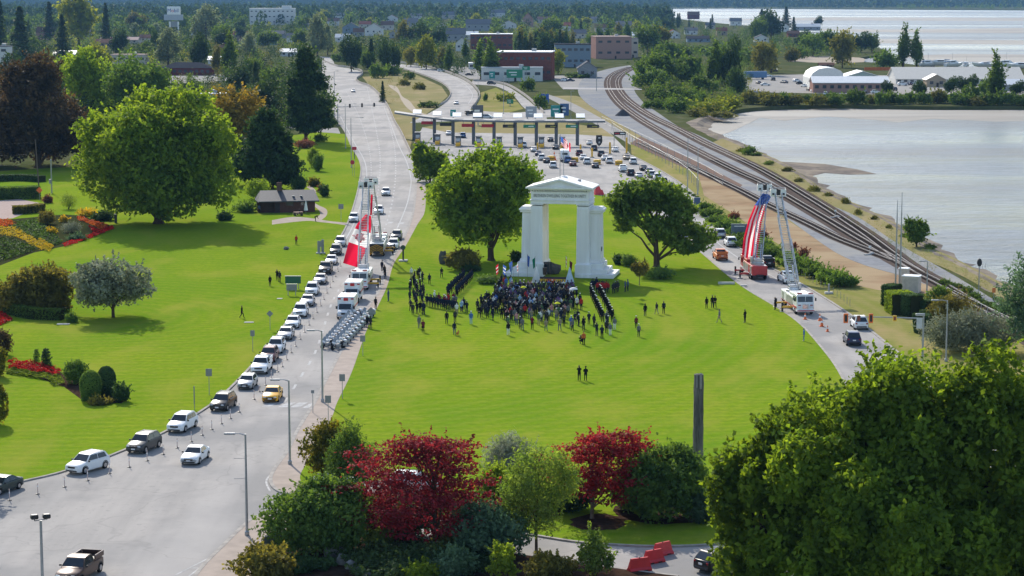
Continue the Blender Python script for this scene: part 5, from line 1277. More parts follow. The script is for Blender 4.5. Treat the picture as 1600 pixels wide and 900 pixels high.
 q=MB();q.box((f-.05,0,cl+.16),(.16,h*1.45,.16),bev=.05);q.build('bumper',M_GRILLE,t)
 q=MB();q.box((r+.04,0,cl+.22),(.16,h*1.5,.2),bev=.05);q.build('bumper',M_GRILLE,t)
 q=MB();q.box((f+.035,0,cl+.3),(.03,.4,.14));q.build('licence_plate',M_PLATE,t)
 q=MB();q.box((r-.03,0,dz-.32),(.06,.4,.14));q.build('licence_plate',M_PLATE,t)
 if kind in('suv','van'):
  for s in(-1,1):q=MB();q.tube([(rf-.2,s*tw*.9,ct+.05),(rr+.25,s*tw*.9,ct+.05)],.025,6);q.build('roof_rail',M_STEEL,t)
 if pk:
  q=MB();x0,x1=r+.14,rg-.12
  q.box(((x0+x1)/2,0,dz+.004),(x1-x0,W_*.80,.02));q.build('bed_floor',M_BLACK,t)
  for s in(-1,1):
   q=MB();q.box(((x0+x1)/2,s*(h*.91),dz+.2),(x1-x0+.2,.12,.42),bev=.04);paint(q.build('bed_side',CAR['white'],t),0,CAR['white'])
  q=MB();q.box((r+.13,0,dz+.2),(.09,W_*.82,.42),bev=.03);q.build('tailgate',CAR['white'],t)
 return t
CARP={k:car_proto(k) for k in SHAPES}
used_car=set()
def car(kind,color,px,py,rz,label,group=None,name='parked_car',z=.03,sc=1.0):
 pr=CARP[kind]
 c=pr if kind not in used_car else copytree(pr)
 used_car.add(kind)
 p=P(px,py,z);c.location=p;c.rotation_euler=(0,0,rz);c.scale=(sc,)*3;c.name=name
 for k in KIDS.get(c.session_uid,[]):
  if k.name.split('.')[0] in('body','bed_side','tailgate'):paint(k,0,CAR[color])
 return tag(c,label,'car' if kind not in('pickup','van') else{'pickup':'pickup truck','van':'van'}[kind],group)
def heading_on(line,py,down=True):
 """direction of a road at photo row py, towards the camera (down) or away"""
 a=P(interp(line,py-8),py-8);b_=P(interp(line,py+8),py+8);d=(b_-a) if down else(a-b_)
 return math.atan2(d.y,d.x)
QG='cars queued along the left kerb'
Q=[('suv','white',137,739,'white SUV low in the kerb queue, next to the bottom left corner'),('suv','grey',225,707,'dark grey SUV just above the lowest white SUV in the kerb queue'),('suv','white',285,675,'white SUV between the dark grey SUV and the black SUV in queue'),
('suv','black',349,642,'black SUV in the kerb queue left of the yellow taxi'),('hatch','silver',387,609,'silver hatchback directly above the black SUV in the kerb queue'),('pickup','white',409,584,'white pickup truck in queue below the dark red car'),
('suv','darkred',421,567,'dark red SUV in the kerb queue, the only red one'),('suv','white',432,553,'white SUV directly above the dark red one in the queue'),('sedan','silver',447,532,'silver sedan in the queue left of the motorcycles'),
('sedan','white',458,514,'white sedan in the queue level with the motorcycle rear end'),('suv','white',470,497,'white SUV in the queue level with the front ambulance'),('sedan','silver',481,480,'silver sedan in the queue level with the second ambulance'),('suv','white',488,463,'white SUV in the queue just right of the green notice board'),
('sedan','silver',501,446,'silver sedan in the queue level with the white ladder truck cab'),('pickup','black',509,430,'dark pickup truck with amber lights in the queue'),('sedan','white',518,416,'white sedan in the queue left of the flag bottom'),('suv','grey',525,401,'grey SUV in the queue beside the lower end of the red flag'),
('suv','silver',532,388,'silver SUV near the upper end of the queue'),('suv','white',553,350,'white SUV at the very top of the queue by the crosswalk')]
for k,c,x,y,lb in Q:car(k,c,x,y-4,heading_on(LEDGE,y),lb,QG)
car('sedan','darkgreen',2,768,heading_on(LEDGE,760),'dark green sedan cut off by the left edge of the photo',QG)
RD='cars driving on the left road'
car('sedan','yellow',426,624,heading_on(WALKL,640),'yellow taxi sedan crossing the white crosswalk bars',name='moving_car')
car('sedan','white',305,720,heading_on(LEDGE,690)+.15,'white sedan alone on the wide road left of the lamp post',name='moving_car')
car('suv','white',603,305,heading_on(WALKL,320),'white SUV farthest up the road above the crosswalk bars',name='moving_car')
car('suv','white',592,334,heading_on(WALKL,330),'white SUV on the road just behind the flag ladder',name='moving_car')
car('suv','grey',620,374,heading_on(WALKL,374),'grey and white SUV parked behind the dark one at the footpath',name='parked_car')
car('suv','white',615,388,heading_on(WALKL,388),'white SUV parked nose down at the footpath beside the ladders',name='parked_car')
car('sedan','white',552,144,heading_on(LEDGE,150),'small white car far up the left road',name='moving_car')
car('sedan','white',713,163,heading((722,150),(705,172)),'small white car on the hooked ramp',name='moving_car')
car('pickup','brown',124,903,heading((240,840),(60,960)),'brown pickup truck with an open bed at the bottom left corner',name='moving_car')
dv=lambda y:heading_on(CRIGHT,y,False)
car('suv','white',1141,384,dv(400),'white SUV driving away beyond the flag truck on the right road',name='moving_car')
car('suv','silver',1124,371,dv(385),'silver SUV ahead of the white one, partly behind the oak',name='moving_car')
car('pickup','orange',1125,405,dv(420),'orange flatbed pickup at the lawn edge of the right road',name='parked_car')
car('pickup','black',1198,416,dv(430),'black pickup truck between the two ladders on the right road',name='moving_car')
car('pickup','white',1229,441,dv(450),'white pickup truck half hidden behind the right ladder',name='moving_car')
car('suv','white',1342,512,dv(530),'white SUV driving away below the red traffic signal',name='moving_car')
car('suv','navy',1331,537,dv(560),'dark blue SUV driving away just above the big corner tree',name='moving_car')
car('van','orange',1063,366,dv(385),'orange van behind the oak crown',name='moving_car')
car('suv','black',1128,889,heading((1090,905),(1200,880)),'black SUV half hidden by the corner trees on the driveway',name='parked_car')
car('sedan','white',528,763,heading((500,765),(560,766)),'white sedan behind the feathery conifer on the small pad',name='parked_car',z=.13)
car('suv','white',646,766,heading((560,762),(660,767)),'white SUV showing through the left red maple',name='parked_car',z=.13)
# queue at the booths, rears towards the camera
BQ=[('sedan','silver',834,240,'silver sedan'),('sedan','navy',841,246,'dark blue sedan'),('suv','white',846,253,'white SUV'),('sedan','black',854,257,'black sedan'),('suv','white',864,265,'white SUV'),('sedan','red',880,253,'red sedan'),('suv','blue',887,257,'blue SUV'),('sedan','darkred',895,262,'dark red sedan'),
('suv','darkred',905,246,'maroon SUV'),('sedan','white',911,252,'white sedan'),('suv','white',917,259,'white SUV'),('sedan','black',930,265,'black sedan'),('suv','grey',939,247,'grey SUV'),('sedan','white',945,253,'white sedan'),('suv','white',952,258,'white SUV'),('suv','grey',928,238,'grey SUV'),('sedan','white',921,229,'white sedan'),
('sedan','beige',979,252,'beige sedan'),('suv','white',989,259,'white SUV'),('pickup','white',973,271,'white pickup'),('suv','black',985,277,'black SUV'),('sedan','silver',998,281,'silver sedan'),('sedan','black',1005,269,'black sedan'),('sedan','navy',1014,274,'navy sedan'),('suv','silver',1018,280,'silver SUV'),('suv','white',1027,284,'white SUV'),
('suv','black',1036,291,'black SUV'),('sedan','grey',1046,297,'grey sedan'),('sedan','white',961,240,'white sedan'),('suv','white',818,233,'white SUV'),('sedan','grey',868,236,'grey sedan'),('sedan','white',701,214,'white sedan'),('suv','blue',723,218,'blue SUV'),('sedan','black',860,224,'black sedan')]
BL=[(690,200),(780,232),(900,262),(1000,290),(1060,330)]
LANE=('at the far left of the booth queue','in the booth queue behind the left lane','left in the booth queue','below it in the left booth lane','nearest in the left booth lane by the red cone','beside the motorhome','just below the motorhome','at the rear of the motorhome lane',
'at a booth right of the motorhome','second in the middle booth lane','next to last in the middle booth lane','last in the middle booth lane','at a booth under the yellow sign','left of a yellow block in the right lanes','below the yellow block in the right lanes','up at a booth beside the shield sign','highest up beside the shield sign',
'in the rightmost booth lane','lowest in the rightmost booth lane','heading the file right of the arch roof','second in the file right of arch roof','third in the file right of arch roof','heading the kerb file above the oak','second in kerb file above the oak','third in kerb file above the oak','fourth in kerb file above the oak',
'fifth in kerb file above the oak','last in kerb file above the oak, half hidden','below the orange posts of the booths','at the left end of the row of vehicles behind the maple','between booth lanes above the arch','beyond the left booths','beyond the left booths beside a pillar','just passing under the canopy')
for(k,c,x,y,lb),ln in zip(BQ,LANE):
 hd=heading((x,y),(x-13,y-12)) if x>960 else heading((x,y),(x-7,y-14))
 car(k,c,x,y-3,hd,lb+' '+ln,'cars queued at the border booths',name='queued_car')
# a motorhome in the booth queue
mh=empty('motorhome',P(882,252,.03),heading((882,252),(876,240)),'white motorhome standing in the queue at the booths','motorhome')
q=MB();q.box((-.6,0,1.95),(6.6,2.4,2.6),bev=.12);q.box((2.2,0,2.75),(1.6,2.3,.95),bev=.2);q.build('body',CAR['white'],mh)
q=MB();q.frustum((3.3,0,.5),(2.2,2.1),(1.5,1.9),.8,off=(-.2,0));q.build('bonnet',CAR['white'],mh)
q=MB();q.frustum((2.9,0,1.3),(1.3,1.95),(.7,1.8),.9,off=(-.25,0));q.build('windscreen',M_GLASS,mh)
q=MB();q.box((-3.92,0,2.3),(.06,1.4,.6),bev=.02);q.build('rear_window',M_GLASS,mh)
for s in(-1,1):
 q=MB();q.box((-1.2,s*1.21,2.3),(1.3,.05,.6),bev=.02);q.build('side_window',M_GLASS,mh)
 for wx in(2.9,-2.1):q=MB();q.lathe([(.25,-.14),(.42,-.12),(.42,.12),(.25,.14)],14,M=Matrix.Translation((wx,s*1.0,.42))@Matrix.Rotation(math.pi/2,4,'X'));q.build('wheel',M_TYRE,mh)
 q=MB();q.box((-3.92,s*1.0,1.1),(.05,.2,.3));q.build('tail_light',M_TAIL,mh)
# ---- heavy vehicles: common pieces, all facing +X
M_TW=mat('fire truck white',(.76,.76,.75),.35,coat=.4)
M_SHUT=mat('roller shutter aluminium',(.5,.5,.52),.35,(.42,.42,.44),2,.7)
M_LADDER=mat('ladder aluminium',(.52,.53,.54),.4,(.44,.45,.46),2,.5)
def wheel(t,x,s,y,r,w=.16):
 q=MB();q.lathe([(r*.55,-w),(r*.92,-w),(r,-w*.6),(r,w*.6),(r*.92,w),(r*.55,w)],18,M=Matrix.Translation((x,s*y,r))@Matrix.Rotation(math.pi/2,4,'X'));k=q.build('wheel',M_TYRE,t,smooth=40)
 q=MB();q.lathe([(r*.55,-.02),(r*.5,.03),(.1,.06)],12,M=Matrix.Translation((x,s*(y+w*.8),r))@Matrix.Rotation(-s*math.pi/2,4,'X'));q.build('rim',M_RIM,k)
def beam(b,a,c,r,n=4):b.tube([a,c],r,n)
def fire_truck(px,py,rz,label,base_paint,stripe,top,ladder_base=(-2.6,0,3.0),outr=(1,-1),chevron=False,cat='fire truck',ladder_w=1.4):
 t=empty('ladder_truck',P(px,py,.03),rz,label,cat)
 q=MB();q.box((-.6,0,.75),(11.0,1.1,.35),bev=.03);q.build('chassis',M_BLACK,t)
 # cab
 q=MB();q.loft([[(x,-w,.5),(x,-w,z),(x,-w*.9,z+.1),(x,w*.9,z+.1),(x,w,z),(x,w,.5)] for x,w,z in((2.7,1.24,2.85),(4.6,1.25,2.88),(5.0,1.24,2.78),(5.25,1.2,1.75),(5.32,1.18,1.6),(5.34,1.16,.55))])
 cab=q.build('cab',base_paint,t,smooth=35)
 q=MB();q.add([(5.235,-1.08,1.78),(5.235,1.08,1.78),(5.06,1.06,2.62),(5.06,-1.06,2.62),(5.2,-1.08,1.78),(5.2,1.08,1.78),(5.02,1.06,2.62),(5.02,-1.06,2.62)],[(0,1,2,3),(0,4,5,1),(3,2,6,7),(0,3,7,4),(1,5,6,2)]);
 q.v=[(x+.03,y,z) for x,y,z in q.v];q.build('windscreen',M_GLASS,cab)
 q=MB();q.box((5.2,0,2.2),(.06,.06,.86),M=Matrix.Identity(4));q.build('screen_pillar',base_paint,cab)
 for s in(-1,1):
  q=MB();q.box((4.3,s*1.25,2.2),(.95,.04,.7),bev=.015);q.build('side_window',M_GLASS,cab)
  q=MB();q.box((3.2,s*1.25,2.2),(.8,.04,.7),bev=.015);q.build('side_window',M_GLASS,cab)
  q=MB();q.box((5.1,s*1.5,2.2),(.12,.2,.45),bev=.03);q.tube([(5.0,s*1.2,2.5),(5.1,s*1.5,2.45)],.02,5);q.build('mirror',M_BLACK,cab)
  q=MB();q.box((5.36,s*.85,1.15),(.08,.5,.24),bev=.03);q.build('headlight',M_HEAD,cab)
  q=MB();q.box((5.36,s*.85,1.42),(.06,.4,.14),bev=.03);q.build('warning_light',M_TAIL,cab)
  q=MB();q.box((3.8,s*1.255,1.05),(2.6,.03,.28));q.build('stripe',stripe,cab)
  q=MB();q.box((4.9,s*.8,3.06),(.3,.7,.18),bev=.05);q.build('beacon',M_TAIL if s>0 else M_TAIL,cab)
 q=MB();q.box((5.36,0,1.25),(.06,.85,.62),bev=.02)
 q.build('grille',M_CHROME,cab)
 q=MB();q.box((5.42,0,.62),(.3,2.5,.3),bev=.06);q.build('bumper',base_paint,t)
 q=MB();q.box((5.585,0,.66),(.02,2.46,.14));q.build('stripe',stripe,t)
 # body with lockers
 q=MB();q.box((-1.6,0,1.55),(8.3,2.46,1.5),bev=.05);q.box((.9,0,2.5),(2.6,2.3,.5),bev=.05);body=q.build('body',base_paint,t)
 for s in(-1,1):
  for i in range(5):
   if i==3:continue
   x=1.75-i*1.55
   q=MB()
   for j in range(6):q.box((x,s*1.235,1.05+j*.19),(1.3,.03+.012*(j%2),.18))
   q.build('locker_shutter',M_SHUT,body)
  q=MB();q.box((-1.6,s*1.235,.88),(8.2,.03,.14));q.build('stripe',stripe,body)
  for x in(4.1,-3.3,-4.45):wheel(t,x,s,1.1,.52)
 if chevron:
  q=MB();q.box((-5.78,0,1.5),(.04,2.4,1.4));rp=q.build('rear_panel',M_BLACK,t)
  for i in range(5):
   for s in(-1,1):
    q=MB();y0=s*(.1+i*.24);q.add([(-5.81,s*.02,.85+i*.28),(-5.81,s*1.15,.85+i*.28-.5),(-5.81,s*1.15,.85+i*.28-.34),(-5.81,s*.02,.85+i*.28+.16)],[(0,1,2,3),(3,2,1,0)]);q.build('chevron_stripe',M_YELLOW,rp)
 # outriggers
 for s in outr:
  for x in(1.9,-2.6):
   q=MB();q.box((x,s*1.9,.72),(.3,1.6,.28),bev=.03);og=q.build('outrigger',M_RED if base_paint is M_RED else stripe if base_paint is not M_TW else M_YELLOW,t)
   q=MB();q.box((x,s*2.6,.7),(.26,.26,1.3),bev=.03);q.build('jack',M_BLACK,og)
   q=MB();q.box((x,s*2.6,.06),(.7,.7,.1),bev=.02);q.build('jack_pad',M_STEEL,og)
 # turntable and ladder
 lb=Vector(ladder_base)
 q=MB();q.lathe([(1.1,0),(1.1,.25),(.85,.3),(.8,.55)],18,c=(lb.x,lb.y,2.3));q.box((lb.x-.3,lb.y,3.0),(1.3,1.3,.5),bev=.06);q.box((lb.x+.2,lb.y+.85,3.05),(.7,.4,.9),bev=.05);q.build('turntable',M_SHUT,t)
 Mi=(Matrix.Translation(t.location)@Matrix.Rotation(rz,4,'Z')).inverted()
 tp=Mi@Vector(top);d=tp-lb;Ln=d.length;d.normalize()
 sd=Vector((0,1,0)) if abs(d.x)>abs(d.y) else Vector((1,0,0));sd=(sd-d*sd.dot(d)).normalized()
 # choose the ladder's width direction across the view
 wv_=(Mi.to_3x3()@Vector((1,0,0)));sd=(wv_-d*wv_.dot(d)).normalized();up=sd.cross(d).normalized()
 secs=((0,.45,ladder_w,.95,0),(.38,.76,ladder_w*.84,.8,.08),(.7,.985,ladder_w*.68,.65,.15))
 for a,e,w,hh,o in secs:
  q=MB();n=int((e-a)*Ln/.4)
  for s in(-1,1):
   q.tube([lb+d*Ln*a+sd*s*w/2+up*o,lb+d*Ln*e+sd*s*w/2+up*o],.10,4);q.tube([lb+d*Ln*a+sd*s*w/2+up*(o+hh),lb+d*Ln*e+sd*s*w/2+up*(o+hh)],.075,4)
   m_=max(4,n//2)
   for i in range(m_):
    x0,x1=a+(e-a)*i/m_,a+(e-a)*(i+1)/m_;zz=(o,o+hh) if i%2 else(o+hh,o)
    beam(q,lb+d*Ln*x0+sd*s*w/2+up*zz[0],lb+d*Ln*x1+sd*s*w/2+up*zz[1],.05)
  for i in range(n+1):
   x=a+(e-a)*i/n;beam(q,lb+d*Ln*x-sd*w/2+up*o,lb+d*Ln*x+sd*w/2+up*o,.05)
  q.build('ladder_section',M_LADDER,t)
 q=MB();q.tube([lb+Vector((-.3,0,-.1))+sd*.4,lb+d*Ln*.22+sd*.4],.11,8);q.tube([lb+Vector((-.3,0,-.1))-sd*.4,lb+d*Ln*.22-sd*.4],.11,8);q.build('lift_cylinder',M_CHROME,t)
 # basket at the tip, hung level
 bk_=empty('basket',tp,0);bk_.parent=t;KIDS.setdefault(t.session_uid,[]).append(bk_)
 wx=Vector((wv_.x,wv_.y,0)).normalized();az=math.atan2(wx.y,wx.x)
 BM=Matrix.Translation(tp)@Matrix.Rotation(az,4,'Z')
 bpy.data.objects.remove(bk_);KIDS[t.session_uid].pop()
 q=MB();q.box((0,-.5,-.15),(2.3,1.1,.1),M=BM)
 for sx in(-1,1):q.box((sx*.72,-1.04,.4),(.8,.08,1.0),bev=.02,M=BM);q.box((sx*1.14,-.5,.4),(.08,1.0,1.0),bev=.02,M=BM)
 bs_=q.build('basket',M_TW,t)
 q=MB();q.box((0,-1.08,.4),(.55,.05,.9),M=BM);q.build('gate',M_BLACK,bs_)
 q=MB();
 for p_,r_ in(((-1.1,-1.0,1.05),(1.1,-1.0,1.05)),((-1.1,-.1,1.05),(1.1,-.1,1.05)),((-1.1,-1.0,1.05),(-1.1,-.1,1.05)),((1.1,-1.0,1.05),(1.1,-.1,1.05))):q.tube([BM@Vector(p_),BM@Vector(r_)],.035,6)
 q.build('handrail',M_STEEL,bs_)
 for sx in(-.8,.8):q=MB();q.box((sx,-1.2,.2),(.3,.25,.25),bev=.05,M=BM);q.build('floodlight',M_BLACK,bs_)
 return t
rdL=lambda y:heading_on(WALKL,y)
Yl=P(563,447).y
fire_truck(566,447,rdL(450),'white ladder truck facing the camera on the left road with raised ladder',M_TW,M_RED,PY(572,292,P(564,425).y),outr=(1,),ladder_base=(-1.0,0,3.0))
fire_truck(592,395,rdL(400)+math.pi,'second white ladder truck showing a black and yellow striped rear',M_TW,M_RED,PY(580,286,P(590,405).y),outr=(-1,),chevron=True,ladder_base=(-2.6,0,3.0))
fire_truck(1177,431,dv(440),'red and white ladder truck seen from behind holding the striped flag',M_RED,M_TW,PY(1194,296,P(1183,428).y+2),outr=(1,),ladder_base=(-3.4,0,3.0))
fire_truck(1246,484,dv(490)+math.pi,'white ladder truck facing the camera on the right road with raised ladder',M_TW,M_RED,PY(1215,304,P(1236,455).y+1),outr=(-1,),ladder_base=(-3.0,0,3.0))
# ---- the two great flags
Yf=P(562,425).y+1.2
Lf=[(572,334),(558,350),(546,374),(536,411)];Rf=[(580,338),(580,356),(576,384),(559,418)]
def poly_at(pl,v):
 k=v*(len(pl)-1);i=min(int(k),len(pl)-2);t_=k-i;return(pl[i][0]+(pl[i+1][0]-pl[i][0])*t_,pl[i][1]+(pl[i+1][1]-pl[i][1])*t_)
def flag1(u,v):
 a,c=poly_at(Lf,v),poly_at(Rf,v);x,y=a[0]+(c[0]-a[0])*u,a[1]+(c[1]-a[1])*u
 return PY(x,y,Yf+.5*math.sin(u*6.3+v*3)+.3*math.sin(v*9)+.4)
t=empty('giant_flag',PY(570,380,Yf),0,'giant red and white maple leaf flag hanging from the two ladders on the left road','flag')
def world_child(o,par):o.parent=par;o.matrix_parent_inverse=Matrix.Translation(par.location).inverted();KIDS.setdefault(par.session_uid,[]).append(o);return o
o=cloth('cloth',flag1,20,44,[M_FRED,M_FWHITE],lambda u,v:1 if .44<v<.70 else 0);world_child(o,t)
o=on_flag('maple_leaf',[(.42+p[1]*.4,.57+p[0]*.11) for p in LEAF],flag1,M_FRED,None,Vector((0,-.06,0)));world_child(o,t)
o=cloth('fold',lambda u,v:PY(579.5+3.0*u-6*v**2,304+64*v,Yf+2.2+.4*math.sin(u*3+v*5)),5,20,[M_FRED,M_FWHITE],lambda u,v:1 if v>.5 else 0);world_child(o,t)
Yg=P(1183,428).y+.5
Lg=[(1192,302),(1179,321),(1169,345),(1162,372),(1158,409)];Rg=[(1206,305),(1197,322),(1190,348),(1186,378),(1181,412)]
def flag2(u,v):
 a,c=poly_at(Lg,v),poly_at(Rg,v);x,y=a[0]+(c[0]-a[0])*u,a[1]+(c[1]-a[1])*u
 return PY(x,y,Yg+.75*math.sin(u*8+v*2)+.25*math.sin(v*8)*(1-u)-.8)
t=empty('giant_flag',PY(1175,380,Yg),0,'giant flag with red and white stripes and blue top hanging from ladder on right road','flag')
o=cloth('cloth',flag2,26,44,[M_FRED,M_FWHITE,M_FBLUE],lambda u,v:2 if v<.26-.06*u else(0 if int(u*7.0)%2==0 else 1));world_child(o,t)
sb=MB()
for r_ in range(9):
 for c_ in range(6 if r_%2==0 else 5):
  cu,cv=(.09+c_*.165+(0 if r_%2==0 else .08)),.02+r_*.031
  pts=[(cu+math.sin(k*math.pi/5)*(.05 if k%2==0 else .02),cv-math.cos(k*math.pi/5)*(.011 if k%2==0 else .0045)) for k in range(10)]
  n0=len(sb.v);sb.add([flag2(*p)+Vector((0,-.06,0)) for p in pts],[tuple(range(10))])
o=sb.build('stars',M_FWHITE);o['kind']='stuff';world_child(o,t)
# ---- ambulances
def ambulance(px,py,rz,label):
 t=empty('ambulance',P(px,py,.03),rz,label,'ambulance')
 q=MB();q.box((-1.1,0,1.75),(4.4,2.4,2.3),bev=.07);bx=q.build('box',M_TW,t)
 q=MB();q.loft([[(x,-w,.45),(x,-w,z-.15),(x,-w*.85,z),(x,w*.85,z),(x,w,z-.15),(x,w,.45)] for x,w,z in((1.1,1.0,2.0),(1.75,1.0,2.02),(2.4,1.0,1.28),(3.2,.95,1.15),(3.4,.9,.95),(3.42,.88,.5))]);cb_=q.build('cab',M_TW,t,smooth=35)
 q=MB();q.add([(1.8,-.85,1.98),(1.8,.85,1.98),(2.42,.88,1.3),(2.42,-.88,1.3)],[(3,2,1,0)]);q.v=[(x+.03,y,z+.03) for x,y,z in q.v];q.build('windscreen',M_GLASS,cb_)
 for s in(-1,1):
  q=MB();q.box((1.55,s*1.0,1.62),(.75,.04,.5),bev=.015);q.build('side_window',M_GLASS,cb_)
  q=MB();q.box((3.38,s*.66,.88),(.12,.36,.22),bev=.03);q.build('headlight',M_HEAD,cb_)
  q=MB();q.box((1.9,s*1.22,1.5),(.12,.25,.4),bev=.03);q.tube([(1.9,s*1.0,1.4),(1.9,s*1.2,1.4)],.02,5);q.build('mirror',M_BLACK,cb_)
  q=MB();q.box((-1.1,s*1.205,1.5),(4.3,.03,.3));q.build('stripe',M_RED,bx)
  q=MB();q.box((-1.9,s*1.205,2.25),(.8,.03,.45));q.build('side_window',M_GLASS,bx)
  for x in(2.35,-1.9):wheel(t,x,s,.98,.4,.13)
 q=MB();q.box((1.13,0,2.55),(.12,.62,.42),bev=.03);q.build('emblem_light',mat('red lamp lens',(.55,.01,.02),.3),bx)
 for y in(-.9,.9):q=MB();q.box((1.13,y,2.62),(.1,.4,.2),bev=.03);q.build('warning_light',M_AMBER if y>9 else M_TAIL,bx)
 q=MB();q.box((-1.1,.0,2.905),(3.6,.5,.012));q.box((-1.1,.0,2.905),(.5,1.6,.013));q.build('roof_cross',mat('pale red roof paint',(.55,.2,.2),.5),bx)
 q=MB();q.box((3.42,0,.85),(.06,.85,.28),bev=.02);q.build('grille',M_GRILLE,cb_)
 q=MB();q.box((3.46,0,.5),(.2,1.9,.24),bev=.05);q.build('bumper',M_CHROME,t)
 return t
ambulance(552,470,rdL(470),'white ambulance with red emblem light, behind the front ambulance');ambulance(542,494,rdL(490),'white ambulance with red emblem light, directly behind the motorcycles')
# ---- police motorcycles in two leaning files
def bike_proto():
 t=empty('motorcycle',(0,0,-60));M_BW=mat('motorcycle white paint',(.74,.74,.75),.35,coat=.4)
 for x in(.78,-.78):
  q=MB();q.lathe([(.2,-.06),(.29,-.06),(.32,-.03),(.32,.03),(.29,.06),(.2,.06)],16,M=Matrix.Translation((x,0,.32))@Matrix.Rotation(math.pi/2,4,'X'));w=q.build('wheel',M_TYRE,t,smooth=40)
  q=MB();q.lathe([(.2,-.03),(.2,.03)],12,M=Matrix.Translation((x,0,.32))@Matrix.Rotation(math.pi/2,4,'X'));q.build('rim',M_RIM,w)
 q=MB();q.box((0,0,.45),(.62,.4,.42),bev=.08);q.build('engine',M_STEEL,t)
 q=MB();q.tube([(.5,0,.82),(.25,0,.9),(-.05,0,.86),(-.2,0,.78)],[.12,.17,.16,.1],10);q.build('tank',M_BW,t,smooth=60)
 q=MB();q.tube([(-.12,0,.82),(-.4,0,.78),(-.75,0,.82)],[.13,.17,.12],8);q.build('seat',M_BLACK,t,smooth=60)
 q=MB();q.tube([(.6,.16,.32),(.78,.09,.34)],.03,6);q.tube([(.8,.1,.32),(.58,.12,.95)],.035,6);q.tube([(.8,-.1,.32),(.58,-.12,.95)],.035,6);q.build('fork',M_CHROME,t)
 q=MB();q.loft([[(.62,-.34,.85),(.62,.34,.85),(.7,.28,.75),(.7,-.28,.75)],[(.76,-.26,.95),(.76,.26,.95),(.8,.22,.8),(.8,-.22,.8)]]);fr=q.build('fairing',M_BW,t)
 q=MB();q.add([(.68,-.3,.95),(.68,.3,.95),(.5,.22,1.4),(.5,-.22,1.4),(.7,-.3,.95),(.7,.3,.95),(.52,.22,1.4),(.52,-.22,1.4)],[(0,1,2,3),(7,6,5,4),(3,2,6,7)]);q.build('windshield',mat('tinted screen',(.25,.27,.29),.1),t)
 q=MB();q.tube([(.35,-.42,1.05),(.5,-.25,1.02),(.55,0,.98),(.5,.25,1.02),(.35,.42,1.05)],.02,6);q.build('handlebar',M_BLACK,t)
 for s in(-1,1):q=MB();q.box((-.72,s*.3,.62),(.55,.2,.36),bev=.06);q.build('pannier',M_GREY,t)
 q=MB();q.box((-.95,0,.95),(.36,.4,.26),bev=.06);q.build('top_box',M_BW,t)
 q=MB();q.lathe([(.08,0),(.09,.05),(.02,.08)],10,M=Matrix.Translation((.8,0,.85))@Matrix.Rotation(math.pi/2,4,'Y'));q.build('headlight',M_HEAD,t)
 q=MB();q.tube([(.1,-.22,.3),(-.9,-.26,.32)],[.035,.05],8);q.build('exhaust',M_CHROME,t)
 return t
BK=bike_proto();first=True
for row,(a,c) in enumerate((((512,544),(553,497)),((528,546),(574,497)))):
 for i in range(11):
  t_=i/10;p=P(a[0]+(c[0]-a[0])*t_,a[1]+(c[1]-a[1])*t_,.03)
  m_=BK if first else copytree(BK);first=False
  m_.location=p;m_.rotation_euler=(rad(-9),0,rdL(520)-.75);m_.scale=(1.14,)*3
  end='nearest to camera' if i==0 else 'against the ambulance' if i==10 else ''
  side=('outer file next to the traffic lane','inner file next to the pavement')[row]
  tag(m_,f'white police motorcycle leaning in the {side}'+(', '+end if end else ''),'motorcycle','motorcycles parked in two files')
# ================================================================== STREET FURNITURE, GARDENS
def post(b,h,r=.06,c=(0,0,0),n=8):b.tube([(c[0],c[1],c[2]),(c[0],c[1],c[2]+h)],[r,r*.8],n)
# delineator posts along the queue
DP_=[(15,782),(59,772),(101,761),(137,751),(171,740),(202,730),(230,720),(255,710),(277,700),(299,690),(316,680),(331,671),(346,662),(360,654),(374,644),(397,624),(405,612),(415,602),(424,592),(434,581),(441,573),(448,562),(455,551),(462,541),(469,530),(476,519),(483,508),(489,498),(495,488),(501,478),(506,468),(511,458),(516,449),(520,440),(524,432),(528,424),(532,416)]
M_DELIN=mat('pale pink post plastic',(.62,.47,.42),.6)
pr=None
for i,(x,y) in enumerate(DP_):
 if pr is None:
  pr=empty('delineator_post',(0,0,0));q=MB();post(q,.98,.045,(0,0,.05));q.build('post',M_DELIN,pr)
  q=MB();q.lathe([(.2,0),(.2,.04),(.08,.09)],8);q.build('base',M_BLACK,pr)
  q=MB();q.lathe([(.049,.66),(.049,.8)],8);q.build('band',M_WHITE,pr);o=pr
 else:o=copytree(pr)
 o.location=P(x,y,.03)
 tag(o,'thin pale delineator post on a black base in the line beside the kerb queue','post','delineator posts beside the queue')
# street lamps
def lamp(px,py,h,label,arm=2.0,az=math.pi,z=.13,banners=False,double=False):
 t=empty('street_lamp',P(px,py,z),0,label,'street lamp')
 q=MB();q.lathe([(.2,0),(.2,.3),(.12,.4)],10);q.build('base',M_STEEL,t)
 q=MB();q.tube([(0,0,.2),(0,0,h)],[.12,.075],10);q.build('pole',M_STEEL,t)
 for k in((0,math.pi) if double else(0,)):
  c,s=math.cos(az+k),math.sin(az+k)
  q=MB();q.tube([(0,0,h-.1),(c*arm*.5,s*arm*.5,h+.05),(c*arm,s*arm,h+.05)],.05,8);q.build('arm',M_STEEL,t)
  q=MB();q.box((c*(arm+.3),s*(arm+.3),h+.03),(.95,.36,.16),rz=az,bev=.05);q.build('lamp_head',M_GREY,t)
 if banners:
  for zz in(h*.76,h*.56):q=MB();q.tube([(0,0,zz),(-1.0,0,zz)],.02,6);q.build('banner_bracket',M_STEEL,t)
 return t
lamp(386,836,8.6,'grey street lamp on the lower pavement corner above the green sign',1.0,banners=True)
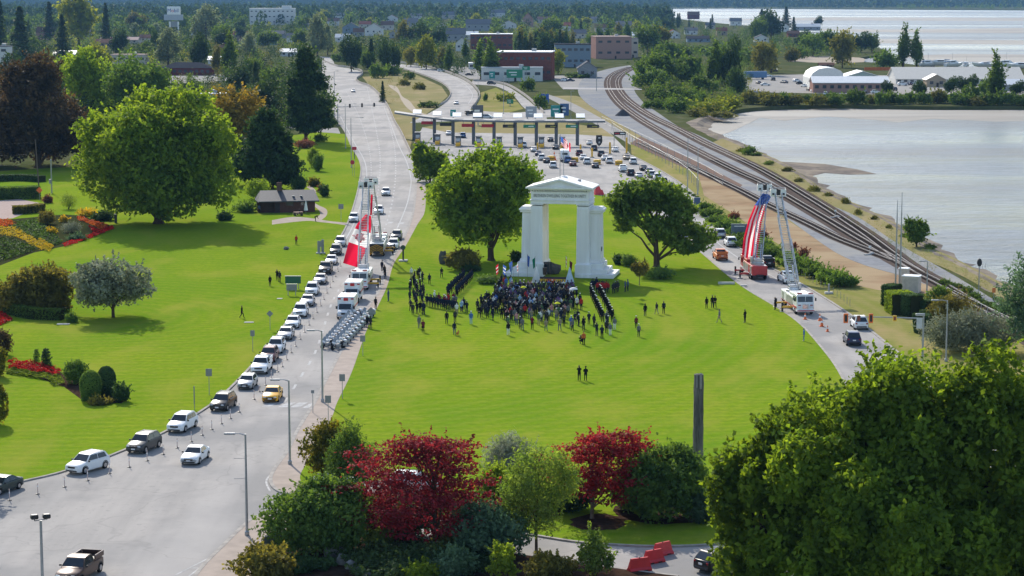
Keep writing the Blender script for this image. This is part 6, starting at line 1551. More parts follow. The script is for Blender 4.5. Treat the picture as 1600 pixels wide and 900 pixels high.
lamp(453,725,8.2,'grey street lamp on the rounded pavement corner right of the taxi',1.0)
lamp(504,628,8.0,'grey street lamp farthest up the pavement near the motorcycles',.9)
t=empty('floodlight_pole',P(68,962,.02),0,'grey pole with two black floodlights in the bottom left corner','floodlight')
q=MB();q.tube([(0,0,0),(0,0,7.1)],[.13,.09],10);q.build('pole',M_STEEL,t)
q=MB();q.tube([(-.45,-.1,7.1),(.45,.1,7.2)],.04,6);q.build('crossbar',M_STEEL,t)
for s in(-1,1):q=MB();q.box((s*.42,s*.1-.05,7.42),(.55,.45,.34),rz=.4,bev=.07);q.tube([(s*.42,s*.1,7.15),(s*.42,s*.1,7.4)],.04,6);q.build('floodlight',M_BLACK,t)
for x,y,h,lb,arm,az in((540,232,13.0,'tall arched lamp pole left of the road below the signal arm',2.6,0),(549,262,13.0,'tall arched lamp pole by the red road signs on left lawn',2.6,0),(523,184,17,'thin tall lamp pole beside the dark pine tree',.8,0),
(1074,312,13.5,'tall twin headed lamp pole above the oak by the fence',1.0,.4),(1090,304,10.5,'shorter lamp pole right of twin headed one by the fence',.6,.4),(1478,565,7.6,'slim green lamp post behind the right tub shaped bush',1.2,math.pi),(1448,462,5.2,'short hooked lamp post beside the cream cabinet',.5,math.pi),
(747,160,12,'thin lamp pole inside the hooked ramp',.6,0),(787,178,14,'thin lamp pole between the two ramps',.6,0),(892,186,10,'thin lamp pole beside the service road',.5,0)):
 lamp(x,y,h,lb,arm,az,z=.1)
# posts with small signs on the lawns and pavement
M_SIGNB=mat('grey sign back',(.24,.25,.26),.5,metal=.3)
def small_sign(px,py,h,w,hh,label,m=None,diamond=False,z=.13,rz=0,name='road_sign',octagon=False):
 t=empty(name,P(px,py,z),rz,label,'sign')
 q=MB();q.tube([(0,0,0),(0,0,h)],.04,6);q.build('post',M_STEEL,t)
 q=MB()
 if diamond:q.box((0,-.06,h-hh*.5),(w,.03,w),M=Matrix.Translation((0,0,h-hh*.5))@Matrix.Rotation(math.pi/4,4,'Y')@Matrix.Translation((0,0,-(h-hh*.5))))
 elif octagon:q.lathe([(w/2,-.015),(w/2,.015)],8,M=Matrix.Translation((0,-.06,h-hh/2))@Matrix.Rotation(math.pi/2,4,'X')@Matrix.Rotation(math.pi/8,4,'Z'))
 else:q.box((0,-.06,h-hh/2),(w,.03,hh),bev=.01)
 q.build('sign_plate',m or M_SIGNB,t);return t
small_sign(304,640,2.6,.12,2.0,'plain thin post at the kerb, lowest of the lawn posts',M_SIGNB)
small_sign(327,617,3.0,.7,.85,'grey backed sign on the left lawn beside the black SUV');small_sign(395,549,2.7,.55,.75,'small grey backed sign on left lawn above the silver hatchback')
small_sign(422,515,2.5,.65,.65,'diamond sign on the left lawn below the green notice board',diamond=True);small_sign(500,400,2.6,.5,1.0,'narrow dark sign on the left lawn near the queue top');small_sign(533,347,3.6,1.0,1.0,'tall grey sign on the left lawn by the crossing path')
small_sign(567,556,2.6,.65,.8,'grey sign on lawn edge just below the motorcycles');small_sign(535,623,2.8,.65,.8,'grey sign at the lawn edge right of the farthest pavement lamp');small_sign(513,660,2.9,.65,.8,'grey sign on the pavement below the farthest lamp');small_sign(489,645,2.5,.35,.35,'small square sign on the pavement right of the taxi')
small_sign(580,511,2.6,.8,.8,'diamond sign beside the people near the motorcycles',diamond=True);small_sign(551,275,4.0,1.15,1.2,'red octagonal sign beside the upper left road',mat('red sign face',(.5,.03,.06),.5),octagon=True);small_sign(554,276,7.4,1.1,.8,'red rectangular sign above the octagonal one beside the left road',mat('red sign face',(.5,.03,.06),.5))
small_sign(1552,482,3.0,.5,.7,'small sign with orange top beside the bay shore',mat('orange sign face',(.7,.2,.04),.5));small_sign(62,312,2.6,1.0,1.0,'orange diamond sign beside the clipped hedge',M_ORANGE,diamond=True)
def board(px,py,w,h,z0,m,label,rz=0,name='sign_board',legs=(-.35,.35),txt=None):
 t=empty(name,P(px,py,.12),rz,label,'sign board')
 q=MB();q.box((0,0,z0+h/2),(w,.12,h),bev=.02);bd=q.build('panel',m,t)
 q=MB();q.box((0,.02,z0+h+.04),(w+.1,.2,.08));q.build('top_rail',M_STEEL,bd)
 for l in legs:q=MB();q.box((l*w,.1,(z0+h)/2),(.12,.12,z0+h),bev=.02);q.build('leg',M_STEEL,t)
 return t
board(458,452,2.4,1.1,.9,mat('dull green board',(.02,.11,.06),.5),'dark green notice board standing on the left lawn');board(456,462,1.6,.9,.8,M_SIGNB,'grey notice board just below the green one on left lawn')
board(430,868,2.0,.9,.7,mat('grey green sign',(.07,.09,.08),.5),'dark grey green sign board leaning at the lower pavement',rz=.35)
board(1155,374,3.0,2.5,.3,mat('slate blue board',(.10,.13,.17),.5),'slate blue board by the juniper bank, with a pale line on top');board(1089,330,1.3,2.2,.6,mat('deep blue board',(.06,.10,.18),.5),'tall narrow blue sign at the end of the juniper bank')
p=P(1155,374,.12);q=MB();q.box((0,-.075,2.45),(1.9,.02,.14));o=q.build('lettering_strip',M_WHITE);o.location=p;o.parent=None
for b_ in bpy.data.objects:
 if b_.get('label','').startswith('slate blue board'):o.location=(0,0,0);o.parent=b_;break
# low monument plates and plinths on the lawns
def plate(px,py,w,d,h,m,label,name='stone_plinth',rz=0):
 q=MB();q.box((0,0,h/2),(w,d,h),bev=.03);o=q.build(name,m);o.location=P(px,py,.12);o.rotation_euler=(0,0,rz);return tag(o,label,'plinth')
M_PALE=mat('pale stone',(.55,.53,.49),.8)
t=empty('lawn_post',P(630,408,.12),0,'dark post with a round plate on white plinth by the parked white SUV','marker post')
q=MB();q.box((0,0,.12),(1.5,1.5,.24),bev=.04);q.build('plinth',M_PALE,t);q=MB();q.box((0,0,1.4),(.28,.28,2.4),bev=.03);q.build('post',M_BLACK,t);q=MB();q.lathe([(.42,-.04),(.42,.04)],12,M=Matrix.Translation((0,-.18,2.35))@Matrix.Rotation(math.pi/2,4,'X'));q.build('plate',mat('dark green plate',(.03,.07,.04),.5),t)
t=empty('lawn_post',P(501,396,.12),0,'pair of dark boards on a white foot near the upper queue','marker post')
q=MB();q.box((0,0,.1),(1.6,.9,.2),bev=.04);q.build('plinth',M_PALE,t);q=MB();q.box((-.3,0,1.2),(.5,.15,2.0),bev=.03);q.build('panel',M_GREY,t);q=MB();q.box((.35,.1,1.3),(.45,.15,2.3),bev=.03);q.build('panel',M_SIGNB,t)
plate(99,507,1.7,.8,.12,M_PALE,'small pale flat slab beside the end of the curved hedge');plate(389,504,1.3,.7,.08,M_PALE,'pale flat slab on the left lawn by the walking man');plate(437,467,.8,.8,.08,M_PALE,'tiny pale slab on the left lawn by the grey notice board')
plate(1135,444,2.6,.5,.35,M_PALE,'long low pale bench stone in the oak shadow near the right road');plate(1162,447,1.0,.6,.2,M_PALE,'short pale stone by the outrigger of the flag truck');plate(448,388+0,.9,.9,.1,M_PALE,'pale round marker by the red jacketed person')
plate(1295,459,1.2,.8,.3,M_PALE,'pale plinth with stub post on the verge below the junipers')
q=MB();q.box((0,0,.9),(.25,.25,1.2),bev=.03);o=q.build('stub_post',M_GREY);o.location=P(1295,459,.42);tag(o,'grey stub post standing on the pale plinth of the verge','post')
rock('boulder',P(447,390,.12),(.5,.4),.5,M_STONE,'small white grey stone on the left lawn near red jacket',8)
# weathered totem seen from its hollow back
t=empty('totem_pole',P(1090,748,.12),0,'tall weathered grey log pole standing beside the dark shrub','totem pole')
R_=random.Random(4);rings=[]
for i in range(25):
 z=9.9*i/24;k=.50-.06*i/24;g=[]
 for a in range(16):
  an=2*math.pi*a/16;rr=k*(1+R_.uniform(-.04,.04))*(1+.03*math.sin(z*3+a))
  y=math.sin(an)*rr
  if y<-.1:y=-.22-.10*abs(math.cos(an))**.5+R_.uniform(-.02,.02)
  g.append((math.cos(an)*rr*(1.02 if abs(math.cos(an))>.8 else 1),y,z))
 rings.append(g)
q=MB();q.loft(rings);q.build('log',mat('weathered cedar',(.145,.135,.125),.9,(.075,.068,.062),2.2,c3=(.2,.185,.17),ns3=.6,bump=.8,bs=5,stretch=(4,4,.35)),t)
q=MB();q.box((.16,-.345,9.3),(.22,.08,1.5),bev=.02);q.box((-.2,-.345,9.35),(.12,.06,1.3),bev=.02);q.build('carved_head',mat('bleached wood',(.3,.28,.26),.9),t)
# traffic signal over the right road
t=empty('traffic_signal',P(1441,578,.1),0,'traffic signal mast with orange lamps on a long arm over the right road','traffic signal')
hz_=6.6;sc_=mpp(578)
q=MB();q.tube([(0,0,0),(0,0,hz_)],[.15,.1],10);q.build('mast',M_STEEL,t)
q=MB();q.tube([(.1,0,hz_-.35),(-4,0,hz_-.2),(-122*sc_,.0,hz_-.1)],[.09,.07,.05],8);q.build('arm',M_STEEL,t)
for xo,m_,w_,lb in((-121,M_RED,.55,1),(-101,mat('brown signal back',(.2,.08,.05),.5),.4,0),(-82,M_RED,.5,1),(-45,M_YELLOW,.45,0)):
 q=MB();q.box((xo*sc_,-.1,hz_-.3),(w_,.2,1.15 if lb else .7),bev=.04);hd_=q.build('signal_head',M_ORANGE if lb else m_,t)
 q=MB();q.box((xo*sc_,-.215,hz_-.3),(w_*.55,.05,.8 if lb else .4),bev=.02);q.build('lens',M_BLACK if lb else mat('red brown lens',(.25,.05,.03),.4),hd_)
q=MB();q.box((-.5,-.1,hz_-.9),(.7,.05,1.3),bev=.02);q.build('sign_plate',mat('pale sign face',(.5,.52,.52),.5),t)
q=MB();q.box((-.4,-.05,hz_+.12),(1.1,.3,.3),bev=.05);q.build('camera_box',M_STEEL,t)
# signal arm far up the left road
t=empty('traffic_signal',P(528,196,.05),0,'signal arm with three dark heads across the upper left road','traffic signal')
s_=mpp(196);q=MB();q.tube([(0,0,0),(0,0,33*s_)],[.2,.14],8);q.build('mast',M_STEEL,t)
q=MB();q.tube([(0,0,29*s_),(78*s_,0,32*s_)],[.13,.07],8);q.build('arm',M_STEEL,t)
for xo in(19,38,57):q=MB();q.box((xo*s_,-.2,(30+xo*.04)*s_),(.62,.3,1.35),bev=.06);q.build('signal_head',M_BLACK,t)
# railway things
t=empty('rail_signal',P(1529,462,.2),0,'railway signal with a black oval head on the shore side of track','signal')
q=MB();q.tube([(0,0,0),(0,0,5.0)],.07,8);q.build('post',M_STEEL,t);q=MB();q.lathe([(.36,-.1),(.36,.1)],16,M=Matrix.Translation((0,0,5.0))@Matrix.Rotation(math.pi/2,4,'X')@Matrix.Diagonal((1,1.7,1,1)));hd_=q.build('signal_head',M_BLACK,t)
q=MB();q.box((.45,0,4.1),(.9,.5,.06));q.tube([(.9,0,4.1),(.9,0,4.9)],.03,6);q.tube([(.5,0,4.1),(.5,0,4.9)],.03,6);q.build('platform',M_STEEL,t)
for(x,y,h,lb) in((1399,456,14.0,'grey lattice radio mast left of the cream cabinets'),(1406,456,15.2,'taller thin radio mast left of the cream cabinets')):
 t=empty('radio_mast',P(x,y,.15),0,lb,'mast');q=MB();q.tube([(0,0,0),(0,0,h*.75),(0,0,h)],[.14,.10,.03],8);q.build('mast',M_STEEL,t);q=MB();q.lathe([(.3,0),(.3,.25),(.1,.3)],8);q.build('foot',M_KERB,t)
def cabinet(px,py,w,d,h,label,rz=-.4):
 t=empty('utility_cabinet',P(px,py,.14),rz,label,'cabinet');q=MB();q.box((0,0,h/2),(w,d,h),bev=.04);q.build('box',mat('cream cabinet paint',(.5,.46,.40),.6),t)
 q=MB();q.box((0,0,h+.06),(w+.2,d+.2,.14),bev=.04);q.build('lid',M_WHITE,t);q=MB();q.box((0,-d/2-.012,h*.5),(w*.8,.025,h*.75));q.build('door',mat('cream cabinet door',(.45,.41,.36),.6),t);q=MB();q.box((0,0,.04),(w+.1,d+.1,.1));q.build('base',M_BLACK,t)
cabinet(1424,457,2.5,2.0,2.5,'wide cream equipment cabinet with white lid beside the railway');cabinet(1412,450,1.4,1.3,3.0,'narrow white equipment cabinet behind the wide cream one',-.4)
for x,y,lb in((1359,398,'switch stand with white target beside the middle of the track'),(1305,340,'low white switch machine on the far side of the tracks')):
 t=empty('switch_stand',P(x,y,.16),.5,lb,'switch');q=MB();q.box((0,0,.1),(2.4,.3,.2));q.box((.6,.3,.25),(.8,.5,.3),bev=.05);q.build('base',mat('pale switch paint',(.5,.47,.44),.6),t);q=MB();q.tube([(0,0,.1),(0,0,1.4)],.05,6);q.build('rod',M_STEEL,t);q=MB();q.box((0,0,1.4),(.5,.06,.35));q.build('target',M_WHITE,t)
# fences
def fence(pxs,h,label,every=4.0,rails=(.95,.5),m=None,z=.1,r=.045,mesh=None,name='rail_fence'):
 ln=smooth(pxs,4);t=empty(name,ln[0],0,label,'fence');o0=ln[0];acc=0;nxt=0
 pts=[]
 for i in range(len(ln)-1):
  seg=ln[i+1]-ln[i];d=seg.length
  while nxt<=acc+d:pts.append(ln[i]+seg*((nxt-acc)/d)-o0);nxt+=every
  acc+=d
 me=None
 for p in pts:
  if me is None:q=MB();q.tube([(0,0,0),(0,0,h)],r,6);o=q.build('post',m or M_GREY,t);me=o.data
  else:o=link('post',me,t)
  o.location=(p.x,p.y,z)
 for k in rails:q=MB();q.tube([p+Vector((0,0,z+h*k)) for p in pts],r*.7,5);q.build('rail',m or M_GREY,t)
 return t
fence([(1478,464),(1500,475),(1540,495),(1580,515),(1625,539)],1.5,'grey railing between the tracks and the bamboo at right',3.0)
fence([(956,204),(985,224),(1010,238),(1040,256),(1072,278),(1092,300)],2.6,'grey post fence along the outer side of the border plaza',7.5,(1.0,),z=.1,r=.06)
fence([(940,192),(975,208),(1012,226),(1050,246),(1100,272),(1130,290)],2.2,'thin post fence between the service road and the siding',14,(1.0,.1),z=.1,r=.05)
fence([(1247,430),(1275,446),(1310,466),(1330,482)],1.1,'line of thin stakes at the outer edge of the right road',2.6,(),z=.1,r=.03)
# driveway barriers and road cones
M_BARR_R=mat('red barrier plastic',(.62,.03,.04),.4,(.5,.025,.03),1)
for(x,y,rz,lb) in((999,892,.45,'red plastic barrier nearest to the camera on the driveway'),(1021,879,.62,'red plastic barrier in the middle of the three on driveway'),(1035,867,.7,'red plastic barrier farthest back on the driveway'),(680,767,.3,'red plastic barrier showing through the left red maple')):
 t=empty('traffic_barrier',P(x,y,.03),rz,lb,'barrier')
 q=MB();q.loft([[(s,-.36,0),(s,-.36,.14),(s,-.2,.3),(s,-.09,1.05),(s,.09,1.05),(s,.2,.3),(s,.36,.14),(s,.36,0)] for s in(-.95,-.9,.9,.95)]);q.v=[(a+(.0 if c<.3 else-.25*math.copysign(1,a)*(c-.3)),b_,c) for a,b_,c in q.v];q.build('body',M_BARR_R,t)
 for s in(-.4,.4):q=MB();q.box((s,0,.07),(.35,.78,.09));q.build('fork_slot',M_BLACK,t)
 q=MB();q.lathe([(.06,0),(.06,.05)],8,c=(0,0,1.05));q.build('cap',M_BLACK,t)
def cone(px,py,label,s=1.0):
 t=empty('traffic_cone',P(px,py,.03),0,label,'cone');q=MB();q.box((0,0,.03*s),(.4*s,.4*s,.06*s));q.build('base',M_ORANGE,t);q=MB();q.lathe([(.16*s,.05*s),(.03*s,.75*s)],10);q.build('body',M_ORANGE,t);q=MB();q.lathe([(.115*s,.35*s),(.08*s,.52*s)],10);q.build('band',M_WHITE,t)
cone(1258,499,'orange cone directly under the bumper of right white ladder truck',1.2);cone(1281,501,'orange cone right of the white ladder truck',1.3);cone(1284,510,'larger red orange cone on the right road',1.5);cone(1293,518,'small dark orange cone nearest the white SUV on the right road',1.1);cone(866,250,'tall red cone in the booth queue left of the motorhome',3.0)
t=empty('red_canopy_tent',P(935,304,.1),.3,'bright red folded tarp heap behind the right corner of the arch','tarp')
q=MB();q.frustum((0,0,0),(1.9,1.2),(.9,.5),1.9,off=(-.3,0));q.frustum((.7,-.2,0),(1.0,1.0),(.3,.3),1.1);q.build('cloth',M_BARR_R,t)
# ---- shrubs, hedges and beds
def hedge(pxs,w,h,leaf,n,ls,label,seed=1,z=.1,name='hedge',group=None):
 """clipped hedge: a leafy box along a ground line"""
 R=np.random.default_rng(seed);ln=smooth(pxs,6);t=empty(name,ln[0],0,label,'hedge',group);o0=np.array(ln[0])
 A=np.array([tuple(p) for p in ln]);seg=np.diff(A,axis=0);L_=np.linalg.norm(seg,axis=1);k=R.choice(len(seg),n,p=L_/L_.sum());tt=R.uniform(size=(n,1))
 c=A[k]+seg[k]*tt;d=seg[k]/L_[k][:,None];nn=np.stack([-d[:,1],d[:,0],np.zeros(n)],1)
 per=R.uniform(0,w+2*h,n);side=np.where(per<w,0,np.where(per<w+h,1,-1));off=np.where(side==0,per-w/2,side*w/2);zz=np.where(side==0,h,R.uniform(.05,1,n)*h)
 jit=R.normal(size=(n,3))*.05
 c=c-o0+nn*off[:,None]+np.array([0,0,1])*zz[:,None]+jit;c[:,2]+=z
 nr=unit(np.where((side==0)[:,None],np.array([[0,0,1.]]),nn*side[:,None])+R.normal(size=(n,3))*.45)
 v,f=cards(c,nr,ls*R.uniform(.6,1.3,n),R)
 link('foliage',nmesh('foliage',v,f,leaf),t)
 b=MB();rings=[]
 for i,p in enumerate(ln):
  q_=(ln[min(i+1,len(ln)-1)]-ln[max(i-1,0)]).normalized();nv=Vector((-q_.y,q_.x,0));p=p-ln[0];u=w*.5-.12
  rings.append([p+nv*u+Vector((0,0,z)),p+nv*u+Vector((0,0,z+h-.12)),p-nv*u+Vector((0,0,z+h-.12)),p-nv*u+Vector((0,0,z))])
 b.loft(rings);b.build('branches',mat('inner twigs',(.03,.035,.015),.95),t);return t
hedge([(-10,312),(30,311),(62,310)],3.5,2.6,LF_GREEN,6000,.16,'tall clipped hedge at the back of the garden by the pink paving',1)
hedge([(20,335),(45,334),(64,331)],2.2,1.6,LF_OLIVE,3000,.15,'low brownish clipped hedge beside the pink paving',2);hedge([(-20,285),(30,283),(66,285)],2.5,1.5,LF_DARK,3000,.17,'dark low hedge behind the tall clipped hedge',3)
hedge([(-20,478),(10,489),(50,499),(98,501)],1.5,1.5,LF_GREEN,5000,.12,'dark curved low hedge round the weeping trees',4)
hedge([(1400,487),(1412,494)],3.4,3.0,LF_BRIGHT,3000,.13,'bright sided square clipped bush by the cream cabinets',5,name='topiary_bush');hedge([(1385,477),(1400,479)],2.6,3.0,LF_DARK,2500,.13,'dark square clipped bush nearest the radio masts',6,name='topiary_bush')
hedge([(1412,492),(1432,496)],2.4,3.0,LF_DARK,2500,.13,'dark square clipped bush in the middle of the clipped row',7,name='topiary_bush');hedge([(1425,492),(1452,496)],1.6,2.2,LF_DARK,2500,.13,'long dark clipped hedge between square bush and bamboo',8)
def topiary(px,py,rb,rt,h,leaf,label,seed):
 """tub-shaped clipped bush, narrower at the foot, flat on top"""
 R=np.random.default_rng(seed);t=empty('topiary_bush',P(px,py,.1),0,label,'topiary');n=3200
 u=R.uniform(size=n);top=u<.3;a=R.uniform(0,6.2832,n);z=np.where(top,h,R.uniform(.03,1,n)*h);pr=rb+(rt-rb)*np.clip(z/h,0,1)**.5
 r=np.where(top,pr*np.sqrt(R.uniform(size=n)),pr);c=np.stack([np.cos(a)*r,np.sin(a)*r,z],1)+R.normal(size=(n,3))*.03
 nr=unit(np.where(top[:,None],np.array([[0,0,1.]]),np.stack([np.cos(a),np.sin(a),np.zeros(n)],1))+R.normal(size=(n,3))*.35)
 v,f=cards(c,nr,.11*R.uniform(.6,1.3,n),R);link('foliage',nmesh('foliage',v,f,leaf),t)
 q=MB();q.lathe([(rb*.9,0),((rb+rt)/2*.96,h*.4),(rt*.93,h*.95)],16);q.build('branches',mat('inner twigs',(.03,.035,.015),.95),t)
topiary(1440,520,.9,1.25,2.5,LF_DARK,'tub shaped clipped bush behind the signal mast',1);topiary(1477,541,.95,1.4,2.5,LF_DARK,'tub shaped clipped bush nearest to the corner trees',2);topiary(1449,508,.8,1.1,2.0,LF_DARK,'small tub shaped clipped bush between the hedge and bamboo',3)
shrub('round_shrub',1468,482,'round mid green bush behind the clipped hedge by the railway',3.6,3.2,LF_GREEN,3000,.16,seed=5)
# juniper bank along the right road
JB=[(1096,328),(1104,338),(1113,336),(1116,350),(1126,346),(1130,361),(1140,356),(1146,368),(1158,376),(1164,386),(1175,382),(1184,395),(1192,388),(1200,404),(1210,400),(1222,412),(1232,406),(1238,420),(1248,415),(1256,428),(1264,422),(1274,434),(1284,429),(1292,442),(1302,436),(1312,448),(1324,446)]
pr=None
for i,(x,y) in enumerate(JB):
 if pr is None:pr=shrub('juniper_bush',x,y,'',4.6,1.5,LF_GREEN,2600,.17,k=9,seed=301,d=3.6);o=pr
 elif i==1:pr2=shrub('juniper_bush',x,y,'',4.2,1.3,LF_GREEN,2200,.17,k=8,seed=302,d=3.4);o=pr2
 else:o=copytree(pr if i%2 else pr2);r_=random.Random(i);o.location=P(x,y,.1);o.rotation_euler=(0,0,r_.uniform(-.7,.7));k=r_.uniform(.8,1.15);o.scale=(k,k,k*r_.uniform(.85,1.2))
 tag(o,'low dark green juniper bush in the bank beside the right road','shrub','junipers along the right road')
shrub('rust_shrub',1257,402,'rusty orange grass clump right of the white ladder',1.8,1.4,LF_RUST,900,.15,k=5,seed=310);shrub('rust_shrub',1241,397,'thin rusty bush beside the white ladder',.9,1.9,LF_RUST,500,.15,k=4,seed=311);shrub('rust_shrub',1190,372,'reddish brown bush behind the striped flag',2.4,1.3,LF_RUST,900,.16,k=5,seed=312);shrub('rust_shrub',1148,342,'rusty bush on top of the juniper bank',2.6,1.2,LF_RUST,900,.16,k=5,seed=313)
for x,y,w,h,lf,lb,sd in((806,410,2.4,1.7,LF_DARK,'dark oval clipped bush left of the arch',1),(965,414,2.2,1.6,LF_DARK,'dark oval bush, left of the pair right of the arch',2),(984,417,2.8,1.9,LF_GREEN,'lit oval bush, right of the pair right of the arch',3),(1031,437,5.0,1.9,LF_GREEN,'wide mound bush under the oak',4),
(768,444,5.0,1.3,LF_GREEN,'flat wide mound bush left of the crowd flags',5),(735,425,3.2,1.2,LF_DARK,'low dark bush right of the little weeping tree',6)):
 shrub('clipped_bush',x,y,lb,w,h,lf,2200,.13,k=8,seed=320+sd,frac=(.5,.7),lobes=.45,rnd=.5,shell=.06)
# round the small brick building and the lawn path
for x,y,w,h,lf,lb,sd in((405,312,7,4.5,LF_BRIGHT,'bright green bush behind the left end of the brick building',1),(478,232,6.5,2.6,LF_RUST,'rusty red bush under the dark pine',2),(490,262,4,5,LF_BRIGHT,'yellow green shrub beside the top of the winding path',3),(497,268,3.2,4.2,LF_GREEN,'cone shaped green shrub right of the winding path top',4),(503,300,1.8,1.0,LF_RUST,'small rusty bush at bend of the winding path',5),
(508,308,2.2,2.4,LF_DARK,'dark small tree bush at the bend of the winding path',6),(489,292,2.6,1.8,LF_OLIVE,'olive bush at the top of the winding path',7),(484,318,2.0,1.4,LF_DARK,'dark bush between brick building and winding path',8),(385,332,5,2.2,LF_GREEN,'green flowering bush left of the brick building',9),(466,300,4.5,3.6,LF_DARK,'dark bush behind the right end of brick building',10),
(352,345,3,1.6,LF_DARK,'dark small bush right of the round yellow green tree',11),(160,345,5,1.8,LF_DARK,'dark bush under the left side of the round tree',12)):
 shrub('garden_shrub',x,y,lb,w,h,lf,2600,.2,k=8,seed=340+sd)
# formal garden at the left edge
def bedding(name,pxs,n,leaf,ls,h,seed,rows=None,z=.13,label=None):
 """flowers or ground cover filling a bed: nobody could count them"""
 R=np.random.default_rng(seed);pl=[P(*q) for q in pxs];xs=[p.x for p in pl];ys=[p.y for p in pl];out=[]
 m_=n*4;X=R.uniform(min(xs),max(xs),m_);Y=R.uniform(min(ys),max(ys),m_);ins=np.zeros(m_,bool);j=len(pl)-1
 for i in range(len(pl)):
  cnd=((pl[i].y>Y)!=(pl[j].y>Y))&(X<(pl[j].x-pl[i].x)*(Y-pl[i].y)/(pl[j].y-pl[i].y+1e-9)+pl[i].x);ins^=cnd;j=i
 X,Y=X[ins][:n],Y[ins][:n];k=len(X)
 amp=.5+.5*np.sin(X*3.1+1.7*np.sin(Y*1.3))*np.sin(Y*2.3+X*.7)
 c=np.stack([X,Y,z+h*(.25+.75*amp)*R.uniform(.7,1,k)],1);nr=unit(np.array([[0,0,.9]])+R.normal(size=(k,3))*.6)
 v,f=cards(c,nr,ls*R.uniform(.6,1.3,k),R);o=link(name,nmesh(name,v,f,leaf));o['kind']='stuff';return o
sheet('planting_bed',[P(*q) for q in[(-40,352),(10,344),(56,340),(100,336),(130,338),(178,356),(100,386),(52,396),(0,416),(-40,425)]],.124,mat('dark green bedding ground',(.03,.05,.015),.95,(.05,.04,.02),1.2))
LF_BED=leafmat('bedding leaves',(.08,.15,.025),(.12,.19,.03),.25,(1.4,1.4,.6),(.018,.03,.012),1.2)
bedding('bedding_plants',[(-30,370),(20,376),(60,392),(20,405),(-30,418)],5000,LF_BED,.2,.5,1);bedding('bedding_plants',[(20,350),(58,344),(70,355),(98,380),(85,386),(50,374),(25,362)],5000,LF_BED,.2,.5,2)
bedding('yellow_flowers',[(-20,358),(25,358),(50,374),(78,392),(62,393),(30,374),(-20,366)],2200,LF_YELLOWFL,.17,.6,3);bedding('red_flowers',[(98,384),(140,369),(175,355),(178,359),(150,371),(102,388)],2400,LF_REDFL,.16,.45,4)
bedding('orange_flowers',[(-30,344),(15,346),(28,352),(5,356),(-30,356)],1400,LF_ORANGEFL,.18,.5,15);bedding('yellow_flowers',[(62,376),(84,388),(76,397),(56,386)],900,LF_YELLOWFL,.17,.6,16);bedding('orange_flowers',[(120,340),(135,344),(170,354),(160,363),(140,352),(122,346)],1800,LF_ORANGEFL,.17,.5,5);bedding('red_flowers',[(138,355),(150,360),(162,365),(148,368)],600,LF_REDFL,.17,.45,6);bedding('red_flowers',[(-30,487),(0,490),(20,502),(2,510),(-30,512)],2200,LF_REDFL,.17,.45,7)
bedding('red_flowers',[(12,570),(40,570),(70,576),(96,584),(92,592),(55,586),(14,580)],2600,LF_REDFL,.12,.8,8);bedding('bedding_plants',[(10,576),(50,584),(95,592),(92,600),(70,596),(10,586)],2600,LF_FERN,.14,.45,9);bedding('yellow_flowers',[(75,596),(95,592),(102,604),(82,606)],700,LF_FERN,.13,.5,10)
for x,y,w,h,lf,lb,sd in((74,352,4.4,2.8,LF_OLIVE,'golden brown mounded bush in the formal garden',1),(107,328,4.6,3.4,LF_FERN,'tall tuft of ornamental grass at the back of the garden',2),(135,338,4.5,1.4,LF_YELLOWFL,'yellow flowering bush strip at the back of the garden',3),(112,364,4.0,2.0,LF_SILVER,'spiky silver plant cluster in the formal garden',4),(100,348,1.4,1.2,LF_YELLOWFL,'small yellow bush left of silver plant cluster',5),(82,366,1.8,1.0,LF_YELLOWFL,'low yellow bush in front of the golden brown bush',6),
(122,376,3.4,1.1,LF_BLUEGREEN,'blue green low plants below the silver cluster',7),(5,556,2.6,3.2,LF_PURPLE,'dark purple bush at the left edge above the red flowers',8),(-2,590,2.6,3.4,LF_GOLD,'golden bush cut by the left edge beside the red flowers',9),(-4,665,2.2,4.6,LF_GOLD,'golden conifer cut by the left edge low on the lawn',10),(118,602,3.2,2.9,LF_GREEN,'leafy green bush left of the two round topped conifers',11),(188,629,1.8,1.9,LF_DARK,'dark flowering bush right of two round topped conifers',12),
(155,632,3.0,.7,LF_OLIVE,'low dry plants at the foot of the round topped conifers',13),(75,318,2.0,1.6,LF_RUST,'pink brown bush behind the low brownish hedge',14),(92,410+78,3.6,1.6,LF_DARK,'dark low bush beneath the weeping tree',15),(112,505,1.6,1.1,LF_GREEN,'small green bush at the end of curved hedge',16)):
 kw=dict(asp=.2,up=.9,rnd=.5) if 'grass' in lb or 'spiky' in lb else{}
 shrub('garden_shrub',x,y,lb,w,h,lf,2600,.14,k=8,seed=360+sd,**kw)
conifer('cone_conifer',72,578,'dark cone shaped conifer behind the red flowers',2.2,2.7,LF_DARK,1500,.14,seed=381,z0=.1,droop=0);conifer('cone_conifer',57,572,'small pointed conifer left of the dark cone shaped one',1.3,2.1,LF_GREEN,700,.13,seed=382,z0=.1,droop=0)
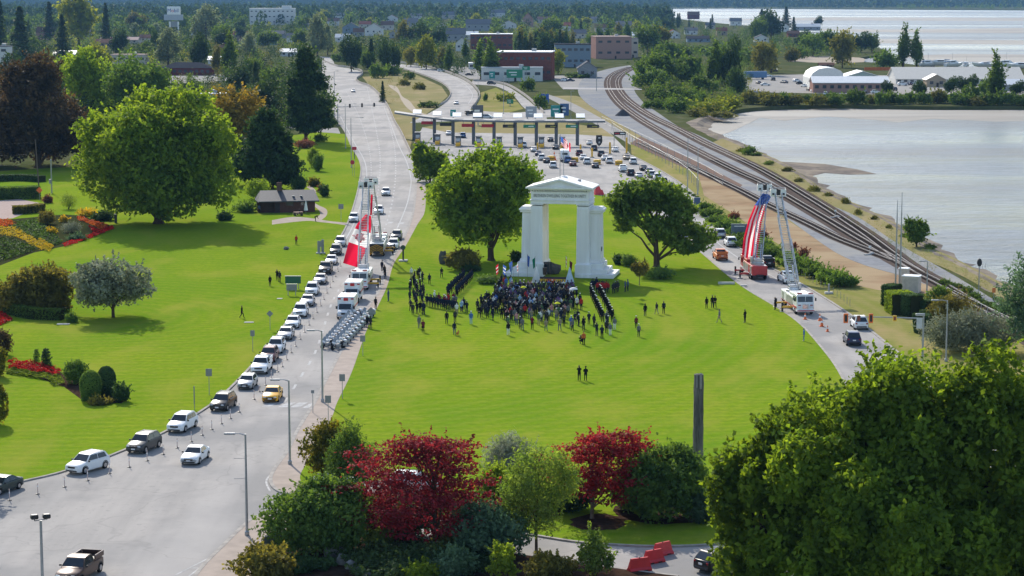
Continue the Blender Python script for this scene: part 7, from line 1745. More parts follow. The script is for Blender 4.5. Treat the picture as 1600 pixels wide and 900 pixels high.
def dome(px,py,w,h,leaf,label,seed):
 t=empty('round_conifer',P(px,py,.12),0,label,'conifer');R=np.random.default_rng(seed);n=3600;d_=unit(R.normal(size=(n,3)));d_[:,2]=np.abs(d_[:,2])
 zz=R.uniform(0,1,n);a=R.uniform(0,6.2832,n);pr=w/2*np.where(zz<.55,.82+.33*zz,np.sqrt(np.maximum(0,1-((zz-.55)/.45)**2)))
 c=np.stack([np.cos(a)*pr,np.sin(a)*pr,zz*h],1)+R.normal(size=(n,3))*.04;nr=unit(np.stack([np.cos(a),np.sin(a),zz*1.2-.2],1)+R.normal(size=(n,3))*.5)
 v,f=cards(c,nr,.13*R.uniform(.6,1.3,n),R);link('foliage',nmesh('foliage',v,f,leaf),t);q=MB();q.lathe([(w*.36,0),(w*.42,h*.5),(w*.25,h*.9)],12);q.build('branches',mat('inner twigs',(.03,.035,.015),.95),t)
dome(142,625,2.3,3.3,LF_GREEN,'left and nearer of the two round topped conifers',1);dome(167,618,2.0,3.3,LF_DARK,'right and darker of the two round topped conifers',2)
sheet('planting_bed',[P(*q) for q in[(5,582),(60,570),(110,588),(150,610),(200,622),(190,632),(130,628),(100,606),(60,592)]],.125,M_SOIL)
# rocks by the front bed
for i,(x,y,r_,h) in enumerate(((521,872,.8,1.0),(536,882,.65,.8),(548,889,.5,.6),(560,896,.4,.45),(573,902,.4,.4))):
 rock('garden_rock',P(x,y,.12),(r_,r_*.8),h,M_STONE,('largest grey rock in the row beside the flat juniper','second largest grey rock beside the flat juniper','middle rock of the row beside the flat juniper','fourth small rock in the row by the flat juniper','smallest rock at the bottom end of the row')[i],30+i)
# utility poles and wires at the far left
t=empty('utility_pole',P(62,308,.1),rad(2),'leaning thin utility pole at the left edge before the purple tree','utility pole');q=MB();q.tube([(0,0,0),(-.6,0,12.8)],[.16,.11],8);q.build('pole',mat('weathered pole',(.14,.11,.09),.9),t)
for k,zz in enumerate((12.2,9.6,7.4)):q=MB();q.tube([(-.3,0,zz),(-8,2,zz-.5),(-20,6,zz)],.025,4);q.build('wire',M_BLACK,t)
t=empty('utility_pole',P(81,302,.1),0,'short grey pole with a transformer drum by the clipped hedge','utility pole');q=MB();q.tube([(0,0,0),(0,0,7.4)],[.17,.14],8);q.build('pole',M_STEEL,t);q=MB();q.lathe([(.28,2.2),(.28,3.2)],10,c=(-.3,0,0));q.build('transformer',M_GREY,t);q=MB();q.lathe([(.2,7.3),(.25,7.5),(.1,7.7)],10);q.build('cap',M_GREY,t)
t=empty('bollard_post',P(181,348,.12),0,'dark squat post with pale cap under the round tree','post');q=MB();q.box((0,0,.8),(.5,.5,1.6),bev=.05);q.build('post',M_BLACK,t);q=MB();q.box((0,0,1.66),(.65,.6,.14),bev=.04);q.build('cap',M_PALE,t)
t=empty('park_bench',P(18,466,.12),.2,'pale slatted bench at the left edge under the weeping tree','bench');M_SLAT=mat('bleached timber',(.5,.47,.43),.8)
for k in range(4):q=MB();q.box((0,-.2+k*.13,.46),(2.4,.1,.05));q.build('slat',M_SLAT,t)
for k in range(3):q=MB();q.box((0,.28,.62+k*.16),(2.4,.05,.1));q.build('slat',M_SLAT,t)
for s in(-1,1):q=MB();q.box((s*1.0,.0,.22),(.1,.5,.44));q.build('leg',M_BLACK,t)
# ================================================================== BORDER BOOTHS AND BUILDINGS
# ---- long canopy over the booths
M_CANOPY=mat('canopy steel grey',(.15,.16,.175),.7);M_COL=mat('column blue grey',(.11,.12,.135),.5)
cv=[(617,214),(650,219),(680,222),(710,225),(760,226),(810,227),(870,227),(945,227)]
o0=P(780,226);can=empty('booth_canopy',o0,0,'long grey flat canopy roof over the row of border booths','canopy')
ln=[p-o0 for p in smooth(cv,3)];rings=[]
def zc(i):return 6.9+.5*math.exp(-((i)/5)**2)
for i,p in enumerate(ln):
 z=zc(i);rings.append([p+Vector((0,-2.2,z)),p+Vector((0,-2.35,z+.55)),p+Vector((0,2.6,z+.75)),p+Vector((0,2.6,z+.1))])
b=MB();b.loft(rings);b.build('roof',M_CANOPY,can)
b=MB();b.loft([[q+Vector((0,-.16,.02)) for q in(r[0],r[1])]+[r[1],r[0]] for r in rings]);b.build('fascia',mat('fascia blue grey',(.17,.19,.215),.5),can)
cols=[647,679,708,740,772,805,838,869,902]
gy=lambda x:interp2(cv,x)
def interp2(l,x):
 for a,c in zip(l,l[1:]):
  if a[0]<=x<=c[0]:return a[1]+(c[1]-a[1])*(x-a[0])/(c[0]-a[0])
 return l[-1][1]
for x in cols:
 p=P(x,gy(x))-o0;q=MB();q.box((p.x,p.y-.3,3.5),(1.0,1.0,7.0),bev=.08);q.build('column',M_COL,can)
for x in(652,683,714,746,778,809,841,874,907):
 p=P(x,gy(x))-o0;q=MB();q.box((p.x,p.y+1.2,8.4),(2.6,3.2,.16),M=None,bev=.03);q.v=[(a,b_,c+(b_-p.y)*.32) for a,b_,c in q.v];q.build('skylight_panel',M_WHITE,can)
SG=[(668,'r'),(697,'k'),(731,'r'),(762,'r'),(795,'y'),(827,'g'),(861,'y'),(893,'g'),(926,'y')]
lab={'r':'red','k':'dark','y':'black and yellow','g':'green'};M_REDS=mat('red lane sign',(.45,.015,.03),.5);M_YEL=mat('dim yellow lettering',(.4,.36,.06),.6)
wd=('first','second','third','fourth','fifth','sixth','seventh','eighth','ninth')
for i,(x,c) in enumerate(SG):
 p=P(x,gy(x));t=empty('lane_sign',p+Vector((0,-2.0,5.3)),0,f'{lab[c]} lane sign hanging under the canopy, {wd[i]} from the left','lane sign')
 q=MB();q.box((0,0,.5),(3.6,.25,.95),bev=.03);bx=q.build('panel',{'r':M_REDS,'k':M_BLACK,'y':M_BLACK,'g':M_GREENSIGN}[c],t)
 for s in(-1,1):q=MB();q.box((s*1.3,.2,1.3),(.1,.1,.8));q.build('hanger',M_COL,t)
 if c in 'yg':q=MB();q.box((.5,-.14,.5),(1.6,.02,.22));q.build('text_strip',M_YEL if c=='y' else M_WHITE,bx)
for i,x in enumerate((653,684,716,748,780,813,846,878)):
 t=empty('border_booth',P(x,gy(x)+3,.05),0,f'dark border inspection booth with a pale window, {wd[i]} from the left','booth')
 q=MB();q.box((0,0,1.5),(1.6,3.0,2.9),bev=.08);bd=q.build('cabin',M_COL,t);q=MB();q.box((0,-1.52,1.9),(1.2,.05,.9));q.build('window',mat('pale blind',(.45,.5,.55),.3),bd);q=MB();q.box((0,0,3.05),(2.0,3.5,.2),bev=.05);q.build('roof',M_CANOPY,t)
 q=MB();q.box((0,-2.3,.1),(1.9,6.0,.24),bev=.05);q.build('island',M_KERB,t)
 q=MB();q.box((0,-4.8,.7),(1.3,.8,1.2),bev=.2);q.build('crash_block',M_YELLOW,t)
 q=MB();q.tube([(.6,-3.4,.2),(.6,-3.4,1.6)],.11,8);q.build('bollard',M_YELLOW,t)
for i,(x,y) in enumerate(((861,251),(898,253),(933,257),(967,258))):
 t=empty('crash_barrel',P(x,y,.03),0,f'round yellow crash block in the booth queue, {wd[i]} from left','crash block');q=MB();q.lathe([(.95,0),(1.0,.2),(1.0,1.15),(.85,1.3)],16);q.build('block',M_YELLOW,t);q=MB();q.lathe([(1.01,.5),(1.01,.7)],16);q.build('band',M_BLACK,t)
for i,(x,y,h) in enumerate(((953,241,3.4),(979,240,4.6),(925,246,2.6),(907,240,2.6),(840,236,2.4),(876,240,2.4))):
 t=empty('yellow_post',P(x,y,.03),0,f'yellow square post at the booth lanes, {("short right", "tallest", "middle", "left of middle", "far left", "left")[i]} one','post');q=MB();q.box((0,0,h/2),(.5,.5,h),bev=.05);q.build('post',M_YELLOW,t);q=MB();q.box((0,0,.1),(1.2,1.2,.2),bev=.05);q.build('foot',M_KERB,t)
t=empty('shield_sign',P(936,236,.03),0,'big dark shield shaped sign at the right end of the booths','sign');q=MB();q.add([(x,y,z) for y in(-.12,.12) for x,z in((-.85,4.6),(.85,4.6),(.95,2.6),(.5,1.8),(0,1.4),(-.5,1.8),(-.95,2.6))],[tuple(range(7)),tuple(range(13,6,-1))]+[(i,i+7,(i+1)%7+7,(i+1)%7) for i in range(7)]);q.build('panel',M_BLACK,t);q=MB();q.tube([(0,.15,0),(0,.15,1.7)],.1,6);q.build('post',M_STEEL,t);q=MB();q.box((.05,-.14,3.8),(.7,.02,.35));q.build('text_strip',mat('pale print',(.5,.5,.5),.6),t);q=MB();q.box((.05,-.14,2.5),(.4,.02,.5));q.build('emblem',mat('pale print',(.5,.5,.5),.6),t)
t=empty('lane_sign',P(968,232,.03),0,'black lane sign with red and white print right of the canopy','lane sign');q=MB();q.box((0,0,4.4),(3.4,.2,.95),bev=.03);bd=q.build('panel',M_BLACK,t);q=MB();q.box((-.75,-.11,4.4),(1.3,.02,.3));q.build('text_strip',M_REDS,bd);q=MB();q.box((.85,-.11,4.4),(1.3,.02,.3));q.build('text_strip',M_WHITE,bd)
for s in(-1.6,1.8):q=MB();q.tube([(s,.1,0),(s,.1,4.8)],.1,6);q.build('post',M_STEEL,t)
def big_sign(px,py,w,h,z0,m,label,legs=2,name='highway_sign'):
 t=empty(name,P(px,py),0,label,'road sign');q=MB();q.box((0,0,z0+h/2),(w,.3,h),bev=.05);bd=q.build('panel',m,t)
 q=MB();q.box((-w*.1,-.17,z0+h*.65),(w*.5,.02,h*.12));q.build('text_strip',M_WHITE,bd);q=MB();q.box((-w*.05,-.17,z0+h*.35),(w*.35,.02,h*.12));q.build('text_strip',M_WHITE,bd)
 for k in range(legs):x=(k-(legs-1)/2)*w*.7;q=MB();q.box((x,.3,(z0+h)/2),(.35,.35,z0+h));q.build('post',M_STEEL,t)
s8=mpp(128)
M_TEAL=mat('teal sign face',(.02,.26,.24),.5)
big_sign(769,128,9*s8,11*s8,1.8,M_TEAL,'teal square road sign left of the large green sign');big_sign(804,129,25*s8,13*s8,2.4,M_GREENSIGN,'large green road sign below the brick building');big_sign(822,128,12*s8,6*s8,6.0,M_GREENSIGN,'smaller green road sign overlapping the large green one',1)
big_sign(797,166,2.6,1.8,1.0,M_GREENSIGN,'small green sign between the two ramps',1);big_sign(870,186,4.4,4.2,.8,M_TEAL,'teal square sign beside the service road',2);big_sign(882,186,3.2,4.4,1.2,M_BLUESIGN,'blue sign right of the teal one by the service road',1)
big_sign(850,164,4.0,4.0,.5,mat('strong blue',(.02,.10,.4),.5),'bright blue panel in dark bushes beside the service road',1);big_sign(747,196,3.6,5.5,1.5,M_COL,'dark square sign back standing behind the canopy',1);big_sign(830,186,4.0,4.0,.6,mat('pale grey panel',(.35,.37,.4),.5),'pale grey panel standing behind the canopy',2);big_sign(708,186,2.0,2.4,1.0,M_TEAL,'small teal panel by the ramp foot',1)
# ---- generic building
M_WIN=mat('window glass',(.05,.06,.075),.1,spec=.6)
CLEAR=[]
WALLS=dict(white=mat('white wall',(.62,.61,.58),.8),cream=mat('cream wall',(.5,.45,.38),.8),grey=mat('grey wall',(.28,.29,.30),.8),blue=mat('blue grey wall',(.20,.25,.30),.8),brick=mat('red brick wall',(.20,.075,.055),.85,(.14,.055,.045),1.0),pink=mat('pinkish wall',(.36,.22,.18),.85),tan=mat('tan wall',(.36,.29,.21),.8),dark=mat('dark wall',(.06,.05,.05),.8),maroon=mat('maroon wall',(.12,.035,.035),.8),green=mat('pale green wall',(.35,.42,.38),.8))
ROOFS=dict(grey=mat('grey shingle roof',(.16,.16,.165),.85),dark=mat('dark roof',(.06,.06,.065),.8),brown=mat('brown shingle roof',(.16,.10,.075),.85),white=mat('white metal roof',(.72,.72,.71),.5),cream=mat('cream metal roof',(.62,.57,.48),.5),blue=mat('blue grey metal roof',(.42,.47,.50),.5),red=mat('terracotta roof',(.25,.10,.07),.8),pink=mat('pinkish flat roof',(.5,.38,.33),.8))
def building(px,py,wpx,hpx,label,wall='white',roof='grey',kind='gable',d=None,rz=0,floors=1,wins=4,roofh=None,cat='house',name='house',clear=True,chimney=False,axis='x',door=True):
 """building with its front foot at px, py; width and height in photo pixels there"""
 s=mpp(py);w,h=wpx*s,hpx*s;d=d or max(7,min(16,w*.8));p=P(px,py)
 t=empty(name,(p.x,p.y+d/2*math.cos(rz),0),rz,label,cat)
 rh=roofh if roofh is not None else(h*.42 if kind in('gable','hip') else .5);wh=h-rh
 q=MB();q.box((0,0,wh/2),(w,d,wh));wl_=q.build('wall',WALLS[wall],t);W2,D2=w/2,d/2;e=.5
 q=MB()
 if kind=='gable':
  if axis=='x':
   q.add([(-W2-e,-D2-e,wh-.1),(W2+e,-D2-e,wh-.1),(W2+e,0,h),(-W2-e,0,h),(-W2-e,D2+e,wh-.1),(W2+e,D2+e,wh-.1),(-W2-e,-D2-e,wh-.35),(W2+e,-D2-e,wh-.35),(-W2-e,D2+e,wh-.35),(W2+e,D2+e,wh-.35),(-W2-e,0,h-.3),(W2+e,0,h-.3)],[(0,1,2,3),(3,2,5,4),(0,6,7,1),(4,5,9,8),(6,10,11,7),(10,8,9,11),(0,3,10,6),(3,4,8,10),(1,7,11,2),(2,11,9,5)])
   ends=[[(sx*W2*.995,-D2,wh),(sx*W2*.995,D2,wh),(sx*W2*.995,0,h-.3)] for sx in(-1,1)]
  else:
   q.add([(-W2-e,-D2-e,wh-.1),(-W2-e,D2+e,wh-.1),(0,D2+e,h),(0,-D2-e,h),(W2+e,-D2-e,wh-.1),(W2+e,D2+e,wh-.1),(-W2-e,-D2-e,wh-.35),(-W2-e,D2+e,wh-.35),(W2+e,-D2-e,wh-.35),(W2+e,D2+e,wh-.35),(0,-D2-e,h-.3),(0,D2+e,h-.3)],[(0,3,2,1),(3,4,5,2),(0,6,10,3),(3,10,8,4),(1,2,11,7),(2,5,9,11),(0,1,7,6),(4,8,9,5)])
   ends=[[(-W2,sy*D2*.995,wh),(W2,sy*D2*.995,wh),(0,sy*D2*.995,h-.3)] for sy in(-1,1)]
  for e_ in ends:g=MB();g.add(e_,[(0,1,2)]);g.build('gable',WALLS[wall],t)
 elif kind=='hip':
  k=min(W2,D2)*.9;q.add([(-W2-e,-D2-e,wh),(W2+e,-D2-e,wh),(W2+e,D2+e,wh),(-W2-e,D2+e,wh),(-W2+k,0,h),(W2-k,0,h)],[(0,1,5,4),(1,2,5),(2,3,4,5),(3,0,4),(3,2,1,0)])
 else:
  q.box((0,0,wh+rh/2),(w+.4,d+.4,rh),bev=.05)
 rf=q.build('roof',ROOFS[roof],t)
 if chimney:q=MB();q.box((W2*.4,0,h+.2),(1.0,1.0,1.8));q.build('chimney',WALLS['brick'],rf)
 if kind=='flat' and wpx>20:
  q=MB();q.box((W2*.3,0,h+.7),(2.4,2.0,1.4),bev=.05);q.build('roof_unit',M_STEEL,rf)
 me=None;fh=wh/floors
 for f_ in range(floors):
  for i in range(wins):
   x=-W2+w*(i+.5)/wins
   if me is None:
    q=MB();q.box((0,0,0),(min(2.8 if kind=='flat' else 1.7,w/wins*.6),.12,min(1.5,fh*.45)),bev=.02);o=q.build('window',M_WIN,t);me=o.data
   else:o=link('window',me,t)
   o.location=(x,-D2-.03,fh*(f_+.58))
 if door:q=MB();q.box((W2*.1+.1,-D2-.04,1.05),(1.1,.1,2.1));q.build('door',WALLS['dark'],t)
 if clear:CLEAR.append((px-wpx/2,py-hpx,px+wpx/2,py))
 return t
# small brick building in the park
s3=mpp(334);rb=empty('brick_building',P(447,333),rad(12),'small brick park building with a dark slate roof and chimney','building');rb.location.y+=3
w,d=11.0,6.0;q=MB();q.box((1.2,0,1.35),(8.4,d,2.7));q.build('wall',mat('dull red brick',(.13,.07,.055),.9,(.10,.05,.042),4),rb)
q=MB();q.box((-4.6,.2,1.2),(3.2,d-1,2.4));q.build('annex_wall',mat('brown board wall',(.075,.05,.04),.9),rb)
q=MB();q.add([(-6.4,-4.0,2.6),(6.2,-4.0,2.6),(5.6,.3,4.5),(-5.6,.3,4.5),(-6.4,4.2,2.6),(6.2,4.2,2.6),(-6.4,-4.0,2.35),(6.2,-4.0,2.35),(-6.4,4.2,2.35),(6.2,4.2,2.35)],[(0,1,2,3),(3,2,5,4),(0,6,7,1),(4,5,9,8),(0,3,4,8,6),(1,7,9,5,2),(6,8,9,7)]);rf=q.build('roof',mat('dark slate roof',(.055,.058,.07),.6,(.04,.042,.05),3),rb)
q=MB();q.box((-1.6,.4,5.0),(1.0,.9,2.2),bev=.04);q.build('chimney',mat('brown chimney brick',(.14,.09,.07),.9),rf)
for x in(.2,3.2):q=MB();q.box((x,-3.02,1.9),(1.5,.1,.7));q.build('window',M_WIN,rb)
q=MB();q.box((-2.4,-3.0,1.05),(1.0,.14,2.1));q.build('door',WALLS['dark'],rb);q=MB();q.box((-5.9,-2.2,1.3),(.2,.2,2.6));q.build('porch_post',WALLS['dark'],rb)
for x in(1.0,2.6):q=MB();q.box((x,-2.2,3.45),(.5,.6,.18),bev=.03);q.build('roof_vent',M_GREY,rf)
t=empty('picnic_table',P(466,337,.13),.4,'reddish picnic table on the patio of the brick building','table');q=MB();q.box((0,0,.74),(1.9,.8,.07));q.build('table_top',mat('red brown timber',(.2,.08,.06),.7),t)
for s in(-1,1):q=MB();q.box((0,s*.75,.44),(1.9,.28,.06));q.build('bench_seat',mat('red brown timber',(.2,.08,.06),.7),t);q=MB();q.box((s*.7,0,.36),(.08,1.5,.72));q.build('leg',M_BLACK,t)
t=empty('patio_umbrella',P(478,334,.13),0,'closed white patio umbrella by the brick building','umbrella');q=MB();q.tube([(0,0,0),(0,0,2.6)],.03,6);q.build('pole',M_STEEL,t);q=MB();q.lathe([(.42,.7),(.3,1.5),(.14,2.3),(.02,2.75)],9);q.build('canopy',M_WHITE,t)
# ---- town buildings
building(822,125,86,44,'long red brick building with white flat roof beyond the ramps','brick','white','flat',d=26,floors=2,wins=9,cat='building',name='brick_building',rz=-.08)
building(800,127,96,22,'low white and blue canopied shopfront in front of brick building','white','blue','flat',d=8,floors=1,wins=6,cat='building',name='shop_building')
building(768,77,66,24,'upper red brick building with pale roof behind the poplars','brick','white','flat',d=25,floors=2,wins=8,cat='building',name='brick_building')
building(895,105,56,36,'blue grey two storey building right of the brick building','blue','dark','flat',d=20,floors=2,wins=6,cat='building',name='office_building');building(956,92,56,35,'pinkish beige block with terracotta roof edge near the railway','pink','pink','flat',d=26,floors=2,wins=4,cat='building',name='apartment_building',rz=.1);building(988,90,18,30,'pale end block beside the pinkish beige block','cream','grey','flat',d=20,floors=2,wins=2,cat='building',name='apartment_building')
building(918,122,30,26,'grey gabled building beside the level crossing','grey','grey','gable',d=16,wins=2,axis='y',cat='building',name='gabled_building');building(752,108,40,10,'white filling station canopy by the lot beside the poplar','white','white','flat',d=9,wins=4,cat='building',name='filling_station')
building(722,80,20,22,'white house with grey roof left of the brick building','white','grey','gable',wins=2,axis='y');building(712,66,30,22,'grey gabled house among the far roofs','grey','grey','gable',wins=3);building(748,48,40,18,'wide grey roofed building on the far rise','grey','grey','gable',wins=4)
for x,y,w,h,wl_,rf_,ax,lb in((484,52,24,16,'cream','grey','x','cream house behind the silver poplars'),(520,40,18,12,'white','brown','x','white house with brown roof behind the poplars'),(548,53,26,18,'blue','grey','y','blue grey gabled house left of the middle'),(584,56,28,20,'white','grey','y','white gabled house with grey roof above the ramp'),(560,58,16,14,'grey','brown','x','small grey house in front of blue grey gabled one'),(605,47,20,14,'cream','brown','x','cream house with brown roof above the ramp'),
(642,42,22,14,'grey','grey','x','grey house behind the dark tree clump'),(530,30,16,9,'white','grey','x','tiny white house on the far slope'),(612,34,18,11,'white','brown','y','tiny gabled white house on the far slope'),(690,50,18,14,'white','grey','y','white house right of the dark tree clump'),(702,30,24,12,'cream','grey','x','cream house on the far rise'),(776,27,26,12,'white','grey','x','white house high on the far rise'),
(1092,66,36,10,'blue','dark','x','long blue grey house beside the marsh'),(1052,60,22,14,'white','red','y','white house with terracotta roof near the far water'),(1084,30,18,12,'maroon','brown','x','maroon house on the far waterfront'),(1128,55,16,12,'tan','red','x','tan house with terracotta roof by the far water'),(1150,40,18,12,'white','grey','x','white waterfront house between conifers'),(1222,50,22,16,'white','brown','y','white gabled house on the wooded point'),(1262,48,40,11,'grey','blue','x','long grey roofed house on the wooded point'),(1240,58,18,10,'brick','brown','x','small brick house on the wooded point'),
(940,50,20,12,'cream','brown','x','cream house behind the poplar row'),(825,42,16,22,'pink','red','y','pinkish tower like house behind the trees'),(905,60,22,14,'cream','grey','x','cream grey house behind the poplar row'),(70,62,26,20,'pink','brown','x','pinkish house between the far left conifers'),(165,75,36,14,'tan','brown','x','tan house behind the bright green tree'),(185,68,60,10,'cream','pink','x','long low cream building behind the dark tree'),(345,82,20,12,'pink','brown','x','pinkish house between the poplars at left'),
(430,60,30,12,'grey','grey','x','grey house right of the white office building'),(460,66,24,14,'white','grey','x','white house below the silver poplars'),(1110,45,14,10,'cream','grey','x','small cream waterfront house'),(400,70,60,10,'blue','dark','x','long dark blue roofed building below the white office')):
 building(x,y,w,h,lb,wl_,rf_,'gable',wins=max(2,w//9),axis=ax,chimney=(w%4==0))
for x,y,w,h,wl_,rf_,ax,lb in((450,88,26,12,'white','white','x','white flat looking house beside the upper road'),(505,62,22,13,'cream','grey','y','cream gabled house right of the silver poplars'),(535,66,22,13,'white','blue','x','white house with pale blue roof among the trees'),(570,44,18,11,'cream','red','x','cream house with red roof on the slope'),(620,60,24,14,'grey','grey','y','grey gabled house above the ramp'),(650,30,18,9,'white','grey','x','white house high on the slope'),(668,62,22,13,'white','brown','x','white house with brown roof by the dark clump'),
(735,62,24,13,'cream','white','x','cream house with white roof above the brick building'),(795,45,24,13,'white','grey','y','white gabled house above the poplar row'),(850,36,22,10,'cream','brown','x','cream house high behind the poplar row'),(880,48,24,13,'white','red','x','white house with red roof behind the poplar row'),(925,36,20,10,'white','grey','x','small white house far behind the poplar row'),(975,46,24,13,'grey','grey','x','grey house behind the pinkish block'),(1000,62,24,12,'white','white','x','white roofed house right of the pinkish block'),(100,92,34,13,'white','white','x','white roofed building behind the purple tree'),(130,58,24,12,'white','grey','x','white house between the far left conifers'),
(230,66,26,12,'cream','brown','x','cream house left of the fuel sign'),(310,56,24,11,'white','grey','x','white house right of the fuel sign'),(340,100,30,12,'white','blue','x','pale blue roofed house by the maroon restaurant'),(375,60,22,11,'tan','red','x','tan house with red roof below the office'),(1190,66,22,12,'white','grey','y','white gabled house left of the wooded point'),(1080,54,20,11,'white','grey','x','white house above the long blue grey one')):
 building(x,y,w,h,lb,wl_,rf_,'gable',wins=max(2,w//9),axis=ax,chimney=(w%4==0))
building(290,118,78,20,'long maroon restaurant building with dark roof and white trim','maroon','dark','hip',d=16,wins=9,cat='building',name='restaurant_building');building(200,100,54,15,'low cream building with a pinkish flat roof','cream','pink','flat',d=14,wins=5,cat='building',name='low_building')
building(326,162,58,16,'pale roofed park building behind the amber tree','grey','blue','flat',d=10,wins=5,cat='building',name='park_building');building(0,112,26,40,'white tall building cut by the left edge','white','grey','flat',d=12,floors=3,wins=2,cat='building',name='white_building')
ob=building(425,39,70,26,'modern white office building with banded windows on the hill','white','white','flat',d=22,floors=3,wins=10,cat='building',name='office_building',roofh=1.2);s_=mpp(39)
q=MB();q.box((22*s_,0,15*s_),(14*s_,14,30*s_));q.build('tower',WALLS['white'],ob)
# pole sign with the fuel brand
t=empty('fuel_sign',P(272,62),0,'tall fuel brand sign on two white posts above the trees','sign');s_=mpp(62)
for x in(-6,7):q=MB();q.box((x*s_,0,14*s_),(2.2*s_,1.2,28*s_));q.build('post',M_WHITE,t)
q=MB();q.box((0.5*s_,-.3,45*s_),(21*s_,1.6,13*s_),bev=.4);bd=q.build('panel',M_WHITE,t);q=MB();q.box((0,-.2,34.5*s_),(30*s_,1.4,9*s_),bev=.2);q.build('panel',mat('grey sign panel',(.4,.43,.47),.5),t);q=MB();q.box((1*s_,0,24*s_),(11*s_,1.0,9*s_),bev=.2);q.build('panel',M_GREY,t)
M_MB=mat('deep blue letters',(.02,.06,.3),.5);M_MR=mat('red letter',(.6,.03,.03),.5)
o=text_mesh('lettering','M',8*s_,M_MB,bd,(-6.4*s_,-1.15,45*s_),(math.pi/2,0,0),.05);o=text_mesh('lettering','o',8*s_,M_MR,bd,(-1.2*s_,-1.15,45*s_),(math.pi/2,0,0),.05);o=text_mesh('lettering','bil',8*s_,M_MB,bd,(4.6*s_,-1.15,45*s_),(math.pi/2,0,0),.05)
# ---- marina sheds
building(1330,145,118,25,'low pinkish marina shop with a long pale metal roof','pink','white','gable',d=14,wins=10,cat='building',name='marina_shop',roofh=2.6,rz=-.02);building(1348,133,60,22,'pale green gabled marina building behind the long shop','green','white','gable',d=20,wins=4,axis='y',cat='building',name='marina_building')
bn=empty('arched_shed',P(1292,138),0,'white arched marina shed left of the green gabled building','shed');s_=mpp(138);w,h,d=52*s_,32*s_,26;bn.location.y+=14
q=MB();q.loft([[(-w/2,y,0),(-w/2,y,h*.5),(-w*.42,y,h*.75),(-w*.25,y,h*.93),(0,y,h),(w*.25,y,h*.97),(w*.42,y,h*.85),(w/2,y,h*.7),(w/2,y,0)] for y in(-d/2,d/2)]);q.build('shell',mat('white corrugated metal',(.66,.66,.63),.5),bn);q=MB();q.box((-w*.2,-d/2-.05,2.2),(5,.1,4.4));q.build('door',WALLS['tan'],bn);CLEAR.append((1265,104,1320,138))
building(1500,131,200,25,'very long white marina warehouse with a cream roof','white','cream','gable',d=26,wins=20,cat='building',name='warehouse',roofh=5.5);building(1463,136,30,20,'tan gabled annex in front of the long warehouse','tan','cream','gable',d=10,wins=2,axis='y',cat='building',name='annex');building(1590,142,60,18,'pale low shed at the right edge behind the round trees','grey','white','gable',d=10,wins=4,cat='building',name='shed')
building(1292,106,22,8,'small tan hut by the beach','tan','brown','gable',wins=2,cat='hut',name='hut')
q=MB();q.box((0,0,.9),(54*mpp(108),.4,1.8));o=q.build('orange_fence',mat('orange netting',(.55,.15,.05),.8));o.location=P(1378,110);tag(o,'long orange fence in front of the boats','fence')
# boats ashore
M_HULL=mat('white gelcoat',(.75,.75,.75),.35);M_CANV=mat('blue canvas',(.08,.16,.3),.8)
def boat_proto(cab):
 t=empty('boat',(0,0,-60));q=MB()
 q.loft([[(x,-w,z1),(x,-w*.7,z0+.4),(x,0,z0),(x,w*.7,z0+.4),(x,w,z1)] for x,w,z0,z1 in((-4,1.3,.9,2.1),(-1,1.5,.8,2.15),(2,1.25,.9,2.35),(3.6,.6,1.3,2.6),(4.4,.06,2.2,2.75))],closed=True);q.build('hull',M_HULL,t,smooth=50)
 q=MB();q.loft([[(x,-w,2.1),(x,-w*.85,z),(x,w*.85,z),(x,w,2.1)] for x,w,z in((-2.6,1.1,3.3 if cab else 2.8),(.2,1.1,3.4 if cab else 2.85),(1.6,.9,2.5))]);c=q.build('cabin',M_HULL,t)
 for s in(-1,1):q=MB();q.box((-1.1,s*1.05,2.85 if cab else 2.5),(2.0,.06,.4));q.build('window',M_WIN,c)
 q=MB();q.box((-3.0,0,2.9),(1.6,2.2,.12),bev=.04);q.build('canopy',M_CANV,t)
 for x in(-2.5,2):q=MB();q.box((x,0,.45),(.5,1.8,.9));q.build('cradle',M_GREY,t)
 if cab:q=MB();q.tube([(-.6,0,3.3),(-.6,0,6.2)],.05,6);q.build('mast',M_STEEL,t)
 return t
bp_=[boat_proto(True),boat_proto(False)];us=set()
for i,(x,y,s,lb) in enumerate(((1452,107,1.5,'white cabin cruiser on a cradle left of the boat row'),(1465,107,1.9,'large white motor boat, tallest in the boat row'),(1490,108,1.6,'white motor boat second from the tallest one'),(1535,108,1.5,'small white boat left of the tall poplar'),(1575,109,1.7,'white boat right of the tall poplar'),(1592,112,1.9,'white cabin boat at the right edge of row'),(1510,107,1.2,'low white boat in the middle of the row'))):
 k=i%2;o=bp_[k] if k not in us else copytree(bp_[k]);us.add(k);o.location=P(x,y);o.rotation_euler=(0,0,(.2,2.8,.5,3.3,.1,2.6,1.2)[i]);o.scale=(s,)*3;tag(o,lb,'boat','boats ashore behind the warehouse')
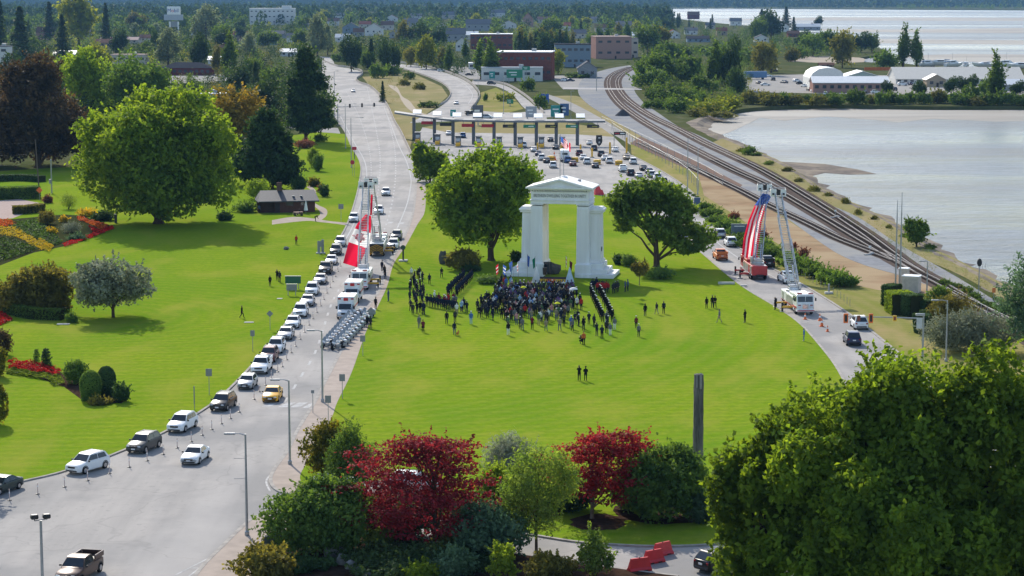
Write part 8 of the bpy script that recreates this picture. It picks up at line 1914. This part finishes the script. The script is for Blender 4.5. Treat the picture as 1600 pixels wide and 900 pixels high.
# parked cars by the marina and in town
cr=random.Random(8)
LOT=[(1172,118),(1182,122),(1190,116),(1200,120),(1208,126),(1185,131),(1196,134),(1212,112),(1225,130),(1252,132),(1258,136),(1265,142),(1275,144),(1285,144),(1296,144),(1306,144),(1390,135),(1396,142),(1410,134),(1420,133),(1445,131),(1455,133),(1466,132),(1352,146),(1368,146),(1290,149),(1204,112),(1245,128)]
for i,(x,y) in enumerate(LOT):car(cr.choice(('suv','sedan','hatch')),cr.choice(('white','white','silver','grey','navy','black','white')),x,y,cr.uniform(-.6,.6)+(1.57 if i%3 else 0),'small parked car on the pale lot beside the marina sheds','cars parked at the marina',sc=1.1)
for x,y,k,c,lb in((883,127,'suv','white','white SUV parked on the lot beside the level crossing'),(891,127,'sedan','navy','dark sedan parked on the lot beside the level crossing'),(733,118,'sedan','black','dark car on the lot beside the filling station'),(768,132,'suv','black','dark SUV on the ramp under the teal sign'),(738,180,'pickup','black','black pickup truck behind the canopy'),(760,186,'van','silver','silver van behind the canopy'),(690,112,'suv','white','white car on the lot below the white house'),(480,206,'sedan','white','white car parked beside the dark pine'),(250,127,'suv','white','white car before the maroon restaurant'),(1148,135,'suv','white','white car in front of dark tree by the marsh')):
 car(k,c,x,y,cr.uniform(-.3,.3),lb,name='parked_car')
bx_=empty('box_trailer',P(1180,124),.1,'blue box trailer parked at the left end of the marina lot','trailer');q=MB();q.box((0,0,2.6),(12,2.6,3.4),bev=.05);q.build('box',mat('blue trailer paint',(.10,.2,.35),.5),bx_)
for x in(-4,-3,4):q=MB();q.lathe([(.5,-1.2),(.5,1.2)],12,M=Matrix.Translation((x,0,.5))@Matrix.Rotation(math.pi/2,4,'X'));q.build('wheel',M_TYRE,bx_)
# level crossing mast
t=empty('crossing_gantry',P(932,143),0,'grey crossing mast with a thin arm left of the tracks','mast');q=MB();q.tube([(0,0,0),(0,0,9)],.15,8);q.build('mast',M_STEEL,t);q=MB();q.tube([(0,0,8.4),(-12,0,13.5)],.1,6);q.build('arm',M_STEEL,t)
q=MB();q.lathe([(3.0,0),(2.3,.7),(1.2,1.7),(.35,2.35),(.05,2.45)],14);o=q.build('spoil_heap',mat('dark gravel heap',(.075,.075,.08),.95,bump=.6,bs=2),smooth=50);o.location=P(973,181,.1);tag(o,'dark cone heap of gravel beside the curving tracks','gravel heap')
# ================================================================== FAR TREES
FT={}
def ftree(kind,seed,w,h,z0,leaf,n,ls,shape='round',k=14,frac=(.26,.4)):
 if kind.startswith('conifer'):t=conifer('far_tree',0,0,None,w,h,leaf,n,ls,seed=seed,loc=Vector((0,0,-90)))
 else:t=tree('far_tree',0,0,None,w,h,z0,leaf,n,ls,k=k,seed=seed,shape=shape,loc=Vector((0,0,-90)),frac=frac,nl=5,shell=.25)
 del t['category'];t.name='far_tree';FT[kind]=[t,w,h,False]
LF_FGREEN=leafmat('far green leaves',(0.085,0.145,0.034),(0.145,0.221,0.043),.4,(1.5,1.4,.5),(0.051,0.093,0.027),.12);LF_FDARK=leafmat('far dark leaves',(0.043,0.076,0.027),(0.076,0.119,0.034),.25,(1.4,1.4,.6),(0.025,0.051,0.020),.12);LF_FYEL=leafmat('far yellow green leaves',(0.176,0.230,0.034),(0.243,0.270,0.041),.45,(1.5,1.3,.5),(0.108,0.149,0.027),.12)
LF_FOLIVE=leafmat('far olive leaves',(0.150,0.158,0.038),(0.210,0.195,0.045),.4,(1.4,1.3,.5),(0.090,0.098,0.030),.12);LF_FSILV=leafmat('far silver leaves',(0.210,0.252,0.140),(0.294,0.336,0.196),.4,(1.2,1.2,.8),(0.126,0.154,0.084),.12)
ftree('round',501,13,14,1.2,LF_FGREEN,2400,.55);ftree('round2',502,14,13,1,LF_FGREEN,2400,.55);ftree('dark',503,12,15,1,LF_FDARK,2400,.55);ftree('yellow',504,12,14,1.2,LF_FYEL,2200,.55);ftree('olive',505,13,14,1.2,LF_FOLIVE,2200,.55);ftree('silver',506,11,18,1.2,LF_FSILV,2400,.5,'cone')
ftree('poplar',507,6.5,22,1.0,LF_FGREEN,2200,.48,'cone',18,(.3,.5));ftree('poplar2',508,6,18,1.0,LF_FOLIVE,1800,.48,'cone',16,(.3,.5));ftree('conifer',509,9,22,1,LF_FDARK,2400,.6);ftree('conifer2',510,8,19,1,LF_CONIFER,2200,.6);ftree('bush',511,8,4.5,.1,LF_FGREEN,1200,.42,'dome',9,(.35,.5));ftree('bush2',512,8,4.5,.1,LF_FOLIVE,1200,.42,'dome',9,(.35,.5));ftree('bushy',513,8,4,.1,LF_FYEL,1000,.42,'dome',9,(.35,.5))
WORD=dict(round='round green tree',round2='broad green tree',dark='dark green tree',yellow='yellow green tree',olive='olive brown tree',silver='silver grey tree',poplar='slim green poplar',poplar2='slim olive poplar',conifer='tall dark conifer',conifer2='narrow conifer',bush='green bush',bush2='olive bush',bushy='yellow green bush')
fr=random.Random(99)
def place(kind,x,yb,wpx,hpx,where):
 t,w,h,used_=FT[kind];s=mpp(yb);o=t if not used_ else copytree(t);FT[kind][3]=True
 o.location=P(x,yb);o.rotation_euler=(0,0,fr.uniform(0,6.28));k=wpx*s/w;kz=hpx*s/h;o.scale=(k,k,kz);o.name='far_bush' if 'bush' in kind else 'far_tree'
 return tag(o,f'{WORD[kind]} {where}','shrub' if 'bush' in kind else 'tree',f"{WORD[kind]}{'es' if 'bush' in kind else 's'} {where}")
EX=[('conifer2',33,95,52,86),('conifer',2,92,34,92),('conifer',98,92,36,70),('conifer',78,62,32,60),('yellow',122,70,62,80),('conifer',166,70,28,66),('dark',187,88,32,46),('olive',215,52,36,34),('silver',263,104,46,62),('dark',243,92,16,50),('silver',322,66,50,60),('dark',312,112,32,64),('poplar',357,126,28,78),('silver',390,96,30,46),('round',395,132,34,42),('poplar2',340,118,20,48),('dark',375,150,40,50),('round',420,75,40,28)]
for a in EX:place(*a,'in the belt beyond the park at left')
EX=[('round',120,150,60,60),('dark',165,168,50,56),('olive',92,150,46,60),('round2',205,160,60,58),('yellow',150,128,50,60),('dark',20,150,50,70),('olive',45,190,60,80),('dark',300,186,54,56),('round',335,200,50,52),('dark',410,190,60,70),('round2',430,150,50,44),('olive',390,210,44,52),('dark',455,170,40,46),('conifer',400,160,30,64),('bush',350,176,40,18),('bush',300,140,40,14),('dark',255,190,50,60),('conifer2',368,205,26,62),('bush',500,222,22,12),('round',20,225,60,56)]
for a in EX:place(*a,'in the wooded belt behind the park')
EX=[('silver',496,88,34,66),('silver',512,86,22,50),('round',470,75,30,30),('dark',549,112,34,60),('conifer2',580,108,22,48),('dark',602,116,22,58),('dark',617,114,20,52),('yellow',666,108,36,52),('olive',642,104,26,32),('poplar2',692,106,18,34),('poplar',701,112,18,44),('poplar',752,124,26,62),('poplar',766,126,30,66),('poplar',728,98,14,38),('olive',628,76,24,46),('dark',655,76,36,44),('dark',684,78,36,42),('bush',612,118,30,16),('conifer2',598,160,14,34),('bush',640,124,20,12),('bush2',655,140,22,10),('bush2',632,134,18,10),('bush',668,168,34,9),('bush',590,122,30,22),('conifer2',564,100,14,34),('bush',530,96,30,12),('round',575,108,26,30)]
for a in EX:place(*a,'by the ramps and the upper road')
for i,x in enumerate(range(806,900,8)):place(('poplar','poplar2')[i%2],x+fr.uniform(-2,2),86,13,fr.uniform(34,46),'in the row behind the brick building')
EX=[('yellow',872,116,26,38),('round',862,60,36,34),('bush',855,118,26,14),('bush',900,122,40,8),('bush',826,142,24,20),('bush',846,170,22,22),('yellow',915,45,20,18),('dark',938,74,16,32),('poplar',948,76,14,36),('poplar2',966,62,14,28),('poplar',980,66,16,34),('bushy',790,158,30,12),('bush',758,158,8,12)]
for a in EX:place(*a,'round the town lots')
EX=[('round',1012,84,46,46),('olive',1030,82,40,42),('round2',1040,100,50,34),('bush',1010,128,40,36),('round2',1040,132,70,52),('bush',1020,138,60,30),('bush',1072,130,60,44),('poplar',1116,140,30,78),('poplar',1130,136,26,68),('dark',1142,140,36,86),('dark',1150,152,36,50),('bush',1098,146,46,28),('bush',1050,160,60,26),('bush',1022,158,26,20),('bush',1082,162,44,22),('bush',1060,176,40,20),('bush',1030,170,26,14),('bushy',1110,178,60,22),('bushy',1136,172,50,18),('bush2',1130,184,50,10),('bush2',1090,182,40,12),('olive',1192,118,42,54),('poplar2',1205,114,22,50),('bush',1170,100,50,22),('bush',1130,96,60,22),('bush',1060,92,50,20),('bush',1090,84,40,12),('bush',1166,160,26,10),('bush',1010,170,16,12)]
for a in EX:place(*a,'in the marsh between railway and bay')
for i in range(26):
 x=1172+i*17+fr.uniform(-4,4);place(fr.choice(('bush','bush','bush2')),x,163+fr.uniform(-2,2),fr.uniform(22,40),fr.uniform(12,24),'in the hedge row along the bay shore')
EX=[('olive',1316,106,44,60),('dark',1345,82,36,34),('round',1270,88,40,36),('round2',1292,84,40,36),('dark',1256,76,30,30),('round',1362,82,26,30),('dark',1279,42,16,18),('dark',1205,62,40,50),('conifer',1228,44,22,34),('conifer',1190,48,24,34),('conifer',1240,56,16,30),('bush',1386,106,40,26),('poplar',1411,106,24,68),('poplar',1432,106,22,60),('bush2',1236,96,30,20),('bush',1250,92,24,18),('poplar',1555,162,32,82),('dark',1386,148,20,24),('dark',1437,152,26,28),('dark',1486,148,24,30),('dark',1503,144,22,26),('dark',1520,142,18,28),('dark',1590,152,26,28),('bush',1520,162,36,28),('round',1540,156,24,32)]
for a in EX:place(*a,'about the marina')
# shrubs beside the tracks on the bay side
for i in range(14):
 k=i/13;x,y=1150+k*300+fr.uniform(-4,4),240+k*158+fr.uniform(-4,4);place(fr.choice(('bush2','bush','bush2')),x+8,y+fr.uniform(-6,-2),fr.uniform(10,22),fr.uniform(5,9),'on the bank between track and bay')
for i in range(12):
 k=i/11;place('bush',1478+k*120,446+k*55+fr.uniform(-6,4),fr.uniform(16,30),fr.uniform(6,12),'on the shore side of the track at right')
for i in range(7):k=i/6;place('bush',1050+k*40,290+k*20,8,4,'in the low row at the plaza kerb')
place('bush',1168,242,24,13,'alone on the bank beside the bay')
# town trees between the houses, then the far woods as one mass
def overlaps(x,yb,w,h):
 for(a,b_,c,d_) in CLEAR:
  if yb>d_+.5 and x+w*.4>a and x-w*.4<c and yb-h<d_-(d_-b_)*.25:return True
 return False
cnt=0;KT=('round','round2','dark','dark','conifer','conifer2','olive','round','silver','yellow','conifer')
for _ in range(4000):
 if cnt>=175:break
 y=fr.uniform(26,92);x=fr.uniform(-10,1030)
 if y>78 and 380<x<800:continue
 if y>60 and x>960:continue
 s=mpp(y);h=fr.uniform(11,21)/s;k=fr.choice(KT);w=h*(.45 if 'conifer' in k else .8)
 if overlaps(x,y,w,h):continue
 place(k,x,y,w,h,'among the roofs of the town');cnt+=1
for i in range(44):
 x=fr.uniform(1040,1250);y=34+(x-1040)*.09+fr.uniform(0,22);s=mpp(y);h=fr.uniform(11,22)/s;k=fr.choice(('conifer','dark','round','conifer2'))
 if not overlaps(x,y,h*.6,h):place(k,x,y,h*(.45 if 'conifer' in k else .8),h,'on the far waterfront')
def wood(name,n,xr,yr,leaf,hr,seed,ls=1.9,per=58,edge=None):
 R=np.random.default_rng(seed);C=[];Nn=[];Sz=[];i=0
 while i<n:
  px,py=R.uniform(*xr),yr[0]+(yr[1]-yr[0])*R.uniform()**1.0
  if edge is not None and px>edge(py):i+=1;continue
  p=P(px,py);h=R.uniform(*hr);w=h*R.uniform(.32,.5);i+=1
  if overlaps(px,py,w*1.4/mpp(py),h/mpp(py)):continue
  d_=unit(R.normal(size=(per,3)));d_[:,2]=np.abs(d_[:,2])*1.0
  tz=R.uniform(.1,1,per);rad_=w*np.sqrt(np.maximum(.02,1-tz**1.5));a=R.uniform(0,6.28,per);c=np.stack([np.cos(a)*rad_,np.sin(a)*rad_,tz*h],1)+np.array(p)
  C.append(c);Nn.append(unit(np.stack([np.cos(a),np.sin(a),np.full(per,.6)],1)+R.normal(size=(per,3))*.7));Sz.append(np.full(per,ls*h/15)*R.uniform(.6,1.3,per))
 v,f=cards(np.concatenate(C),np.concatenate(Nn),np.concatenate(Sz),R);o=link(name,nmesh(name,v,f,leaf));o['kind']='stuff'
wood('far_woods',1500,(-60,1050),(6,40),LF_FDARK,(14,26),1,edge=lambda y:1030+(y-12)*2.0 if y>12 else 1700)
wood('far_woods',900,(-60,1050),(10,55),LF_FGREEN,(10,19),2,edge=lambda y:1010+(y-12)*1.5)
def belt(name,poly,n,leaf,hr,seed,ls=.6,per=120):
 """a belt of woodland too dense to count, filling a pixel polygon of ground"""
 R=np.random.default_rng(seed);C=[];Nn=[];Sz=[];xs=[q[0] for q in poly];ys=[q[1] for q in poly];got=0
 for _ in range(n*12):
  if got>=n:break
  px,py=R.uniform(min(xs),max(xs)),R.uniform(min(ys),max(ys));c_=False;j=len(poly)-1
  for i in range(len(poly)):
   if(poly[i][1]>py)!=(poly[j][1]>py) and px<(poly[j][0]-poly[i][0])*(py-poly[i][1])/(poly[j][1]-poly[i][1])+poly[i][0]:c_=not c_
   j=i
  h=R.uniform(*hr);w=h*R.uniform(.3,.5);hp=h/mpp(py)
  if not c_ or overlaps(px,py,hp*.7,hp):continue
  got+=1;p=P(px,py);d_=unit(R.normal(size=(per,3)));q=R.uniform(.55,1.1,(per,1));lob=1+.3*np.sin(d_@R.uniform(2,5,3)*2)[:,None]
  c=d_*np.array([w,w,h*.52])*q*lob+np.array([p.x,p.y,h*.52]);c[:,2]=np.maximum(c[:,2],.1)
  C.append(c);Nn.append(unit(d_+np.array([0,0,.4])+R.normal(size=(per,3))*.9));Sz.append(np.full(per,ls*h/9)*R.uniform(.6,1.3,per))
 v,f=cards(np.concatenate(C),np.concatenate(Nn),np.concatenate(Sz),R);o=link(name,nmesh(name,v,f,leaf));o['kind']='stuff'
TOWNP=[(-60,40),(1010,30),(1010,66),(960,74),(800,72),(700,96),(640,98),(500,84),(380,100),(-60,100)]
belt('town_woods',TOWNP,520,LF_FDARK,(7,14),21);belt('town_woods',TOWNP,480,LF_FGREEN,(5,12),22);belt('town_woods',TOWNP,260,LF_FOLIVE,(4,9),23);belt('town_woods',TOWNP,200,LF_FYEL,(4,10),24)
PARKP=[(-80,110),(230,130),(380,125),(400,100),(495,96),(508,150),(515,196),(440,200),(330,215),(200,200),(-80,235)]
belt('park_woods',PARKP,150,LF_FDARK,(6,13),25,.5,220);belt('park_woods',PARKP,130,LF_FGREEN,(4,11),26,.5,220);belt('park_woods',PARKP,60,LF_FOLIVE,(4,9),27,.5,200)
belt('marsh_scrub',[(1005,92),(1165,84),(1180,112),(1160,160),(1090,186),(1040,172),(1006,150),(1000,110)],160,LF_FGREEN,(3,7),28,.5,150);belt('marsh_scrub',[(1005,92),(1165,84),(1180,112),(1160,160),(1100,190),(1040,172),(1006,150)],90,LF_FOLIVE,(2.5,5),29,.5,150)
belt('point_scrub',[(1012,60),(1060,36),(1150,44),(1260,54),(1340,68),(1380,80),(1330,88),(1220,92),(1160,86),(1012,94)],150,LF_FDARK,(5,11),41,.5,130);belt('point_scrub',[(1012,60),(1060,36),(1150,44),(1260,54),(1340,68),(1380,80),(1330,88),(1220,92),(1160,86),(1012,94)],150,LF_FGREEN,(3,9),42,.5,130)
belt('ramp_scrub',[(566,118),(610,112),(640,120),(660,150),(645,165),(600,165),(575,140)],26,LF_FOLIVE,(1.5,3.5),30,.4,100);belt('ramp_scrub',[(498,94),(600,92),(790,104),(730,122),(610,96)],46,LF_FDARK,(4,9),31,.5,150)
belt('bank_scrub',[(1110,212),(1220,262),(1330,322),(1440,386),(1560,452),(1620,490),(1600,505),(1470,440),(1330,352),(1180,262),(1100,222)],150,LF_FOLIVE,(.7,1.8),32,.35,60);belt('bank_scrub',[(1110,212),(1220,262),(1330,322),(1440,386),(1560,452),(1620,490),(1600,505),(1470,440),(1330,352),(1180,262)],90,LF_FGREEN,(.7,1.6),33,.35,60)
wood('far_shore_woods',800,(1000,1680),(6,12.5),LF_FDARK,(14,30),3,3.2,32)
wood('far_fields_trees',120,(1400,1680),(10,14),LF_FGREEN,(8,14),4,2.2,50)
# ================================================================== haze
b=MB();b.box((0,4500,36),(11600,9700,80))
hz=b.build('haze',bpy.data.materials.new('haze'));hz['kind']='stuff'
m=hz.data.materials[0];m.use_nodes=True;N=m.node_tree.nodes;L=m.node_tree.links
N.remove(N['Principled BSDF'])
pv=N.new('ShaderNodeVolumePrincipled');pv.inputs['Color'].default_value=(0.26,0.52,0.92,1);pv.inputs['Density'].default_value=0.000036
pv.inputs['Anisotropy'].default_value=0.0
L.new(pv.outputs[0],N['Material Output'].inputs['Volume'])
hz.display_type='WIRE'
